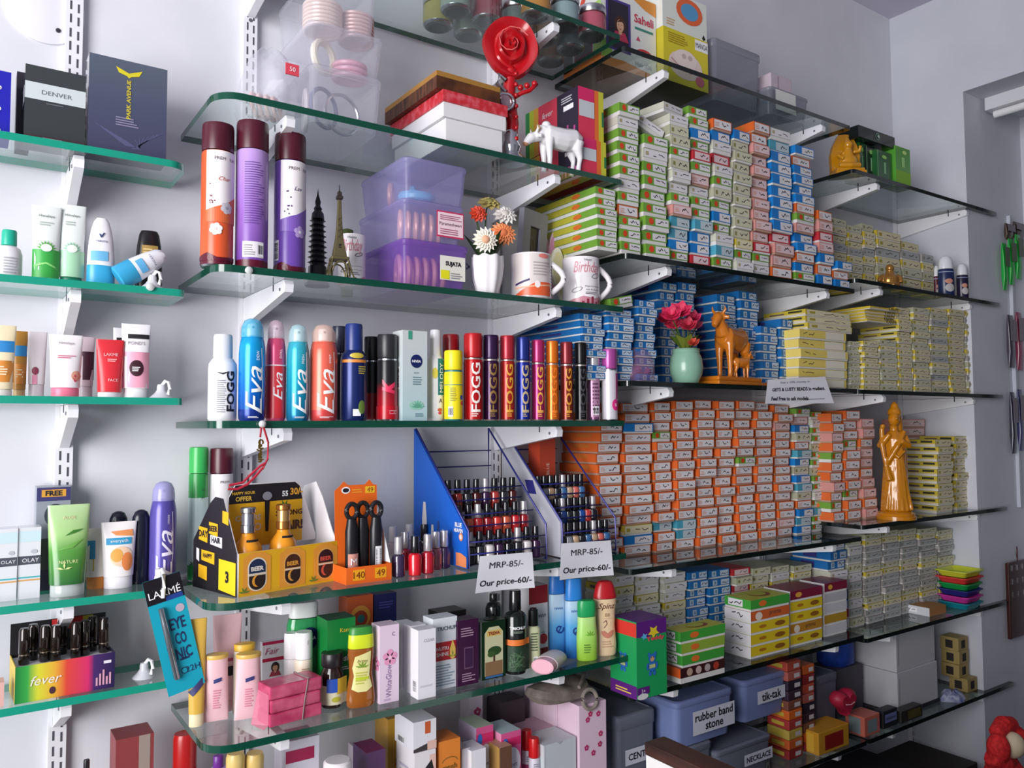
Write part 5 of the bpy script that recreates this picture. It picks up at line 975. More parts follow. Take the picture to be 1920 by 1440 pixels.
carton('shiny dark purple packet box in front of the golden box', M6(686, 722, 1408, .07), .06, M('4a1c56', .25), lambda b, mp, w, h: b.rect(mp, -.4*w, .4*w, .6*h, .8*h, M('7a6a9a')), cols={'top': M('7a2a5a', .3)})
carton('golden box with a portrait behind the white stacked boxes', M6(727, 758, 1346, .15), .06, M('c8983a', .35), lambda b, mp, w, h: portrait(b, mp, .1*w, .6*h, .4*w))
S_ = M6(735, 778, 1412, .035); 
S_ = M6(777, 817, 1408, .04); hl_ = S_[4]
lowb = lambda b, mp, w, h: (b.poly(mp, [(-.5*w, .7*h), (.3*w, .9*h), (.4*w, .8*h), (-.5*w, .5*h)], INK), b.rect(mp, .2*w, .5*w, .2*h, .95*h, M('e8c0b4'), .0006))
carton('white soap box with black design, lower of the stacked pair', S_, .075, M('e6e0e4', .45), lowb, lambda b, mp, d, h: (b.lines(mp, M('b8b4c4'), -.3*d, .3*d, .6*h, .85*h, 4), b.ell(mp, 0, .4*h, .12*d, .06*h, M('d8a0a8'))))
S2 = M6(775, 818, 1352, .04)
carton('white soap box with orange square, upper of the stacked pair', (S2[0]+.001, S2[1]+.002, S2[2]+hl_+.0004, S2[3], S2[4]-hl_), .078, M('e2e0e6', .45), lambda b, mp, w, h: (b.rect(mp, .0, .24*w, .55*h, .95*h, M('c85a2a')), b.poly(mp, [(-.5*w, .1*h), (.5*w, .3*h), (.5*w, 0), (-.5*w, 0)], M('3a3236'), .0006), b.rect(mp, .1*w, .5*w, 0, .28*h, M('e0b8ac'), .0008)), lambda b, mp, d, h: barcode(b, mp, -.35*d, .05*d, .08*h, .34*h))
carton('yellow and orange herbal cream box', M6(823, 863, 1387, .045), .055, ramp_mat('ayush_box', [(.5, 'd8c268'), (.9, 'e0a43a'), (1, 'e2832a')], 'Z', 0, .12, .45), lambda b, mp, w, h: (b.text(mp, 'ayush', M('7a5a1a'), 0, .72*h, None, .66*w, bold=.02), b.poly(mp, [(.36*w*math.cos(a), .78*h+.05*h*math.sin(a)) for a in [PI*k/10 for k in range(11)]]+[(.33*w*math.cos(a), .78*h+.04*h*math.sin(a)) for a in [PI-PI*k/10 for k in range(11)]], M('8a6a2a'), .001)), cols={'top': M('e07a28', .45), 'left': M('e07a28', .45)})
carton('slim white box in front of the pink toothpaste boxes', M6(884, 911, 1405, .045), .05, wb, None, cols={})
carton('slim grey white box next to the yellow herbal box', M6(866, 882, 1403, .06), .04, M('d0ccd4', .5), None)
carton('brown and golden carton in the bottom row', M6(937, 960, 1400, .045), .05, M('6a4a3a', .45), None, cols={'top': M('b89078', .5), 'left': M('b08a4a', .4)})
def d_veet(b, mp, w, h): b.rect(mp, -.5*w, .5*w, .82*h, .92*h, M('d82a6a')); b.ell(mp, .05*w, .6*h, .42*w, .2*h, M('e9e6ee')); b.text(mp, 'Veet', M('7a6a80'), .05*w, .58*h, None, .5*w, o=.0012); b.ell(mp, -.3*w, .86*h, .14*w, .07*h, M('2a6ac0'), .0012); b.rect(mp, -.5*w, .5*w, 0, .3*h, M('a8b8d0'))
carton('pink hair removal cream box, first of two alike', M6(893, 925, 1362, .085), .07, M('dc5a92', .4), d_veet, None, cols={'top': M('b8c4b0', .5), 'left': M('b8a8c4', .5)})
carton('pink hair removal cream box, second of two, beside the red caps', M6(940, 977, 1372, .07), .07, M('dc5a92', .4), d_veet, None, cols={'top': M('b8ccd4', .5), 'left': M('e090b4', .5)})
for p0, p1, pt, yd_, lb in ((978, 998, 1368, .105, 'slim tube with red cap behind its twin'), (991, 1012, 1383, .07, 'slim white tube with red cap in front of its twin')):
    bottle(lb, spot(p0, p1, pt, 'M6', yd_), [(.95, 0), (1, .02), (1, .66), (.9, .7)], M('d8d4e0', .35), M('c81c20', .3), .705, lambda b, mp, r, h: (b.rect(mp, -1.2*r, 1.2*r, .42*h, .5*h, M('a83a6a')), b.lines(mp, M('8a8a9a'), -.5*r, .5*r, .54*h, .64*h, 3)), .4, 1, 'tube', 'slim_tube', [(.98, .708), (1, .72), (.97, .97), (.85, 1), (0, 1)])
carton('white flat-topped carton in front of the pink carrier boxes', M6(1020, 1080, 1390, .05), .075, M('c9cfd2', .5), lambda b, mp, w, h: (b.poly(mp, [(-.1*w, h), (0, .95*h), (.1*w, h)], M('a8aeb2'), .0006), b.stroke(mp, [(-.48*w, .05*h), (-.48*w, .97*h)], .0015, M('e8eaec'))))
pk_m = M('e2c6d6', .5)
def d_pkf(b, mp, w, h):
    for u, v in ((-.2, .82), (.2, .86), (-.25, .5), (.0, .42), (.25, .5), (.28, .62), (-.1, .88)): flower(b, mp, u*w, v*h, .09*w, M('c83a72'), M('e8a0c0'), 5)
    b.lines(mp, M('a87a94'), -.3*w, .3*w, .08*h, .14*h, 2)
for i, (p0, p1, pt, yd_) in enumerate(((1087, 1137, 1318, .045),)):
    x, y, z, w, h = M6(p0, p1, pt, yd_); carton('tall pink carrier box printed with pink flowers', (x, y, z, w, h), .075, pk_m, d_pkf)
    carton('tall plain pink carrier box, middle of the row behind the flower print', (x-.002, y+.0765, z, w, h), .052, pk_m, None); carton('tall plain pink carrier box, rearmost of the row at the wall', (x-.004, y+.130, z, w, h+.006), .068, pk_m, None)
t = carton('flat pink box lying on the cartons behind the red caps', (Xat(1008, YF+.14, SH['M6']+.12), YF+.125, SH['M6']+.095, .09, .022), .08, M('c8a4b4', .5), None); 
tag(MB().solid(-.045, .045, 0, .08, 0, .0945, M('8a7a86', .6), .002).build('storage_carton', None, (Xat(1008, YF+.14, SH['M6']+.12), YF+.125, SH['M6'])), 'mauve carton under the flat pink box', 'box')
# grey bag with buckle on the pink boxes
x, y, z, w, h = M6(1087, 1137, 1318, .045); t = thing('handbag', 'grey brown fabric bag with ring buckle and strap lying on the pink boxes', 'bag', (x-.03, y+.06, z+h+.0065)); fab = noisy('bag_fabric', '6a5f5a', '8a7e76', 40, .8, 4, .2)
b = MB(); b.loft([[(q*.075*s*math.cos(a)-.02, .055*s*math.sin(a)+.004*math.sin(3*a), zz+.006*math.sin(2*a+q)*(zz > 0.004)) for a in [2*PI*k/24 for k in range(24)]] for q, s, zz in ((1, .9, .002), (1.05, 1.0, .012), (1, .95, .026), (.8, .7, .034), (.4, .3, .036))], fab); b.build('bag_body', t)
MB().tube([(.02+.02*math.cos(2*PI*k/18), -.062+.004*math.sin(2*PI*k/18), .0+.02*math.sin(2*PI*k/18)) for k in range(18)], .0045, M('8a8078', .4), 8, True).build('ring_buckle', t, (0, 0, .004))
MB().tube([(.0, -.05, .03), (.03, -.03, .04), (.055, .0, .036), (.078, .03, .018), (.092, .05, .004)], [.004, .005, .0055, .005, .004], fab, 8).build('strap', t)
carton('white patterned soap box standing at the wall behind the pink boxes', M6(880, 905, 1300, .2), .04, M('c8c0cc', .5), lambda b, mp, w, h: (b.rect(mp, -.5*w, .5*w, .62*h, .7*h, M('a83060')), flower(b, mp, .1*w, .8*h, .3*w, M('a8406a'), M('e0b0c4'), 5)))
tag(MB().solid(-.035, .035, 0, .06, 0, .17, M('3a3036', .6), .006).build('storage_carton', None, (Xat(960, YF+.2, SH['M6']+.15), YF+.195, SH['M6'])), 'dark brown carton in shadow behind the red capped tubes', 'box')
for px, lb, c in ((441, 'gold round cap jar at the bottom edge, nearer the red bottle', 'd8bc72'), (477, 'gold round cap jar at the bottom edge, nearer the portrait box', 'd2b46a')):
    bottle(lb, spot(px-18, px+18, 1411, 'M6b', .04), [(.95, 0), (1, .02), (1, .6), (.9, .66)], M('e8c8b8', .35), M(c, .35), .665, None, .4, 1, 'jar', 'cream_jar', [(.95, .67), (1, .68), (1, .94), (.85, 1), (0, 1)])
bottle('purple bottle beside the gold caps', spot(390, 428, 1416, 'M6b', .085), [(.95, 0), (1, .02), (1, .7), (.8, .8)], M('a890c8', .35), M('6a2a8a', .35), .805, None, .4, .8)
# ------------------------------------------------------------------ left-hand shelves

def d_hearts(b, mp, w, h):
    for i in range(6):
        v = (.9-.16*i)*h; u = (-.1+.12*(i % 2))*w; b.ell(mp, u-.05*w, v, .08*w, .03*h, WHITE); b.ell(mp, u+.06*w, v, .08*w, .03*h, WHITE); b.poly(mp, [(u-.12*w, v), (u+.13*w, v), (u, v-.05*h)], WHITE)
carton('royal blue gift box with white hearts at the picture edge', slot(-32, 20, 131, 'L1', .03), .06, M('2222aa', .35), d_hearts, cat='perfume box')
def d_denv(b, mp, w, h):
    b.rect(mp, -.5*w, .5*w, .56*h, .78*h, M('c9d2d4', .35)); b.text(mp, 'DENVER', M('6a7276'), .02*w, .665*h, .055*h, .5*w, o=.001); b.lines(mp, M('6a6e72'), -.15*w, .2*w, .52*h, .545*h, 1); b.lines(mp, M('8a8c90'), -.2*w, .12*w, .06*h, .09*h, 1); b.rect(mp, -.5*w, .5*w, .03*h, .1*h, M('3a2a30'), .0004)
carton('black glossy perfume box with pale silver band', slot(46, 160, 131, 'L1', .028), .05, M('3c4042', .12, 0, 1, .6), d_denv, lambda b, mp, d, h: b.rect(mp, -.4*d, .4*d, .52*h, .74*h, M('d0d0d8')), rz=0, cat='perfume box')  # black raised to grey, the wrap's reflection put into the base colour
carton('slim dark box peeking out behind the silver banded box', slot(30, 56, 136, 'L1', .082), .03, M('2e2a34', .35), None, cat='perfume box')
def d_park(b, mp, w, h):
    b.poly(mp, [(-.17*w, .92*h), (.0, .87*h), (.17*w, .92*h), (.13*w, .86*h), (.03*w, .84*h), (0, .82*h), (-.03*w, .84*h), (-.13*w, .86*h)], M('d6c82a', .4)); b.text(mp, 'PARK AVENUE', M('c9b83a', .4), 0, .6*h, .055*w, .4*h, 90, bold=.03); b.lines(mp, M('8a82a0'), -.16*w, .14*w, .32*h, .42*h, 4)
    for i in range(7): b.stroke(mp, [(-.4*w+.06*i*w, .3*h-.02*i*h), (-.02*w+.02*i*w, .12*h)], .0012, M('55577a'), .0005); b.stroke(mp, [(.45*w-.06*i*w, .32*h-.02*i*h), (.05*w+.02*i*w, .1*h)], .0012, M('55577a'), .0005)
carton('large slate blue perfume box with gold emblem, shrink-wrapped', slot(165, 312, 115, 'L1', .03), .045, ramp_mat('slate_box', [(0, '474560'), (.5, '4a5068'), (1, '56606e')], 'Z', 0, .17, .12, 0, .7), d_park, cat='perfume box')
# deodorant shelf
bottle('white lotion bottle with turquoise cap at the picture edge', spot(-8, 44, 432, 'L2', .045), [(.92, 0), (1, .03), (1, .5), (.85, .62), (.55, .67)], M('e0dfe2', .35), M('1fae92', .35), .675, lambda b, mp, r, h: b.lines(mp, M('a8a8b0'), -.4*r, .7*r, .1*h, .45*h, 6), .4, .8, 'lotion', 'lotion_bottle', [(.52, .68), (.58, .69), (.56, .97), (.5, 1), (0, 1)])
def d_gt(dk):
    def f(b, mp, r, h, hc):
        g1 = '3aa648' if dk else 'a8d8b4'; b.rect(mp, -.95*r, .95*r, hc, .42*h, M(g1, .4), .0004); b.text(mp, 'Himalaya', M('4a5a52'), 0, .86*h, None, 1.1*r); b.lines(mp, M('a8b4ac'), -.5*r, .5*r, .74*h, .8*h, 2); leafs(b, mp, 0, .42*h, .75*r, M('4caa3a' if dk else '8accA4'.lower()), 8, .001); b.ell(mp, 0, .44*h, .4*r, .05*h, M('e8f0e6'), .0013)
        if dk: b.stroke(mp, [(-.8*r, .2*h), (.0, .24*h), (.8*r, .18*h)], .003, M('8ad87a'), .001)
    return f
tube('white and green face wash tube with leaf print', spot(60, 114, 387, 'L2', .05), M('e4e9e6', .35), M('1f7a3a', .35), d_gt(True), .35, 1.05, .05, 'face wash', 'face_wash_tube')
tube('white and mint face wash tube beside the leaf print one', spot(109, 160, 385, 'L2', .055), M('e4ebe8', .35), M('17795a', .35), d_gt(False), .2, 1.05, .09, 'face wash', 'face_wash_tube')
bottle('white roll-on deodorant with sky blue base, standing upright', spot(163, 217, 408, 'L2', .05), [(.9, 0, M('3aa6d4', .3)), (1, .02, M('3aa6d4', .3)), (.98, .29, M('3aa6d4', .3)), (.97, .3, M('e9e9ee', .3)), (.95, .45), (.86, .66), (.72, .82), (.55, .93), (.35, .985), (0, 1)], M('e9e9ee', .3), M('3aa6d4', .3), 1, lambda b, mp, r, h: (b.stroke(mp, [(-.15*r, .74*h), (-.05*r, .7*h), (.15*r, .76*h)], .002, M('2a3a6a')), b.text(mp, 'rexona', M('2a3a6a'), 0, .64*h, None, .8*r), b.rect(mp, -.75*r, .45*r, .36*h, .5*h, M('6ab4dc'))), .3, .6, 'deodorant', 'roll_on_deodorant', [(.6, .001), (.6, .0015), (0, .0016)], e=.9, capname='base_plug')
bottle('black roll-on deodorant with gold label behind the tilted one', spot(254, 305, 433, 'L2', .085), [(.9, 0), (1, .03), (1, .5), (.9, .75), (.75, .93), (.6, .99), (0, 1)], M('1c1a1c', .3), M('1c1a1c', .3), 1, lambda b, mp, r, h: (b.rect(mp, -.6*r, .6*r, .5*h, .75*h, M('a88a4a')), b.lines(mp, M('e0c88a'), -.5*r, .5*r, .54*h, .72*h, 4)), .3, .6, 'deodorant', 'roll_on_deodorant', [(.6, .001), (.6, .0015), (0, .0016)], e=.85, capname='base_plug')
x, y = Xat(236, 1.475, SH['L2']+.02), 1.478; t = thing('roll_on_deodorant', 'blue and white roll-on deodorant tipped over against the black one', 'deodorant', (x-.003, y-.006, SH['L2']+.0195), rot=(0, math.radians(56), 0))
b = MB().lathe([(.017, -.012, M('3aa6d4', .3)), (.021, -.010, M('3aa6d4', .3)), (.021, .018, M('3aa6d4', .3)), (.0205, .019, M('e4e6ee', .3)), (.0185, .045), (.015, .066), (.010, .074), (0, .077)], M('e4e6ee', .3), 24, 1, .75); mp = cyl(.0205, .75); b.rect(mp, -.012, .012, .024, .036, M('5aa8d8'), .001); b.text(mp, 'rexona', M('2a3a6a'), 0, .05, None, .02, 0, o=.0018); b.build('bottle_body', t)
def hook(label, px, py, key, yd=.03):
    y = front_of(key)+yd; x, z = Xat(px, y, SH[key]+.01), SH[key]; t = thing('suction_hook', label, 'hook', (x, y, z), -.5, group='white suction hooks'); wm = M('efeef2', .3)
    MB().lathe([(.019, 0), (.018, .002), (.011, .008), (.007, .014), (.007, .02), (.0055, .024), (0, .025)], M('dcdde4', .25, 0, .85), 20).build('suction_cup', t); MB().tube([(0, -.001, .02), (.008, -.003, .03), (.014, -.004, .027), (.016, -.005, .015), (.013, -.006, .006)], .003, wm, 8).build('hook_arm', t)
hook('white suction hook at the end of the roll-on deodorant shelf', 285, 520, 'L2', .02); hook('white suction hook at the end of the cream tube shelf', 302, 735, 'L3', .03); hook('white suction hook at the end of the lipstick shelf', 270, 1262, 'L5', .045)
stud('small clear stud on the teal glass edge under the roll-ons', 282, 538, front_of('L2'))
# cream tubes
def d_tan(b, mp, r, h, hc): b.rect(mp, -.9*r, .9*r, .62*h, .78*h, M('2f86c8'), .0004); b.rect(mp, -.9*r, .9*r, .2*h, .5*h, M('d88a3a'), .0004); b.lines(mp, M('f0e0c0'), -.5*r, .5*r, .3*h, .44*h, 4)
tube('white and orange sun cream tube at the picture edge', spot(-22, 30, 610, 'L3', .05), M('ecdcb8', .35), M('e8e2dc', .35), d_tan, .3, 1.02, .1)
tube('golden brown sun cream tube next to it', spot(24, 52, 621, 'L3', .09), M('b8843a', .35), M('c8a878', .35), d_tan, .3, 1.02, .12)
tube('white and rose cream tube between the brown and the white tube', spot(52, 88, 622, 'L3', .085), M('e6dde2', .35), M('d8d0d6', .35), lambda b, mp, r, h, hc: (b.ell(mp, -.2*r, .4*h, .35*r, .06*h, M('8a2a4a')), b.rect(mp, -.5*r, .0*r, .2*h, .34*h, M('e08aa8'), .0004)), .3, 1.02, .2)
tube('white face cream tube with pink cap and pink emblem', spot(92, 156, 628, 'L3', .045), M('f0eaec', .35), M('ee7a98', .35), lambda b, mp, r, h, hc: (b.text(mp, 'Himalaya', M('8a7a80'), 0, .86*h, None, .9*r), b.lines(mp, M('c86a84'), -.5*r, .6*r, .62*h, .68*h, 2), b.ell(mp, .6*r, .34*h, .3*r, .08*h, M('e8a890')), b.ell(mp, .55*r, .3*h, .12*r, .06*h, M('d8485e'))), .3, 1.0, .15)
tube('dark plum and pink tube half hidden behind the pink capped tube', spot(146, 178, 632, 'L3', .1), M('d8c4cc', .35), M('cfc0c8', .35), lambda b, mp, r, h, hc: b.rect(mp, -.9*r, .9*r, .3*h, .76*h, M('4a2436'), .0004), .3, 1.02, .2)
tube('red face wash tube with white cap', spot(180, 233, 637, 'L3', .045), M('d8323c', .3), M('e6e4e8', .35), lambda b, mp, r, h, hc: (b.text(mp, 'LAKME', M('f0c8c8'), .05*r, .74*h, None, 1.0*r), b.lines(mp, M('f0b8b8'), -.2*r, .6*r, .62*h, .68*h, 2), b.text(mp, 'FACE', M('f4d0d0'), .2*r, .3*h, None, .7*r)), .35, 1.0, .1)
def d_pond(b, mp, r, h, hc): b.rect(mp, -.92*r, .92*r, .14*h, .62*h, M('efa6bc'), .0004); b.text(mp, "POND'S", M('8a8088'), 0, .74*h, None, 1.2*r); b.rect(mp, -.6*r, .9*r, .8*h, .86*h, INK); b.ell(mp, 0, .4*h, .5*r, .11*h, M('3a1220'), .001); b.lines(mp, WHITE, -.3*r, .3*r, .36*h, .43*h, 3, .0014)
tube('white and pink tube with dark round emblem', spot(228, 282, 608, 'L3', .05), M('f0edf0', .35), M('efeef0', .35), d_pond, .35, 1.04, .13)
tube('second white and pink tube just behind the dark emblem tube', spot(212, 240, 615, 'L3', .095), M('eceaee', .35), M('efeef0', .35), d_pond, .35, 1.04, .13)
# day cream shelf
def d_olay(b, mp, w, h): b.rect(mp, -.5*w, .5*w, .48*h, .6*h, M('4a4e58')); b.text(mp, 'OLAY', M('e6e6ea'), .05*w, .54*h, None, .75*w, o=.001); b.ell(mp, .2*w, .66*h, .15*w, .03*h, M('b8bcc4')); b.rect(mp, -.5*w, .5*w, .29*h, .31*h, M('4ab0b8')); b.rect(mp, -.5*w, .5*w, .25*h, .27*h, M('d8a05a')); b.rect(mp, -.5*w, .5*w, .8*h, .95*h, M('c8e0e6'), .0004)
om = M('e6e8ec', .2, .1)
carton('silver white cream box with grey band at the picture edge', slotb(-5, 32, 992, 1127, 'L4'), .04, om, d_olay); carton('silver white cream box with grey band beside the green tube', slotb(34, 76, 989, 1122, 'L4'), .04, om, d_olay)
carton('tall grey shaving cream box with FREE sticker', slot(66, 130, 912, 'L4', .1), .04, M('9aa0ac', .3, .2), lambda b, mp, w, h: (b.rect(mp, -.5*w, .5*w, .86*h, .99*h, M('3a366a')), b.rect(mp, -.36*w, .36*w, .9*h, .97*h, M('d89a3a'), .0008), b.text(mp, 'FREE', INK, 0, .935*h, .05*h, .5*w, o=.0012, bold=.04), b.ell(mp, .05*w, .72*h, .32*w, .11*h, M('3a4250')), b.text(mp, 'MEN', M('d0d4d8'), .05*w, .72*h, None, .3*w, o=.0012), b.rect(mp, -.5*w, .5*w, .2*h, .5*h, M('4a4e4a'), .0004), b.rect(mp, -.5*w, .5*w, 0, .2*h, M('3a3648'), .0004)))
tube('translucent green aloe tube with clear cap', spotb(88, 168, 946, 1118, 'L4', .5), ramp_mat('aloe_tube', [(0, '2f6a34'), (.4, '5a9a44'), (.6, 'a4cc84'), (1, 'bcd8a4')], 'Z', 0.02, .15, .2), M('c4ccca', .2, 0, .8), lambda b, mp, r, h, hc: (b.text(mp, 'ALOE', M('d8c8a0'), 0, .86*h, None, .6*r), b.poly(mp, [(-.2*r, .66*h), (.2*r, .72*h), (.7*r, .73*h), (.3*r, .69*h)], M('3a7a2a')), b.poly(mp, [(-.6*r, .5*h), (0, .56*h), (.7*r, .62*h), (.2*r, .53*h)], M('6aa84a')), b.text(mp, 'NATURE', M('d8e0a0'), 0, .38*h, None, .9*r), leafs(b, mp, -.2*r, .3*h, .4*r, M('c8d88a'), 3)), .3, 1.0, .13)
tube('white tube with orange cap and blue label, standing behind the orange print tube', spot(160, 206, 990, 'L4', .075), M('e4dcd4', .35), M('d8863a', .35), lambda b, mp, r, h, hc: (b.rect(mp, -.9*r, -.2*r, .5*h, .8*h, M('3a8ab8'), .0004), b.rect(mp, -.9*r, -.3*r, .3*h, .5*h, M('c8b03a'), .0004)), .3, 1.02, .2)
tube('white face wash tube with orange swirl and blue label', spotb(190, 256, 978, 1103, 'L4', .5), M('efeaea', .35), M('e9e6ea', .35), lambda b, mp, r, h, hc: (b.poly(mp, [(-.5*r, .86*h), (.75*r, .88*h), (.8*r, .78*h), (-.2*r, .8*h)], M('e8945a')), b.rect(mp, -.75*r, .7*r, .66*h, .76*h, M('2f9ac8')), b.text(mp, 'everyuth', WHITE, 0, .71*h, None, 1.0*r, o=.001), b.ell(mp, .1*r, .48*h, .65*r, .15*h, M('f0cdb0')), b.ell(mp, -.15*r, .5*h, .35*r, .1*h, M('e6a850'), .001), b.ell(mp, .45*r, .4*h, .32*r, .14*h, M('e8884a'), .001)), .3, 1.02, .18)
for p0, p1, pt, yd_, lb in ((203, 240, 958, .1, 'black bottle with rounded top behind the orange swirl tube'), (246, 282, 955, .075, 'black bottle with rounded top beside the violet can')):
    bottle(lb, spot(p0, p1, pt, 'L4', yd_), [(.95, 0), (1, .02), (1, .8), (.9, .9), (.65, .97), (.3, .995), (0, 1)], M('17172a', .25), M('17172a', .25), 1, None, .4, .75, 'bottle', 'body_wash_bottle', [(.6, .001), (.6, .0015), (0, .0016)], capname='base_plug')
aerosol('violet body spray can with lilac domed cap', spot(280, 331, 902, 'L4', .06), 'dome', M('5c52a8', .28, .25), M('aaa6dc', .12, 0, .7), d_eva('URBANE', M('e0dcf0', .35)), .5)
# eye pencil pack on its hook
yh = front_of('L4')-.012; A, B = on_y(267, 1092, yh), on_y(336, 1072, yh); Cc, D_ = on_y(385, 1275, yh), on_y(317, 1306, yh)
ang = math.atan2(B[1]-A[1], B[0]-A[0]); wpk = math.hypot(B[0]-A[0], B[1]-A[1])*1.02; hpk = math.hypot(D_[0]-A[0], D_[1]-A[1]); tilt = math.atan2(D_[0]-A[0], A[1]-D_[1])
t = thing('eye_pencil_pack', 'turquoise hanging card with silver eye pencil, tilted on its hook', 'cosmetic pack', ((A[0]+B[0])/2, yh, (A[1]+B[1])/2), rot=(0, -tilt, 0))
b = MB().box(-wpk/2, wpk/2, 0, .0012, -hpk, 0, M('14a0b8', .35)); mp = front(0); b.rect(mp, -wpk/2, wpk/2, -.21*hpk, 0, M('17131a', .35), .0004); b.text(mp, 'LAKM\u00c9', WHITE, 0, -.125*hpk, None, .86*wpk, o=.0008, bold=.03); b.rect(mp, 0, .45*wpk, -.21*hpk, -.17*hpk, M('1a3a8a'), .0007); b.ell(mp, .3*wpk, -.3*hpk, .12*wpk, .035*hpk, M('b8a8b8'))
for q, s_ in enumerate(('EYE', 'CO', 'NIC')): b.text(mp, s_, M('1a2a5a'), .14*wpk, (-.42-.13*q)*hpk, .1*hpk, (.42, .3, .42)[q]*wpk, o=.0008, bold=.02)
b.text(mp, '22H', M('1a2a5a'), .28*wpk, -.83*hpk, .05*hpk, o=.0008); b.lines(mp, M('1a2a5a'), 0, .3*wpk, -.74*hpk, -.7*hpk, 1); b.ell(mp, .05*wpk, -.83*hpk, .09*wpk, .03*hpk, M('1a2a5a')); b.ell(mp, .05*wpk, -.83*hpk, .07*wpk, .022*hpk, M('14a0b8'), .001)
b.build('card', t); MB().lathe([(.0042, 0), (.005, .003), (.005, .5*hpk), (.0046, .51*hpk), (.0045, .62*hpk), (0, .625*hpk)], M('9aa0a8', .2, .85), 14).build('pencil', t, (-.2*wpk, -.0058, -.87*hpk))
x, z = Xat(300, front_of('L4')+.02, SH['L4']+.02), SH['L4']; t = thing('suction_hook', 'white suction hook holding the turquoise pencil card', 'hook', (x, front_of('L4')+.022, z), 0, group='white suction hooks'); MB().lathe([(.018, 0), (.017, .002), (.010, .01), (.0075, .02), (.0075, .03), (0, .032)], M('e4e4ec', .3), 18).build('suction_cup', t)
MB().tube([(0, -.006, .026), (0, -.022, .032), (-.001, -.036, .026), (-.001, -.039, .004), (-.002, -.037, -.012)], .0034, WHITE, 8).build('hook_arm', t)
# lipstick display
x0, x1 = Xat(28, 1.462, SH['L5']+.03), Xat(214, 1.475, SH['L5']+.03); zb = SH['L5']; w = x1-x0; t = thing('lipstick_display', 'rainbow printed card display tray holding black lipsticks', 'display', (x0, 1.462, zb), .04); hf, d, hb = .056, .085, .105
rb = ramp_mat('rainbow_print', [(0, '1f7a3a'), (.12, '3aa84a'), (.22, 'd8d83a'), (.38, 'e8b03a'), (.5, 'e0483a'), (.72, 'd8306a'), (.78, '4a2a6a'), (1, '241c4a')], 'X', 0, w, .4)
b = MB().box(0, w, 0, .0012, 0, hf, rb).box(0, .0012, .0012, d, 0, hf, M('d8b83a', .4)).box(w-.0012, w, .0012, d, 0, hf, M('2a2448', .4)).box(.0012, w-.0012, .0012, d, .0, .0012, WHITE); mp = front(0); b.text(mp, 'fever', M('f0e8e0'), .3*w, .55*hf, None, .3*w, shear=.3, o=.001)
for i in range(5): b.rect(mp, (.8+.035*i)*w, (.82+.035*i)*w, .12*hf, (.35+.1*(i % 3))*hf, M('d8a0b8'), .001)
b.rect(mp, .88*w, .96*w, .72*hf, .8*hf, M('e6e0ec'), .001); b.ell(mp, .36*w, .22*hf, .03*w, .1*hf, M('4a2a3a'), .001)
b.build('tray', t); b = MB().box(.0012, w-.0012, .0025, d-.0025, hf-.006, hf-.005, M('d8d4d8', .5)).build('holder_card', t)
b = MB().box(0, w, d, d+.0012, 0, hb, M('1c1a1e', .4)); b.rect(front(d), .42*w, .75*w, .82*hb, .99*hb, M('c82a2a'), .0004); b.rect(front(d), .75*w, .86*w, .84*hb, .99*hb, M('b8b02a'), .0004); b.rect(front(d), .86*w, w, .8*hb, hb, M('2a2628'), .0004); b.build('back_panel', t)
for i in range(9):
    u = (.1+.102*i)*w if i < 9 else 0; v = .022 if i % 2 else .03; v = v+.03*(i in (1, 4, 7)); lx = x0+u; c_, s_ = math.cos(.04), math.sin(.04)
    g = thing('lipstick', ORD[i]+' black glossy lipstick standing in the rainbow display tray', 'lipstick', (x0+u*c_-v*s_, 1.462+u*s_+v*c_, zb+hf-.0045), group='black lipsticks in the rainbow tray'); bk = M('17130f', .08, .3, 1, .6)
    MB().lathe([(.007, 0), (.0078, .001), (.0078, .014), (.0072, .0145, M('9a8a78', .2, .8)), (.0072, .016)], bk, 16).build('base', g); MB().lathe([(.0074, .0162), (.0078, .017), (.0076, .052), (.006, .056), (0, .0565)], M('241a16', .06, .35, 1, .6), 16).build('cap', g)
carton('pink packet at the picture edge beside the lipstick display', slot(-30, 9, 1282, 'L5', .012), .03, M('e0b0a8', .45), None)
# things below the left shelves
carton('brick red packet with gold print at the bottom edge', slot(214, 286, 1381, 'L6', .03), .06, M('8a3a3c', .45), lambda b, mp, w, h: (b.rect(mp, .1*w, .4*w, .0, h, M('9a8a80'), .0004), b.rect(mp, -.4*w, .05*w, .62*h, .72*h, M('b88a3a')), b.rect(mp, -.45*w, .45*w, 0, .45*h, M('c82a28'), .0006)))
bottle('glossy red bottle with red cap at the bottom edge', spot(318, 372, 1374, 'L6', .05), [(.95, 0), (1, .03), (1, .6), (.85, .68)], M('d41c1c', .2, 0, 1, .4), M('b01c1c', .25), .685, None, .4, .9, 'bottle', 'red_bottle', [(.85, .69), (.85, .96), (.75, 1), (0, 1)])
bottle('small dark bottle cap showing at the very bottom', spot(148, 172, 1424, 'L6', .06), [(.9, 0), (1, .03), (1, .7), (.8, .8)], M('241c24', .3), M('1a161a', .3), .805, None, .4, .9)

for a_, b_, lb in ((384, 520, 'plain white carton carrying the gold capped jars'), (604, 664, 'plain white carton carrying the white and pink jar')):
    xa, xb_ = Xat(a_, YF+.03, SH['M6b']), Xat(b_, YF+.03, SH['M6b']); tag(MB().solid(xa, xb_, YF+.012, YF+(.064 if a_ < 400 else .078)+(.05 if a_ < 400 else 0), SH['M6'], SH['M6b']-.0002, M('d4d2d8', .5), .002).build('storage_carton'), lb, 'box')
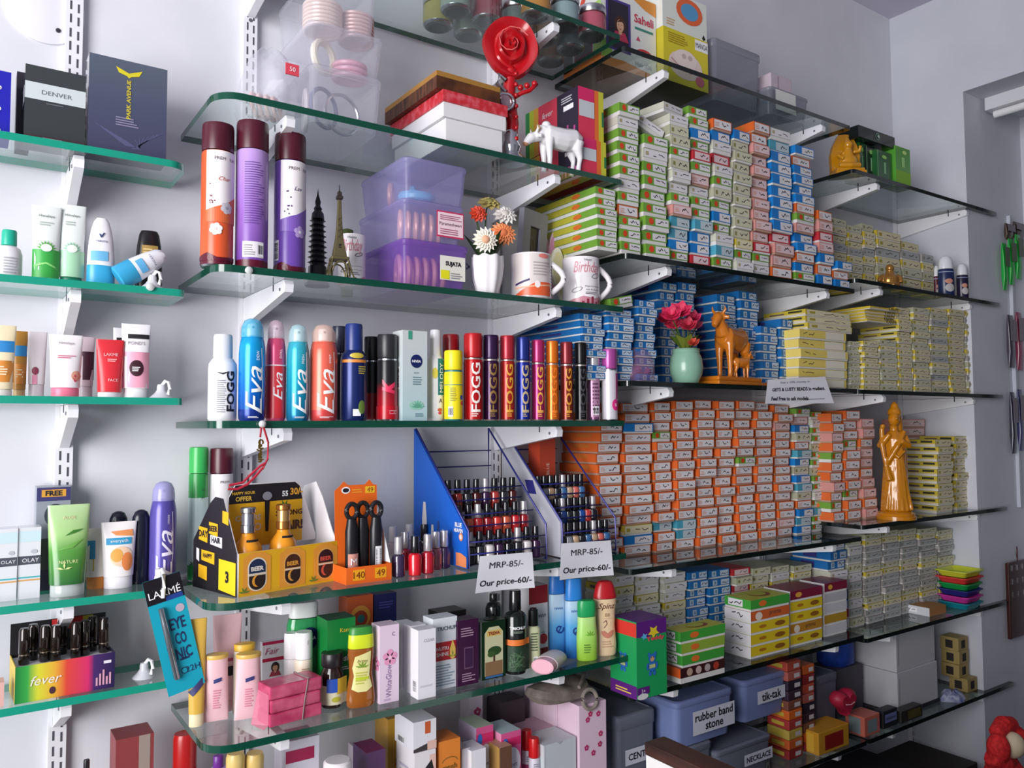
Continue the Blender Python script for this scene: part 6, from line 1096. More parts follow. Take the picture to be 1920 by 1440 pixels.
# ------------------------------------------------------------------ stacked cartons
def scrib(b, mp, u0, u1, v0, v1, o, seed):
    q = random.Random(seed); pts = []; n = q.choice((5, 6, 7, 8)); wd = (v1-v0)*.2
    for i in range(n): pts.append((u0+(u1-u0)*i/(n-1), v0+(v1-v0)*q.random()))
    k = q.randint(2, n-2); b.stroke(mp, pts[:k], wd, INK, o); b.stroke(mp, pts[k:], wd, INK, o)
LBL = M('dcd9dc', .6); TRAY = M('d9d7d4', .6); OLIVE = M('c9c7ac', .6); PINKL = M('e0c6c8', .6); RED = M('c23a24', .5); BUFF = M('d8d0ae', .6)
ST = dict(   # kind: lid, left side, label colour, edge colour, tray share, words
 g=('6f9e3a', 'green', 'green'), o=('d9642a', 'orange', 'orange'), b=('1378c4', 'blue', 'blue'), B=('1a6cb0', 'blue', 'blue'), p=('cf8e88', 'pink', 'pink'), t=('4a9cb4', 'teal', 'teal'),
 y=('c8b43c', 'yellow', 'yellow'), w=('c4c4b4', 'white', 'white'), r=('c2303a', 'red', 'red'), l=('a8a890', 'pale olive', 'olive'), k=('a4a09c', 'grey', 'grey'), z=('d6bc3c', 'long yellow', 'yellow'), Y=('e3cc6a', 'cream yellow', 'yellow'))
CACHE = {}
def carton_parts(kind, w, h, d, v):
    key = (kind, round(w, 3), round(h, 4), round(d, 2), v)
    if key in CACHE: return CACHE[key]
    w, h, d = key[1:4]; c = ST[kind][0]; lm = M(c, .45); th = h*(.3 if kind in 'gw' else .14)
    tr = MB().box(-w/2+.0012, w/2-.0012, .0012, d-.0012, 0, th+.001, TRAY if kind not in 'op' else M('b4907e', .6))  # orange and pink trays browned to paint the shadow between rows
    ld = MB().box(-w/2, w/2, 0, d, th+.0011, h, lm); L = left(-w/2, d/2); vm = (th+h)/2; hv = (h-th)
    if kind == 'g':
        ld.rect(L, -.5*d, .22*d, th+.002, h-.001, M('b6b03c', .45), .0004); ld.ell(L, .2*d, vm, .07*d, .32*hv, M('d2682c'), .0007, 10); ld.rect(top(h), -.5*w, .5*w, .25*d, d, M('b4b84a'), .0004); ld.ell(top(h), 0, .35*d, .3*w, .1*d, M('8a4a30'), .0007, 14)
    elif kind == 'B': ld.rect(L, -.2*d, .15*d, th+.004, h-.004, M('3a3a80'), .0004)
    elif kind == 'y': ld.rect(L, -.5*d, .5*d, th+.001, th+.3*hv, M('d8cdb0'), .0004); ld.rect(L, .1*d, .42*d, vm, h-.003, M('3a3a2a'), .0005); ld.rect(L, -.35*d, .0*d, vm-.002, h-.006, M('6a5a5a'), .0005)
    elif kind == 'o': ld.rect(L, -.1*d, .3*d, vm, h-.003, M('c8702e'), .0004)
    lb = MB(); F_ = front(0); q = v*7+ord(kind)
    e = .0006
    if kind == 'g':
        lb.ell(F_, -.27*w, vm, .10*w, .36*hv, M('d4431f'), e, 12); lb.rect(F_, -.1*w, .45*w, th+.14*hv, h-.14*hv, LBL, e); scrib(lb, F_, -.0*w, .38*w, th+.3*hv, h-.3*hv, e*2, q)
    elif kind == 'B':
        lb.rect(F_, -.32*w, -.12*w, th+.16*hv, h-.14*hv, M('b4c6d4', .6), e); lb.rect(F_, -.26*w, -.18*w, th+.3*hv, h-.28*hv, M('6a86a0', .6), e*2); lb.rect(F_, .06*w, .46*w, th+.16*hv, h-.14*hv, M('bccada', .6), e); scrib(lb, F_, .12*w, .42*w, th+.3*hv, h-.28*hv, e*2, q)
    elif kind == 'b': lb.rect(F_, -.16*w, .46*w, th+.1*hv, h-.12*hv, LBL, e); scrib(lb, F_, .0*w, .36*w, th+.3*hv, h-.3*hv, e*2, q)
    elif kind in 'op': 
        lb.rect(F_, -.44*w, .46*w, th+.08*hv, h-.1*hv, LBL if kind == 'o' else PINKL, e); lb.lines(F_, M('d89a86'), -.4*w, -.16*w, th+.25*hv, h-.25*hv, 3, e*2); scrib(lb, F_, -.02*w, .3*w, th+.28*hv, h-.28*hv, e*2, q)
    elif kind == 'r': lb.rect(F_, -.4*w, .4*w, th+.14*hv, h-.14*hv, PINKL, e); scrib(lb, F_, -.1*w, .3*w, th+.3*hv, h-.3*hv, e*2, q)
    elif kind == 'z': lb.rect(F_, -.49*w, .49*w, th+.02*hv, th+.42*hv, M('d9c9b4', .6), e); ld.text(F_, 'KARIMI', INK, .24*w, th+.72*hv, None, .3*w, o=.001, bold=.03); ld.lines(F_, M('9a8a5a'), -.42*w, -.05*w, th+.6*hv, th+.85*hv, 1, e)
    elif kind == 't': lb.rect(F_, -.2*w, .47*w, th+.08*hv, h-.08*hv, M('b8c6cc', .6), e); scrib(lb, F_, .05*w, .35*w, th+.3*hv, h-.3*hv, e*2, q)
    elif kind == 'Y': lb.rect(F_, .04*w, .44*w, th+.05*hv, h-.05*hv, M('e4dfcc', .6), e); scrib(ld, F_, -.42*w, -.2*w, th+.35*hv, h-.3*hv, e, q)
    else:
        lb.rect(F_, -.47*w, .48*w, th+.06*hv, h-.06*hv, {'y': BUFF, 'w': LBL, 'l': OLIVE, 'k': M('aeb0ae', .6)}[kind], e); lb.rect(F_, -.42*w, -.3*w, th+.3*hv, h-.3*hv, M({'y': 'a89a3a', 'w': 'a8a07a', 'l': '8a8450', 'k': '8a8c7a'}[kind]), e*2); scrib(lb, F_, -.1*w, .35*w, th+.3*hv, h-.3*hv, e*2, q)
    CACHE[key] = (tr.mesh('carton_tray'), ld.mesh('carton_lid'), lb.mesh('carton_label')); return CACHE[key]
def one_carton(kind, loc, w, h, d, v, rz, label, group, rot=None, simple=False):
    nm = ST[kind][2]+'_carton'; ms = carton_parts(kind, w, h, d, v)
    if simple:
        key = ('s',)+(kind, round(w, 3), round(h, 4), round(d, 2), v)
        if key not in CACHE:
            bm = bmesh.new(); mats = []
            me = bpy.data.meshes.new('carton')
            for s_ in ms:
                n0 = len(bm.faces); bm.from_mesh(s_); bm.faces.ensure_lookup_table(); off = len(mats); mats += list(s_.materials)
                for f in bm.faces[n0:]: f.material_index += off
            bm.to_mesh(me); bm.free()
            for m in mats: me.materials.append(m)
            CACHE[key] = me
        t = bpy.data.objects.new(nm, CACHE[key]); C.objects.link(t); t.location = loc; t.rotation_euler = rot or (0, 0, rz)
        return tag(t, label, nm.split('_')[0]+' carton', group)
    t = thing(nm, label, nm.split('_')[0]+' carton', loc, rz, group, rot)
    for n_, m in zip(('tray', 'lid', 'end_label'), ms): o = bpy.data.objects.new(n_, m); C.objects.link(o); o.parent = t
    return t
COUNT = {}
def stack(where, sh, p0, p1, pt, yd, n, kinds, d=.15, jit=1.0, simple=False, zbase=None, name=None):
    """a pile of n cartons whose labelled ends face the shop, seen between columns p0 and p1 with its top at row pt"""
    z = SH[sh] if zbase is None else zbase; y = front_of(sh)+yd; zm = z+.08; x0, x1 = Xat(p0, y, zm), Xat(p1, y, zm)
    H = Zat(pt, (x0+x1)/2, y)-z; h = H/n; k = COUNT.get(where, 0) if name else COUNT.setdefault(where, 0); COUNT[where] = k+(0 if name else 1); w = (x1-x0)*(.9 if jit > .7 else .945)
    for i in range(n):
        kd = kinds[i % len(kinds)]; lab = f'{ST[kd][1]} carton, {ORD[i]} up ' + (name or f'in the {ORD[k]} stack from left {where}')
        jx, jy, rz = rnd.uniform(-1, 1)*.0022*jit, rnd.uniform(-1, 1)*.0075*jit, rnd.uniform(-1, 1)*.034*jit
        one_carton(kd, ((x0+x1)/2+jx, y+max(jy, .006-yd), z+i*h+.0002), w, h-.0006, d, rnd.randrange(4), rz, lab, f'cartons {where}', None, simple)
    return z+H, (x0+x1)/2, y, w, h
A2 = 'above the golden cow shelf'
zt1 = stack(A2, 'R2', 1117, 1157, 352, .012, 6, 'g', .235, .5)
zt2 = stack(A2, 'R2', 1159, 1201, 198, .014, 12, 'gggogwggggwg', .2)
zt3 = stack(A2, 'R2', 1205, 1254, 256, .014, 9, 'gggggggwg', .2)
zt4 = stack(A2, 'R2', 1257, 1295, 216, .014, 13, 'gbttpgwwlgllw', .16)
stack(A2, 'R2', 1297, 1335, 201, .016, 14, 'rbbtggwpgrgbggg'); stack(A2, 'R2', 1337, 1374, 226, .016, 13, 'gtwgbglgwrwbo'); stack(A2, 'R2', 1376, 1410, 246, .016, 13, 'wgylllllllllb')
stack(A2, 'R2', 1412, 1445, 232, .016, 14, 'wgrpppppppppoo'); stack(A2, 'R2', 1448, 1488, 244, .014, 13, 'opprbbbbbbbtw'); stack(A2, 'R2', 1491, 1529, 277, .014, 14, 'gbobbpgobbbbob'); stack(A2, 'R2', 1532, 1561, 397, .016, 7, 'bobprpo'); stack(A2, 'R2', 1564, 1594, 492, .014, 3, 'bob', .12)
# loose ones lying on top
one_carton('w', (zt4[1]-.012, YF+.02, zt4[0]+.0005), .075, .024, .15, 1, .12, 'white and blue topped carton lying across the fourth stack near the ceiling shelf', None)
x, y, z, w, h = zt3[1], zt3[2], zt3[0], zt3[3], zt3[4]; one_carton('w', (x, y+.02, z+.018), w*1.05, .026, .12, 2, 0, 'tipped white carton showing its buff bottom on top of the third stack', None, (-.0, math.radians(24), -.15))
A3 = 'behind the flower pot and cow'
b1 = stack(A3, 'R3', 1088, 1135, 588, .03, 9, 'B', .22); b2 = stack(A3, 'R3', 1137, 1189, 580, .03, 9, 'B', .22); stack(A3, 'R3', 1191, 1231, 563, .04, 10, 'B', .2)
stack(A3, 'R3', 1236, 1271, 530, .125, 11, 'B', .12); stack(A3, 'R3', 1273, 1308, 531, .125, 11, 'B', .12); stack(A3, 'R3', 1346, 1384, 553, .1, 10, 'B', .14); stack(A3, 'R3', 1386, 1424, 547, .1, 10, 'B', .14); stack(A3, 'R3', 1427, 1461, 612, .075, 7, 'B', .15); stack(A3, 'R3', 1463, 1487, 599, .075, 7, 'B', .15)
one_carton('g', (b2[1]+.005, b2[2]-.004, b2[0]+.003), .075, .026, .13, 1, 0, 'green carton tipped sideways on top of the blue cartons beside the birthday mug', None, (0, math.radians(-13), .1))
A4 = 'under the golden cow shelf'
yo = yb(1240, 1036, 'R4')
for i, (p0, p1, pt, n, ks) in enumerate(((1119, 1166, 772, 14, 'o'), (1168, 1225, 756, 15, 'obyoooooooooboo'), (1227, 1263, 754, 15, 'ootoooooooogoo'), (1265, 1303, 752, 15, 'ottoo'+'o'*10), (1306, 1342, 750, 15, 'o'), (1345, 1378, 752, 15, 'o'), (1381, 1417, 752, 15, 'oooooooogoooooo'), (1420, 1453, 754, 15, 'o'), (1456, 1488, 760, 15, 'opoooooooooopoo'), (1491, 1521, 766, 15, 'btboltblbtolbpg'))):
    stack(A4, 'R4', p0, p1, pt, yo, n, ks, .15, 1.3)
stack(A4, 'R4', 1523, 1545, 772, yo, 15, 'ggtgwgglgglggw', .14)
A5 = 'by the golden statue'
for p0, p1, pt, n, ks in ((1560, 1583, 775, 11, 'ogopo'), (1585, 1614, 770, 11, 'oogoo'), (1616, 1642, 785, 10, 'pop')): stack(A5, 'F4', p0, p1, pt, .09, n, ks, .15, 1, True)
stack(A5, 'F4', 1692, 1738, 786, .175, 10, 'p', .07, .6, True)
stack(A5, 'F4', 1757, 1789, 824, .03, 10, 'y', .12, .8, True); stack(A5, 'F4', 1791, 1824, 818, .05, 10, 'y', .12, .8, True)
A6 = 'behind the seated figurine'
for p0, p1, pt, n in ((1557, 1589, 410, 8), (1591, 1618, 424, 8), (1620, 1641, 420, 8), (1643, 1689, 436, 7), (1691, 1727, 455, 6), (1729, 1751, 478, 5)): stack(A6, 'F2', p0, p1, pt, .105, n, 'yylyk', .13, .6, True)
A7 = 'below the seated figurine'
bb = stack(A7, 'R3', 1496, 1590, 621, .03, 6, 'Y', .14, .6); stack(A7, 'R3', 1506, 1600, 584, .032, 3, 'y', .14, .8, False, bb[0]+.0004, 'in the short pile on top of the cream yellow cartons')
stack(A7, 'R3', 1593, 1612, 640, .04, 9, 'l', .13, .5, True)
for p0, p1, pt, n, ks in ((1618, 1649, 640, 9, 'y'), (1651, 1683, 638, 9, 'lyl'), (1685, 1711, 577, 14, 'y'), (1713, 1744, 578, 14, 'yly'), (1746, 1779, 579, 14, 'lyk'), (1781, 1811, 581, 14, 'y'), (1813, 1838, 585, 13, 'ylk')): stack(A7, 'F3', p0, p1, pt, .03, n, ks, .13, .6, True)
zw = SH['F3']+.2075
stack(A7, 'F3', 1622, 1688, 578, .03, 5, 'z', .13, 1.2, True, zw, 'in the wide pile on two low yellow stacks')
A8 = 'behind the toy box row'
for p0, p1, ks, n in ((1152, 1191, 'wyw', 9), (1193, 1240, 'yww', 9), (1242, 1287, 'ywwwl', 9), (1289, 1328, 'wBBBBBBBB', 9), (1330, 1373, 'wBBBBBBBB', 9), (1375, 1410, 'rlr', 9), (1412, 1447, 'lwyl', 9), (1449, 1486, 'ywl', 9), (1488, 1524, 'lyl', 9)): stack(A8, 'R5', p0, p1, 1079-(p0-1152)*.06, .145, n, ks, .11, 1)
A9 = 'behind the baskets'
stack(A9, 'F5', 1556, 1591, 1014, .1, 9, 'wrBBkwBBb', .13, 1, True); stack(A9, 'F5', 1593, 1620, 1008, .1, 10, 'lkw', .13, 1, True)
for p0, p1, pt in ((1623, 1655, 1000), (1657, 1689, 995), (1691, 1724, 992), (1726, 1758, 990), (1760, 1789, 993)): stack(A9, 'F5', p0, p1, pt, .1, 14, 'kkylk', .12, .7, True)
# ------------------------------------------------------------------ flower pot, cow and statues
amber = M('c9741c', .22, 0, 1, .5)
x, y, z, r, h = spot(1254, 1318, 655, 'R3', .05); t = thing('flower_pot', 'pale green round pot of pink artificial flowers beside the golden cow', 'flower pot', (x, y, z)); cel = M('86b09a', .3, 0, 1, .3)
MB().lathe([(.5*r, 0), (.72*r, .03*h), (.96*r, .3*h), (r, .5*h), (.93*r, .75*h), (.8*r, .88*h), (.82*r, .9*h), (.78*r, .95*h), (.84*r, 1.0*h), (.76*r, 1.01*h), (.7*r, .92*h), (0, .9*h)], cel, 32).build('pot_body', t)
b = MB(); b.lathe([(.004, h*.9), (.004, h*1.2)], M('4a5a24', .6), 8)
for k in range(10):
    a = k*2.4; c, s_ = math.cos(a), math.sin(a); L = .042; ww = .011; b.add([(c*.003, s_*.003, h*.9), (c*L*.5-s_*ww, s_*L*.5+c*ww, h*1.0+L*.6), (c*L, s_*L, h*.95+L*.9), (c*L*.5+s_*ww, s_*L*.5-c*ww, h*1.0+L*.6)], [(0, 1, 2, 3)], M(('5a7426', '6f7a2a', '3f5a22')[k % 3], .5))
b.build('foliage', t)
for px, py, dy, s, c in ((1258, 592, -.01, .028, 'd42a56'), (1276, 585, .0, .03, 'e0325e'), (1300, 598, .01, .022, 'e0406a'), (1290, 612, -.02, .024, 'b82a44'), (1262, 610, .01, .024, 'd83a60'), (1248, 600, .02, .022, 'c82a50'), (1306, 612, .035, .018, 'e86a8a'), (1300, 645, -.028, .016, 'c85040')):
    fx, fz = on_y(px, py, y+dy); f = MB(); n = 6
    for rg_ in (1.0, .72, .45):
        for k in range(n):
            a = 2*PI*(k+rg_*1.3)/n; cx_, sx_ = math.cos(a), math.sin(a); L = s*rg_; wd = L*.5; lift = .012*(1.2-rg_)
            f.add([(cx_*.002, sx_*.002, 0), (cx_*L*.6-sx_*wd, sx_*L*.6+cx_*wd, lift+.002), (cx_*L, sx_*L, lift+.010*rg_), (cx_*L*.6+sx_*wd, sx_*L*.6-cx_*wd, lift+.002)], [(0, 1, 2, 3)], M(c, .5))
    o = f.build('flower', t, (fx-x, dy, fz-z), (.9, 0, faces(fx, y))); MB().tube([(fx-x, dy, fz-z), ((fx-x)*.5, dy*.6, (fz-z+h)/2), (0, 0, h*.92)], .0016, M('4a5a24', .6), 6).build('stem', t)
# golden cow with calf on a plinth
x0, x1 = Xat(1325, YF+.04, SH['R3']+.02), Xat(1432, YF+.04, SH['R3']+.02); w = x1-x0; x = (x0+x1)/2; z = SH['R3']; t = thing('cow_figurine', 'golden amber cow with suckling calf on a plinth', 'figurine', (x, YF+.06, z), .12)
hp = .022; MB().solid(-w*.52, w*.52, -.045, .05, 0, .010, amber, .003).solid(-w*.46, w*.44, -.036, .042, .0101, hp, amber, .005).build('plinth', t)
Lc = w*.74; cow_m = amber; o = remesh(fig(MB(), cow_body(Lc), cow_m).build('cow_body', t, (.008, .0, hp-.001), (0, 0, .1)), .0022, 5); o.scale = (.92, .95, 1.08)
remesh(fig(MB(), cow_body(Lc*.42), cow_m).build('calf_body', t, (.012, -.026, hp-.001), (0, 0, PI-.25)), .0016, 4)
# tall statue
x, y, z, r, h = spot(1644, 1714, 752, 'F4', .035); t = thing('robed_statue', 'tall golden statue of a robed standing pair with raised flute', 'statue', (x, y, z), -.75); am2 = M('c47d12', .22, 0, 1, .5)
MB().lathe([(r*1.1, 0), (r*1.1, .028*h), (r*1.02, .033*h), (r*1.04, .05*h), (r*.85, .07*h), (0, .075*h)], am2, 36).build('base', t)
S = h
rob = [('t', [(0, 0, .07*S), (0, 0, .2*S), (.0, 0, .36*S), (0, 0, .48*S), (0, 0, .6*S), (0, 0, .68*S), (0, 0, .74*S)], [.125*S, .115*S, .1*S, .088*S, .085*S, .09*S, .05*S]),
       ('t', [(.02*S, .02*S, .07*S), (.03*S, .03*S, .3*S), (.035*S, .03*S, .55*S), (.03*S, .02*S, .72*S)], [.1*S, .085*S, .075*S, .05*S]),
       ('s', (-.005*S, -.03*S, .845*S), .052*S, (.9, 1, 1.15)), ('t', [(0, 0, .72*S), (0, -.015*S, .8*S)], [.035*S, .03*S]), ('s', (.01*S, .0, .9*S), .055*S, (1, 1, 1.0)), ('t', [(.01*S, 0, .92*S), (.012*S, 0, .97*S), (.01*S, 0, .995*S)], [.04*S, .03*S, .008*S]),
       ('t', [(.03*S, .05*S, .9*S), (.04*S, .06*S, .75*S), (.05*S, .06*S, .6*S)], [.05*S, .055*S, .03*S]),
       ('t', [(-.085*S, 0, .7*S), (-.12*S, -.02*S, .62*S), (-.1*S, -.07*S, .66*S), (-.06*S, -.09*S, .72*S)], [.032*S, .028*S, .024*S, .02*S]),
       ('t', [(.08*S, 0, .7*S), (.1*S, -.05*S, .62*S), (.03*S, -.09*S, .66*S)], [.032*S, .028*S, .022*S]),
       ('t', [(-.11*S, -.05*S, .77*S), (-.115*S, -.06*S, .62*S), (-.09*S, -.07*S, .45*S), (-.07*S, -.09*S, .33*S)], [.02*S, .02*S, .016*S, .03*S]), ('s', (-.105*S, -.06*S, .785*S), .022*S), ('s', (0, -.085*S, .85*S), .012*S)]
for k in range(6): rob.append(('t', [((-.1+.04*k)*S, -.118*S+.012*abs(k-2.5)*S, .08*S), ((-.075+.03*k)*S, -.1*S+.012*abs(k-2.5)*S, .25*S), ((-.05+.02*k)*S, -.09*S+.008*abs(k-2.5)*S, .5*S)], [.016*S, .012*S, .006*S]))
rob += [('t', [(.075*S, -.03*S, .74*S), (.0, -.1*S, .62*S), (-.07*S, -.085*S, .5*S), (-.1*S, -.04*S, .42*S)], [.022*S, .02*S, .02*S, .012*S]), ('t', [(-.05*S, -.085*S, .58*S), (0, -.105*S, .52*S), (.06*S, -.085*S, .58*S)], [.01*S, .012*S, .01*S])]
remesh(fig(MB(), rob, am2).build('robed_body', t), .0026, 3)
# small seated figurine
x, y, z, r, h = spot(1645, 1690, 494, 'F2', .04); t = thing('seated_figurine', 'small bronze gold laughing seated figurine with raised arms', 'figurine', (x, y, z), -.6); br = M('a8783a', .25, .5)
S = h; remesh(fig(MB(), [('s', (0, 0, .3*S), .3*S, (1.15, 1, 1)), ('s', (0, -.02*S, .8*S), .17*S), ('t', [(-.3*S, -.1*S, .1*S), (0, -.28*S, .08*S), (.3*S, -.1*S, .1*S)], [.1*S, .1*S, .1*S]), ('t', [(-.25*S, 0, .5*S), (-.42*S, -.05*S, .4*S), (-.45*S, -.08*S, .25*S)], [.1*S, .09*S, .1*S]), ('t', [(.25*S, 0, .5*S), (.42*S, -.05*S, .4*S), (.4*S, -.1*S, .2*S)], [.1*S, .09*S, .1*S]), ('t', [(0, 0, .45*S), (0, 0, .72*S)], [.2*S, .14*S]), ('s', (0, .0, .03*S), .33*S, (1.2, 1, .12))], br).build('seated_body', t), .0022, 3)
# golden group beside the top cartons
x, y, z, r, h = spot(1519, 1580, 236, 'F1', .055); xg = 2.186
t = thing('shrine_figurine', 'translucent golden shrine figurine next to the top blue cartons', 'figurine', (xg, y, z), -.6); gl = M('c88a14', .2, 0, 1, .5); S = h*1.0
MB().solid(-.046, .046, -.03, .04, 0, .012, gl, .003).solid(-.042, .042, -.026, .036, .0121, .02, gl, .003).build('base', t)
MB().prism([(-.042, .0201), (.042, .0201), (.044, .07), (.036, .1), (.02, S*.98), (0, S), (-.02, S*.98), (-.036, .1), (-.044, .07)], (.012, .03), gl, 'y').build('back_panel', t)
remesh(fig(MB(), [('s', (0, -.004, .044), .026, (1.1, .8, 1)), ('s', (0, -.008, .094), .014), ('t', [(0, -.004, .05), (0, -.006, .085)], [.02, .01]), ('t', [(-.03, -.016, .03), (0, -.024, .027), (.03, -.016, .03)], [.009, .009, .009]), ('t', [(-.018, -.004, .075), (-.032, -.012, .06), (-.02, -.022, .048)], [.007, .006, .006]), ('t', [(.018, -.004, .075), (.034, -.01, .075), (.034, -.016, .09)], [.007, .006, .006]), ('t', [(0, -.006, .1), (0, -.004, .12)], [.011, .003])], gl).build('seated_body', t, (0, 0, 0)), .002, 3)
# green perfume boxes
dg = M('14251c', .2, 0, 1, .4); mg = M('1f5a2c', .2, 0, 1, .4)
def d_gb(b, mp, w, h): b.ell(mp, 0, .82*h, .16*w, .06*h, M('9ad06a')); b.rect(mp, -.04*w, .1*w, .3*h, .66*h, M('8ab88a')); b.rect(mp, -.46*w, -.42*w, .03*h, .97*h, M('7ac07a')); b.rect(mp, .42*w, .46*w, .03*h, .97*h, M('4a9a4a'))
G_ = [slot(1611, 1623, 268, 'F1', .05), slot(1624, 1642, 273, 'F1', .045), slot(1644, 1672, 284, 'F1', .03)]
for i, (s_, m_) in enumerate(zip(G_, (mg, dg, mg))): carton(('dark green glossy perfume box next to the shrine figurine', 'black green perfume box second from the shrine figurine', 'green perfume box with upright print under the flat black box')[i], s_, .05, m_, d_gb, cat='perfume box')
carton('bright light green perfume box at the end of the row', slot(1680, 1707, 277, 'F1', .02), .045, M('57a03a', .2, 0, 1, .4), lambda b, mp, w, h: (b.ell(mp, .1*w, .88*h, .15*w, .05*h, M('c8e88a')), b.rect(mp, -.1*w, .1*w, .5*h, .75*h, M('a8d88a')), b.rect(mp, -.5*w, .5*w, 0, .4*h, M('86b83a'))), cols={'right': mg}, cat='perfume box')
xa, xb2 = Xat(1608, YF+.03, SH['F1']+.1), Xat(1676, YF+.03, SH['F1']+.1); zt = max(s_[2]+s_[4] for s_ in G_)
t = MB().solid(0, xb2-xa, 0, .07, 0, .038, M('101714', .25, 0, 1, .3), .002); t.ell(front(0), .5*(xb2-xa), .02, .012, .011, M('7a9a8a'), .001); t.ell(front(0), .5*(xb2-xa), .02, .009, .008, M('141c18'), .0014); t.ell(front(0), .52*(xb2-xa), .021, .006, .005, M('b8c8b8'), .0018)
tag(t.build('perfume_box', None, (xa, YF+.025, zt+.0004)), 'flat black perfume box with round emblem lying across the green boxes', 'perfume box')
# roll-ons at the end of the small shelf
for i, (p0, p1, pt, yd_, cb) in enumerate(((1757, 1790, 480, .03, '1d2a55'), (1792, 1816, 495, .02, '241c3c'), (1750, 1762, 498, .07, '5a1c30'))):
    bottle(('large navy roll-on deodorant with white dome cap', 'dark violet roll-on deodorant at the very end of the shelf', 'maroon roll-on deodorant half hidden behind the navy one')[i], spot(p0, p1, pt, 'F2', yd_), [(.95, 0), (1, .02), (1, .62), (.95, .66)], M(cb, .3), M('e2e4e8', .3), .665, lambda b, mp, r, h: (b.ell(mp, .0, .2*h, .6*r, .1*h, M('b8b4b4')), b.ell(mp, -.1*r, .36*h, .5*r, .06*h, M('c88a78')), b.rect(mp, -1.2*r, 1.2*r, .58*h, .6*h, M('9aa4c8'))), .5, .8, 'deodorant', 'roll_on_deodorant', [(.9, .67), (.92, .7), (.85, .88), (.6, .97), (.3, .995), (0, 1)])
# ------------------------------------------------------------------ boxes under the ceiling
def d_sah(b, mp, w, h):
    b.poly(mp, [(.0, h), (.5*w, h), (.5*w, .82*h), (.3*w, .86*h), (.1*w, .94*h)], M('e0923a')); b.poly(mp, [(-.5*w, 0), (.5*w, 0), (.5*w, .05*h), (-.1*w, .12*h), (-.5*w, .1*h)], M('e08a3a')); b.poly(mp, [(-.5*w, .1*h), (-.3*w, .12*h), (-.42*w, .7*h), (-.5*w, .75*h)], M('8abf4a'), .0006)
    b.rect(mp, -.42*w, .02*w, .22*h, .86*h, M('4a3a86'), .0009); b.rect(mp, -.38*w, -.02*w, .25*h, .83*h, M('2a2436'), .0012); portrait(b, lambda u, v, o: mp(u, v, o+.0006), -.17*w, .52*h, .3*w, '4a2a1e', 'e0b090', 'c83a5a')
    b.text(mp, 'Saheli', M('c8284a'), .27*w, .72*h, .11*h, .36*w, o=.001, bold=.02); b.rect(mp, .1*w, .44*w, .58*h, .61*h, M('3a8a7a'), .001); b.ell(mp, .27*w, .3*h, .14*w, .05*h, M('cc3038'), .001); b.text(mp, 'Hair Oil', WHITE, .27*w, .3*h, None, .2*w, o=.0015); b.poly(mp, [(.12*w, .44*h), (.16*w, .5*h), (.2*w, .44*h)], M('c8486a'), .001); b.text(mp, 'Hair Oil', M('7a8a9a'), .25*w, .14*h, None, .3*w)
def d_sahl(b, mp, d, h):
    b.rect(mp, -.5*d, .5*d, 0, .16*h, M('e0843a'), .0004); b.rect(mp, .3*d, .5*d, .16*h, .8*h, M('a8cc6a'), .0004); b.rect(mp, -.2*d, .28*d, .2*h, .74*h, M('9a3a5a'), .0007); b.rect(mp, -.16*d, .25*d, .22*h, .72*h, M('5a5460'), .001); portrait(b, lambda u, v, o: mp(u, v, o+.0006), .08*d, .46*h, .24*d, '2a1a1a', 'c89a80', 'a83a5a'); b.poly(mp, [(-.1*d, .8*h), (.05*d, h), (.15*d, .95*h), (0, .78*h)], M('d8503a')); b.rect(mp, -.5*d, -.25*d, .12*h, .45*h, M('6a6a6e'), .0004)
zR = SH['R1']; y = YF+.098; x0, x1 = Xat(1127, y, zR+.1), Xat(1230, y, zR+.1)
carton('large white and orange hair oil carton with a woman portrait near the ceiling', ((x0+x1)/2, y, zR, x1-x0, .2), .145, M('e3e4e0', .45), d_sah, d_sahl, cols={'bottom': M('8a5a34', .7)})
def d_man(b, mp, w, h):
    b.rect(mp, .2*w, .5*w, .76*h, .97*h, WHITE); b.text(mp, 'MANGA', INK, .35*w, .865*h, .1*h, .27*w, o=.001, bold=.03); b.lines(mp, M('a88a1a'), -.4*w, .05*w, .74*h, .95*h, 5); b.ell(mp, -.02*w, .38*h, .38*w, .27*h, M('e4cfc8'), .0006); b.ell(mp, -.02*w, .5*h, .26*w, .18*h, M('ead8d2'), .001); b.ell(mp, .3*w, .16*h, .1*w, .1*h, M('d86a80'), .001); b.stroke(mp, [(-.34*w, .44*h), (-.1*w, .3*h), (.1*w, .26*h)], .003, M('b88a8a'), .0014)
    for q in (-.06, .08): b.ell(mp, q*w, .55*h, .05*w, .05*h, M('c8b0ae'), .0014)
y = YF+.075; x0, x1 = Xat(1244, y, zR+.1), Xat(1327, y, zR+.1); hz = Zat(64, (x0+x1)/2, y)-zR
carton('yellow massager carton with a pale device print', ((x0+x1)/2, y, zR, x1-x0, hz), .16, M('d6c82e', .45), d_man, None, cols={'left': M('c8b82a', .45), 'bottom': M('a8a070', .6)})
carton('white carton with orange oval print stacked on the yellow massager carton', ((x0+x1)/2, y+.002, zR+hz+.0004, x1-x0, .1), .15, M('dfe2da', .45), lambda b, mp, w, h: (b.ell(mp, .1*w, .62*h, .3*w, .34*h, M('e2683a')), b.ell(mp, .1*w, .62*h, .2*w, .22*h, M('5a9ac8'), .001), b.poly(mp, [(.38*w, .06*h), (.42*w, .16*h), (.46*w, .06*h), (.42*w, -.0)], INK), b.lines(mp, M('c8a87a'), -.42*w, -.2*w, .1*h, .3*h, 3)))
y = YF+.082; x0, x1 = Xat(1338, y, zR+.06), Xat(1430, y, zR+.06)
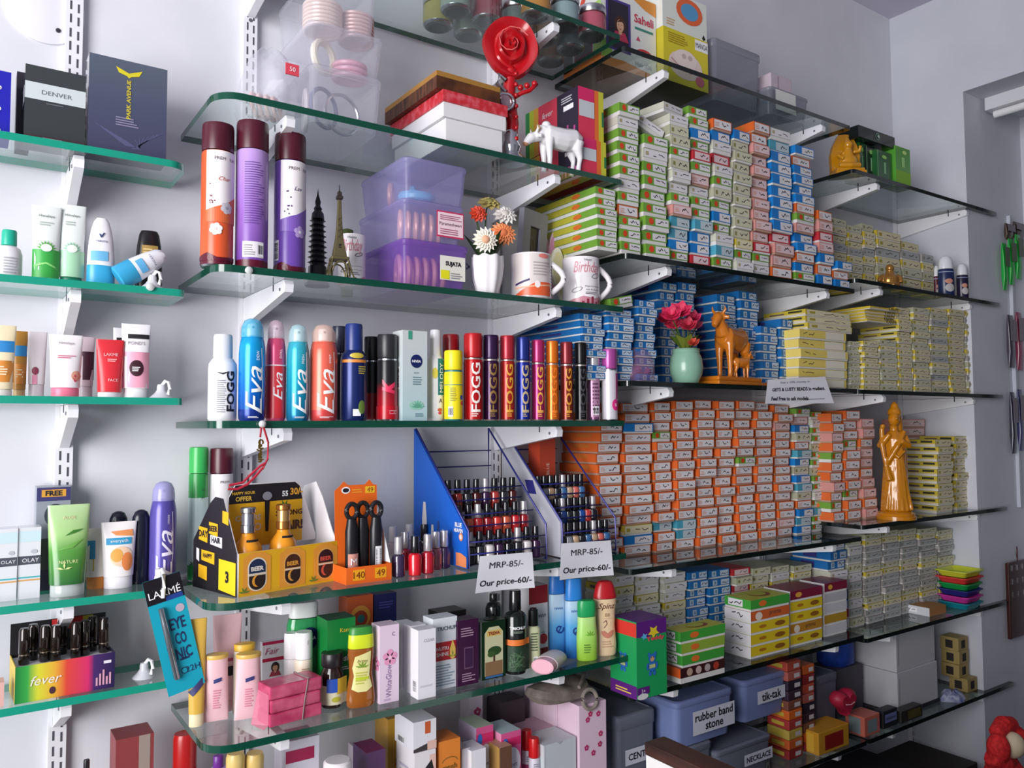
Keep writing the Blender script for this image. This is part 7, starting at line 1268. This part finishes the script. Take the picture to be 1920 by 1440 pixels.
grey_t = milky('grey_plastic', 'a4a6b4', .62); tub('grey translucent lidded tub beside the yellow massager carton', x0, x1, y, y+.16, zR, Zat(84, (x0+x1)/2, y)-zR, grey_t, grey_t)
y = YF+.06; x2, x3 = Xat(1444, y, zR+.04), Xat(1519, y, zR+.04); hg = Zat(172, (x2+x3)/2, y)-zR
tub('small grey tub with white sticker at the end of the ceiling shelf', x2, x3, y, y+.16, zR, hg, grey_t, grey_t, lambda b, mp, w, h: b.rect(mp, -.38*w, .12*w, .15*h, .9*h, M('dcdcd8', .6), .003))
t = MB().solid(-.05, .045, 0, .1, 0, .05, M('c8b8c0', .5), .003); t.rect(front(0), -.02, -.015, .005, .045, M('a890a0'), .0006); tag(t.build('paper_packet', None, ((x2+x3)/2-.01, y+.02, zR+hg*1.0)), 'pale pink paper packet on top of the small grey tub', 'packet')
# ------------------------------------------------------------------ row of toy box and bindi boxes
S_ = slotb(1194, 1250, 1162, 1306, 'R5')
def toy(b, mp, u, v, s):
    bl = M('2a6ab8', .5); b.ell(mp, u, v, .2*s, .24*s, bl, .0012); b.ell(mp, u, v+.3*s, .2*s, .17*s, bl, .0013); b.ell(mp, u, v+.27*s, .11*s, .1*s, M('c89a70'), .0016)
    for q in (-1, 1): b.ell(mp, u+q*.17*s, v+.45*s, .07*s, .08*s, bl, .0012); b.ell(mp, u+q*.24*s, v, .07*s, .14*s, bl, .0012); b.ell(mp, u+q*.11*s, v-.28*s, .08*s, .1*s, bl, .0012); b.ell(mp, u+q*.06*s, v+.33*s, .02*s, .025*s, INK, .0019, 8)
    b.rect(mp, u-.16*s, u+.16*s, v-.08*s, v+.06*s, M('b8c080'), .0016)
def d_toy(b, mp, w, h):
    b.rect(mp, -.5*w, .5*w, .8*h, h, M('5a1c78')); b.poly(mp, [(-.5*w, .8*h), (-.2*w, .78*h), (.1*w, .8*h)], M('5a1c78')); st = [(.06*w+(.2 if k % 2 else .1)*w*math.cos(PI*k/5+.3), .84*h+(.09 if k % 2 else .045)*h*math.sin(PI*k/5+.3)) for k in range(10)]; b.poly(mp, st, M('e0c82a'), .001); st2 = [(-.25*w+(.12 if k % 2 else .06)*w*math.cos(PI*k/5), .8*h+(.05 if k % 2 else .025)*h*math.sin(PI*k/5)) for k in range(10)]; b.poly(mp, st2, M('5ab0d8'), .0012)
    b.text(mp, 'Teddy', M('e04a5a'), .12*w, .75*h, .07*h, .6*w, o=.0014, bold=.04); toy(b, mp, .0, .4*h, .62*w); b.rect(mp, -.5*w, -.1*w, .06*h, .15*h, M('5a1c78'), .001); b.text(mp, '3+', WHITE, -.3*w, .1*h, .05*h, o=.0015); b.ell(mp, -.32*w, .03*h, .18*w, .04*h, M('d8d8da'), .0012)
carton('green and purple toy box with a blue bear print at the shelf front', S_, .085, M('1f9a56', .4), d_toy, lambda b, mp, d, h: (b.rect(mp, -.5*d, .5*d, .8*h, .98*h, M('d8382e')), b.rect(mp, -.5*d, .5*d, 0, .17*h, M('5a1c78')), toy(b, mp, 0, .42*h, .55*d), b.lines(mp, M('e8c84a'), -.3*d, .3*d, .05*h, .12*h, 2)), cols={'top': M('5a1c78', .4)})
def flat(label, p0, p1, pb, yd, h, d, cm, tm, lm, z=None, deco=None, sh='R5', rz=0):
    y = front_of(sh)+yd; z = SH[sh] if z is None else z; x0, x1 = Xat(p0, y, z), Xat(p1, y, z); w = x1-x0
    b = MB().box(-w/2+.001, w/2-.001, .001, d-.001, 0, h*.2, TRAY).box(-w/2, w/2, 0, d, h*.2+.0001, h, cm, top=tm, left=lm); F_ = front(0); L = left(-w/2, d/2); T = top(h)
    if deco == 'g': b.ell(F_, -.2*w, h*.6, .1*w, h*.26, M('d86a2a'), .0006, 12); b.ell(T, .05*w, d*.5, .22*w, .3*d, M('8a4a2c'), .0006, 16); b.ell(T, .02*w, d*.56, .18*w, .26*d, M('b4b848'), .0009, 16); b.rect(L, -.35*d, .2*d, .3*h, .9*h, LBL, .0006); scrib(b, L, -.3*d, .15*d, .4*h, .8*h, .001, int(p0))
    elif deco == 'y': b.ell(F_, .25*w, h*.6, .14*w, h*.22, M('8a5a1a'), .0006, 12); b.rect(L, -.45*d, .42*d, .25*h, .95*h, LBL, .0006); scrib(b, L, -.2*d, .2*d, .4*h, .8*h, .001, int(pb)); b.ell(F_, -.2*w, h*.62, .1*w, h*.15, M('a8701a'), .0006, 10)
    elif deco == 'm': b.ell(F_, -.25*w, h*.6, .1*w, h*.24, M('d8a03a'), .0006, 12); b.rect(L, -.45*d, .2*d, .2*h, .95*h, LBL, .0006)
    elif deco == 'p': b.ell(F_, -.3*w, h*.55, .09*w, h*.36, M('e0d4c4'), .0006, 14); b.text(F_, 'prerna', M('6a4a3a'), .12*w, h*.58, h*.4, .3*w); b.rect(L, -.45*d, .42*d, .25*h, .95*h, LBL, .0006); scrib(b, L, -.2*d, .2*d, .4*h, .8*h, .001, 5)
    o = b.build('bindi_box', None, ((x0+x1)/2, y, z), (0, 0, rz)); tag(o, label, 'bindi box', 'flat decorated boxes in the toy box row'); return z+h+.0004
gn, yl, orn, mrn = M('3f9a3a', .4), M('d6bc22', .4), M('c8602c', .4), M('7a1c3a', .4); yt = M('b8b83a', .4)
ya = yb(1318, 1272, 'R5')
z1 = SH['R5']; b = MB().box(-.075, .075, 0, .05, 0, .012, TRAY).box(-.075, .075, 0, .05, .0121, .034, M('3a1a1c', .4), left=M('e0622a', .45), top=M('8a2a22', .45))
for q in range(4): b.ell(front(0), -.045+.03*q, .023, .010, .009, M(('b89a8a', 'c0a8a0', 'b0a0a0', 'a83a2a')[q]), .0007, 12)
xs_ = Xat(1318, YF+ya, z1+.02); tag(b.build('cookie_pack', None, (xs_, YF+ya, z1)), 'orange and dark pack with round prints under the green boxes', 'pack')
zz = z1+.0345
for i, lb in enumerate(('lowest of three green and yellow boxes stacked beside the toy box', 'middle of three green and yellow boxes stacked beside the toy box', 'topmost of three green and yellow boxes stacked beside the toy box')): zz = flat(lb, 1280-i*2, 1358+i, 1250-i, ya+.0, .027, .055, gn if i != 1 else M('8aa83a', .4), yt, gn, zz, 'g')
zz = z1; 
for i, (cm, dc, lb) in enumerate(((yl, 'y', 'lowest yellow box of the five-high pile in front of the cartons'), (yl, 'y', 'second yellow box up in the five-high pile'), (yl, 'y', 'third yellow box up in the five-high pile'), (orn, 'p', 'orange brown box with cream emblem, fourth in the five-high pile'), (gn, 'g', 'green box with yellow lid on top of the five-high pile'))): zz = flat(lb, 1408, 1480, 1248, .03, .029, .085, cm, yt if dc != 'p' else orn, LBL if dc != 'g' else gn, zz, dc)
zz = z1
for i, (cm, dc, lb) in enumerate(((yl, 'y', 'lowest yellow box of the pile with maroon lid'), (M('b8802a', .4), 'p', 'tan box with emblem, second in the pile with maroon lid'), (yl, 'y', 'third yellow box in the pile with maroon lid'), (yl, 'y', 'fourth yellow box in the pile with maroon lid'), (mrn, 'm', 'maroon box with gold print on top of the yellow pile'))): zz = flat(lb, 1482, 1542, 1228, .04, .029, .085, cm, mrn if dc == 'm' else yt, LBL, zz, dc)
zz = z1
for i, (cm, dc, lb) in enumerate(((M('c4c4c8', .5), '', 'lowest grey white box at the end of the toy box row'), (M('b08a2a', .45), '', 'mustard box above the lowest grey white one'), (M('c4c4c8', .5), '', 'grey white box, third up at the end of the toy box row'), (M('b4b4b8', .5), '', 'grey white box, fourth up at the end of the toy box row'), (mrn, 'm', 'crimson maroon box at the top of the grey white pile'))): zz = flat(lb, 1546, 1588, 1210, .05, .029, .08, cm, mrn if dc == 'm' else LBL, LBL, zz, dc)
# far right lower shelf
x0 = Xat(1743, YF+.035, SH['F5']); zz = SH['F5']; b = MB().box(0, .1, 0, .12, 0, .026, M('d4d6da', .5), top=M('a87a48', .5), front=M('b07a4a', .5)); b.rect(left(0, .06), -.02, .02, .006, .02, WHITE, .0005); scrib(b, left(0, .06), -.012, .014, .009, .018, .001, 3); tag(b.build('flat_box', None, (x0, YF+.035, zz)), 'flat white box with tan lid in front of the grey cartons', 'box')
x, y, z, r, h = spot(1764, 1853, 1056, 'F5', .075)
for i, (c, lb) in enumerate((('1a8a9a', 'teal plastic basket at the bottom of the basket stack'), ('c8389a', 'magenta plastic basket second from the bottom of the stack'), ('2a2a7a', 'dark blue plastic basket in the middle of the stack'), ('1a9a4a', 'green plastic basket third from the top of the stack'), ('d83a3a', 'red orange plastic basket second from the top of the stack'), ('c8d23a', 'lime yellow plastic basket on top of the stack'))):
    q = h*.158; zz = z+i*q; W0 = .108 if i < 4 else .124; D0 = .1; m = M(c, .3)
    b = MB().loft([rr(W0*.8, D0*.8, .012, 0), rr(W0*.98, D0*.98, .014, q*.8), rr(W0*1.06, D0*1.06, .016, q*.82), rr(W0*1.06, D0*1.06, .016, q*.97), rr(W0*.94, D0*.94, .014, q*.97), rr(W0*.78, D0*.78, .012, q*.25)], m, False, True); tag(b.build('plastic_basket', None, (XW-.069, YF+.052, zz+.0003)), lb, 'basket', 'stack of coloured plastic baskets')
# ------------------------------------------------------------------ tubs and packs on the lowest shelf
zR = SH['R6']; blu_t = M('7280ae', .35, 0, .95); slate = M('6c7080', .4, 0, .95)
def sticker(lines, u, v, w_, h_, s1):
    def f(b, mp, w, h):
        b.rect(mp, (u-w_/2)*w, (u+w_/2)*w, (v-h_/2)*h, (v+h_/2)*h, M('c9cbd8', .7), .0035)
        for i, s_ in enumerate(lines): b.text(mp, s_, INK, u*w, (v+(.22-.44*i if len(lines) > 1 else 0)*h_)*h, None, w_*w*s1[i], o=.0042, bold=.02)
    return f
def tub_at(label, p0, p1, pt, pbm, yd, d, m, deco, key='R6', zb=None):
    y = front_of(key)+yd; z = SH[key] if zb is None else zb; x0, x1 = Xat(p0, y, z+.06), Xat(p1, y, z+.06); h = Zat(pt, (x0+x1)/2, y)-z; tub(label, x0, x1, y, y+d, z, h, m, m, deco, .9); return z+h
tub_at('dark grey tub with CENTER sticker standing behind the counter corner', 1160, 1232, 1334, 0, .075, .18, slate, sticker(['CENTER'], .06, .56, .8, .16, (.8,)))
zl = tub_at('dark slate tub with NECKLACE sticker under the blue tubs', 1342, 1450, 1392, 0, .03, .19, slate, sticker(['NECKLACE'], .22, .52, .5, .3, (.85,)))
zl0 = tub_at('dark slate tub hidden low under the rubber band tub', 1262, 1338, 1398, 0, .035, .19, slate, None)
zu = max(zl, zl0)+.0005
tub_at('blue tub with rubber band stone sticker, stacked on a dark tub', 1268, 1378, 1302, 0, .032, .18, blu_t, sticker(['rubber band', 'stone'], .12, .46, .72, .5, (.9, .42)), 'R6', zu)
tub_at('blue tub with tik-tak sticker beside the rubber band tub', 1394, 1478, 1266, 0, .05, .18, blu_t, sticker(['tik-tak'], .1, .52, .62, .3, (.7,)), 'R6', zu)
# small packs pile
pk = ['8a2a2a', 'c05a2a', 'b8a04a', 'a83a3a', 'd0642a', '7a4a3a', '3a2a36', '2a2230', 'a85a50', 'b04a3a']
y = YF+.04
for col_, (p0, p1, n) in enumerate(((1479, 1506, 10), (1508, 1530, 9))):
    for i in range(n):
        x0, x1 = Xat(p0, y+.01*col_, zR+.05), Xat(p1, y+.01*col_, zR+.05); h = .0255; w = (x1-x0)*.95; b = MB().solid(-w/2, w/2, 0, .07, 0, h-.001, M(pk[(i+3*col_) % 10], .35), .003); b.rect(front(0), -.05*w, .36*w, .25*h, .7*h, M('c4bcbc', .6), .0006); b.rect(left(-w/2, .035), -.02, .02, .3*h, .7*h, M('b8a03a'), .0006)
        tag(b.build('sachet_pack', None, ((x0+x1)/2+rnd.uniform(-.002, .002), y+.01*col_, zR+i*h+.0002)), f'red brown sachet pack, {ORD[i]} up in the {("pile against the tik-tak tub", "pile on the side of the grey tub")[col_]}', 'pack', 'sachet packs on the lowest shelf')
tub_at('dim grey tub behind the sachet packs', 1536, 1572, 1262, 0, .09, .14, M('6a6c7a', .35, 0, .9), None)
b = MB(); rings = [[(q*.062*math.cos(a)*(1+.08*math.sin(3*a)), .05*q*math.sin(a), zz+.008*math.sin(2*a+zz*40)*(zz > 0)) for a in [2*PI*k/24 for k in range(24)]] for q, zz in ((.8, 0), (1, .015), (1.02, .055), (.9, .08), (.5, .09), (.1, .092))]
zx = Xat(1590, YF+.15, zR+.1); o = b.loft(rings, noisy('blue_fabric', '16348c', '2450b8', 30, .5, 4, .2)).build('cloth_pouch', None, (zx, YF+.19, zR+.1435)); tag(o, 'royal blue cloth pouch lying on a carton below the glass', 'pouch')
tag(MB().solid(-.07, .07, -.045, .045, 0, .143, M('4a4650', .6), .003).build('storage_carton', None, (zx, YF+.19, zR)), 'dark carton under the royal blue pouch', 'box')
x0, x1 = Xat(1682, YF+.05, zR+.12), Xat(1757, YF+.05, zR+.12)
x1 = min(x1, XW-.01); hc = .118
for i in range(2):
    b = MB().solid(0, x1-x0, 0, .155, 0, hc, M('c4c4c8', .6), .002); b.stroke(front(0), [(.01, .02), (.012, .1)], .003, M('9a9a9e'), .0006)
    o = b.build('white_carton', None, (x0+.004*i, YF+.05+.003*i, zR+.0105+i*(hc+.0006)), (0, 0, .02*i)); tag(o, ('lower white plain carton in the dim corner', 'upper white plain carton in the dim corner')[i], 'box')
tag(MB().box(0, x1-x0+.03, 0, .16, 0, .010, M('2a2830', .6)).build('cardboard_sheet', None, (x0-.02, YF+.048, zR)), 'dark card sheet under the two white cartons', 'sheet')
x, y, z, r, h = spot(1579, 1642, 1276, 'R6', .03); x = min(x, 2.085)
t = thing('heart_pouch', 'crimson heart shaped pouch in front of the white cartons', 'pouch', (x, YF+.05, zR+.062)); pts = [(16*math.sin(q)**3/17*.05, (13*math.cos(q)-5*math.cos(2*q)-2*math.cos(3*q)-math.cos(4*q)+17)/30*.075) for q in [2*PI*i/30 for i in range(30)]]
b = MB(); b.loft([[(a*s, yy, (c-.0375)*s+.0375) for a, c in pts] for s, yy in ((.7, -.022), (.95, -.012), (1, 0), (.95, .012), (.7, .022))], M('a81c3c', .5)).build('pouch_body', t)
MB().tube([(-.02, -.024, .04), (0, -.026, .037), (.02, -.024, .04)], .0016, M('d8a8b0', .4), 6).build('zip_pull', t)
for lb, p0, p1, h, yd_, d, c, c2, sh in (('gold and red wafer pack lying at the shelf front', 1535, 1592, .06, .012, .07, 'c8902a', '8a1c1c', 'R6'), ('salmon pink pack beside the gold and red one', 1606, 1650, .055, .015, .06, 'c86a5a', '7a8a8a', 'F6')):
    y = front_of(sh)+yd_; x0, x1 = Xat(p0, y, zR+.03), Xat(p1, y, zR+.03); x0 = max(x0, 2.132) if sh == 'F6' else x0; x1 = min(x1, 2.116) if sh == 'R6' else x1; w = x1-x0; b = MB().solid(-w/2, w/2, 0, d, 0, h, M(c, .4), .003); b.rect(front(0), -.3*w, .3*w, .15*h, .8*h, M(c2, .45), .0006); b.rect(left(-w/2, d/2), -.3*d, .3*d, .1*h, .9*h, M(c2 if sh == 'F6' else 'd8a83a', .4), .0006); tag(b.build('snack_pack', None, ((x0+x1)/2, y, zR)), lb, 'pack')
y = YF+.012; x0, x1 = Xat(1690, y, zR+.02), Xat(1730, y, zR+.02); b = MB().solid(0, x1-x0, 0, .03, 0, .035, M('2a2824', .35), .003); b.rect(front(0), .3*(x1-x0), .9*(x1-x0), .006, .03, M('a89a5a', .2, .8), .0006); tag(b.build('gift_packet', None, (x0, y, zR)), 'small black packet with shiny gold panel at the shelf front', 'packet')
x0 = 2.15; b = MB().solid(0, .075, 0, .03, 0, .05, M('1e1e26', .5), .003); b.rect(front(0), .008, .07, .016, .04, M('6a70a0', .7), .0006); b.text(front(0), 'imitation', INK, .039, .028, None, .05, o=.001); tag(b.build('labelled_tray', None, (Xat(1655, YF+.02, zR+.03), YF+.018, zR)), 'black tray with blue paper label in front of the white cartons', 'tray')
for i in range(4):
    w = .032; x = min(2.79, Xat(1805, YF+.06, zR+.1)); b = MB().solid(-w, w, 0, .06, 0, .043, M('a8925a', .6), .002); b.rect(front(0), -.012, .012, .008, .034, M('2a2420', .7), .0006); b.rect(left(-w, .03), -.012, .012, .008, .034, M('2a2420', .7), .0006); tag(b.build('bangle_box', None, (x-.004*(i % 2)+(.008 if i == 0 else 0), YF+.055-(.02 if i == 0 else 0), zR+i*.0436+.0002)), f'tan bangle box with dark window, {ORD[i]} up beside the room corner', 'box', 'tan bangle boxes')
b = MB(); rings = [[(q*.05*math.cos(a)*(1+.2*math.sin(3*a)), q*.03*math.sin(a)*(1+.2*math.cos(4*a)), zz+.004*math.sin(5*a)*(zz > 0)) for a in [2*PI*k/24 for k in range(24)]] for q, zz in ((1, 0), (1.02, .01), (.7, .022), (.2, .026))]; tag(b.loft(rings, noisy('blue_print_cloth', '5a6296', 'b8bcd0', 60, .7)).build('folded_cloth', None, (Xat(1795, YF+.02, zR), YF+.034, zR+.0004)), 'crumpled blue and white cloth in front of the tan boxes', 'cloth')
# ------------------------------------------------------------------ counter, door side, hanging goods
x0, y1 = on_z(1211, 1391, .95); struct_y = -.35
t = thing('counter_panel', 'white counter side panel with dark brown top edge', 'counter', (x0, struct_y, 0)); L = y1-struct_y
MB().box(0, .042, 0, L, 0, .928, M('e8e6e4', .5)).build('panel', t); MB().box(.0425, 1.25, 0, .74, 0, .92, M('3a2c28', .6)).build('unseen_light_block', t); MB().solid(-.002, .046, -.002, L+.002, .9281, .95, noisy('dark_wood', '2a1712', '4a2a20', 12, .35, 5, .03, (6, 1, 6)), .003).build('top_edge', t)  # large block beside the panel is unseen, added to hold back light
# tube light over the door
x, z = XW+.12, HL-.03; t = thing('tube_light', 'white tube light fixture under the door head', 'lamp', (x, .75, HL)); MB().box(0, .05, 0, .58, -.045, -.0005, M('dcdce0', .5)).build('housing', t); MB().tube([(.025, .02, -.06), (.025, .56, -.06)], .013, M('f0f0f0', .3), 12).build('tube', t)
yh = YC-.018
def hang(label, px0, px1, py0, py1, c, c2, name='hanging_packet', yy=0):
    y = yh-yy; xa, z0 = on_y(px0, py0, y); xb_, z1 = on_y(px1, py1, y); t = thing(name, label, 'packet', ((xa+xb_)/2, y, z0)); w = xb_-xa; h = z0-z1
    b = MB().loft([rr(w, .002, .0008, 0, 2), rr(w*.98, .010, .003, -h*.25, 2), rr(w*.94, .014, .004, -h*.7, 2), rr(w, .002, .0008, -h, 2)], M(c, .25), True); b.build('packet_body', t); MB().box(-w*.5, w*.5, -.0125, -.0105, -h*.5, -h*.1, M(c2, .3)).build('header_card', t)
for i, (a, b_) in enumerate(((1878, 1889), (1890, 1902), (1903, 1915))): hang(f'bright green glossy packet, {ORD[i]} across on the hanging strip by the door', a, b_, 455-8*i, 545-10*i, '1aa83c', '3a4a2a', yy=.004*i)
for i, (a, b_, p, q, c, lb) in enumerate(((1884, 1898, 418, 452, '4a3c34', 'brown printed header packet above the green packets'), (1900, 1917, 415, 450, '3a2c2a', 'dark printed header packet above the last green packet'), (1888, 1902, 590, 690, '4a4450', 'grey hanging packet below the green packets'), (1904, 1918, 585, 695, '8a3450', 'rose hanging packet below the green packets'), (1893, 1905, 735, 850, '3a3a48', 'slate hanging packet in the lower tier by the door'), (1907, 1919, 730, 845, '3a3a6a', 'indigo hanging packet in the lower tier by the door'))): hang(lb, a, b_, p, q, c, '6a6068')
xa, z0 = on_y(1887, 1045, yh); xb_, z1 = on_y(1932, 1186, yh); t = thing('pin_board', 'brown hanging board of silver hair pins at the door side', 'board', ((xa+xb_)/2, yh, z0)); w = xb_-xa; h = z0-z1
MB().solid(-w/2, w/2, -.006, .006, -h, -.02, M('3a1712', .3), .003).build('board', t); MB().tube([(0, 0, -.02), (-.006, 0, .01), (0, 0, .03), (.006, 0, .01), (0, 0, -.02)], .0015, M('4a1c18', .5), 6).build('hanging_loop', t)
for i in range(3):
    for j in range(4): MB().box(-.0012, .0012, -.0085, -.0062, -.018, .0, SILVER).build('hair_pin', t, ((-.36+.24*j)*w, 0, -.03-.045*i))
MB().box(-.006, .006, -.004, .008, -1.05, 0, M('c2c6d0', .5)).build('door_strip', None, (on_y(1897, 560, YC-.009)[0]+.006, YC-.009, on_y(1897, 560, YC)[1]+.3)); o = bpy.data.objects['door_strip']; o.name = 'trim_1'; o['kind'] = 'structure'
# red and cream plush at the picture edge
xq, zq = on_y(1882, 1392, 1.0); t = thing('plush_toy', 'red and cream plush toy at the lower picture corner', 'toy', (xq, 1.0, .56)); dz = zq-.56; rp = noisy('red_plush', 'b8141a', 'e02a2a', 120, .8, 3, .4); cp_ = M('d8c8a8', .8)
remesh(fig(MB(), [('s', (-.05, -.01, dz+.0), .034, (.8, .8, 1.1)), ('s', (-.045, 0, dz-.045), .025, (1, 1, 1)), ('t', [(-.07, 0, dz-.02), (-.03, -.01, dz-.045), (.03, 0, dz-.05)], [.02, .026, .02]), ('t', [(-.04, 0, dz+.03), (.0, 0, dz+.045), (.045, 0, dz+.035)], [.018, .022, .02]), ('s', (.05, .0, dz), .035), ('t', [(0, 0, .05), (0, 0, dz-.05)], [.05, .04])], rp).build('plush_body', t), .004, 4)
MB().sphere((0, -.02, dz+.0), .032, cp_, 1, .9, 1).build('face', t)
t2 = thing('stool', 'dark brown stool under the plush toy in the dim lower corner', 'stool', (xq+.05, .98, 0)); MB().solid(-.14, .16, -.14, .1, .52, .5595, M('3a2622', .4), .006).build('seat', t2)
for q in (-.12, .14):
    for u in (-.12, .08): MB().box(q-.015, q+.015, u-.015, u+.015, 0, .5198, M('2a1c1a', .5)).build('leg', t2)

def gets(b, mp):
    b.text(mp, 'Get a 10% money in', M('5a5870'), .45, .84, .10, .5, o=.0009); b.text(mp, 'GETS & LUSTY BEADS in gradient', INK, .5, .55, .18, .84, o=.0009, bold=.03); b.text(mp, 'Feel Free to ask models', INK, .36, .2, .16, .56, o=.0009, bold=.03); b.rect(mp, .6, .88, .16, .175, INK, .0009)
paper('white paper notice with three lines hanging under the golden cow', (1440, 712), (1547, 706), (1432, 757), (1561, 756), YF-.006, gets)
x, y, z, r, h = spot(1160, 1232, 655, 'R3', .05); t = thing('blister_pouch', 'clear mauve pouch of hair clips at the end of the can row', 'pouch', (max(x, 1.285), y, z)); r = min(r, .05)
b = MB(); b.loft([[(r*s*math.cos(a), .032*s*math.sin(a), .001+zz+.003*math.sin(4*a)*(zz > 0)) for a in [2*PI*k/24 for k in range(24)]] for s, zz in ((.9, 0), (1, .01), (.98, h*.5), (.75, h*.85), (.35, h))], milky('mauve_plastic', 'b88ab0', .35)).build('pouch_film', t)
b = MB(); b.tube([(-.03, 0, .02), (-.01, -.008, .03), (.012, .004, .018), (.03, -.004, .03)], .009, M('8a4a78', .3), 8).build('hair_clip', t)
for i, (xx, w, hh, c, lb) in enumerate(((2.0, .12, .44, '2c2a30', 'dark carton on the floor below the sachet packs'), (2.26, .13, .47, '25242a', 'black carton on the floor below the labelled tray'), (2.55, .13, .43, '2e2826', 'dark brown carton on the floor near the room corner'))):
    tag(MB().solid(-w, w, 0, .22, 0, hh, M(c, .6), .004).build('floor_carton', None, (xx, 1.3, .0)), lb, 'box')
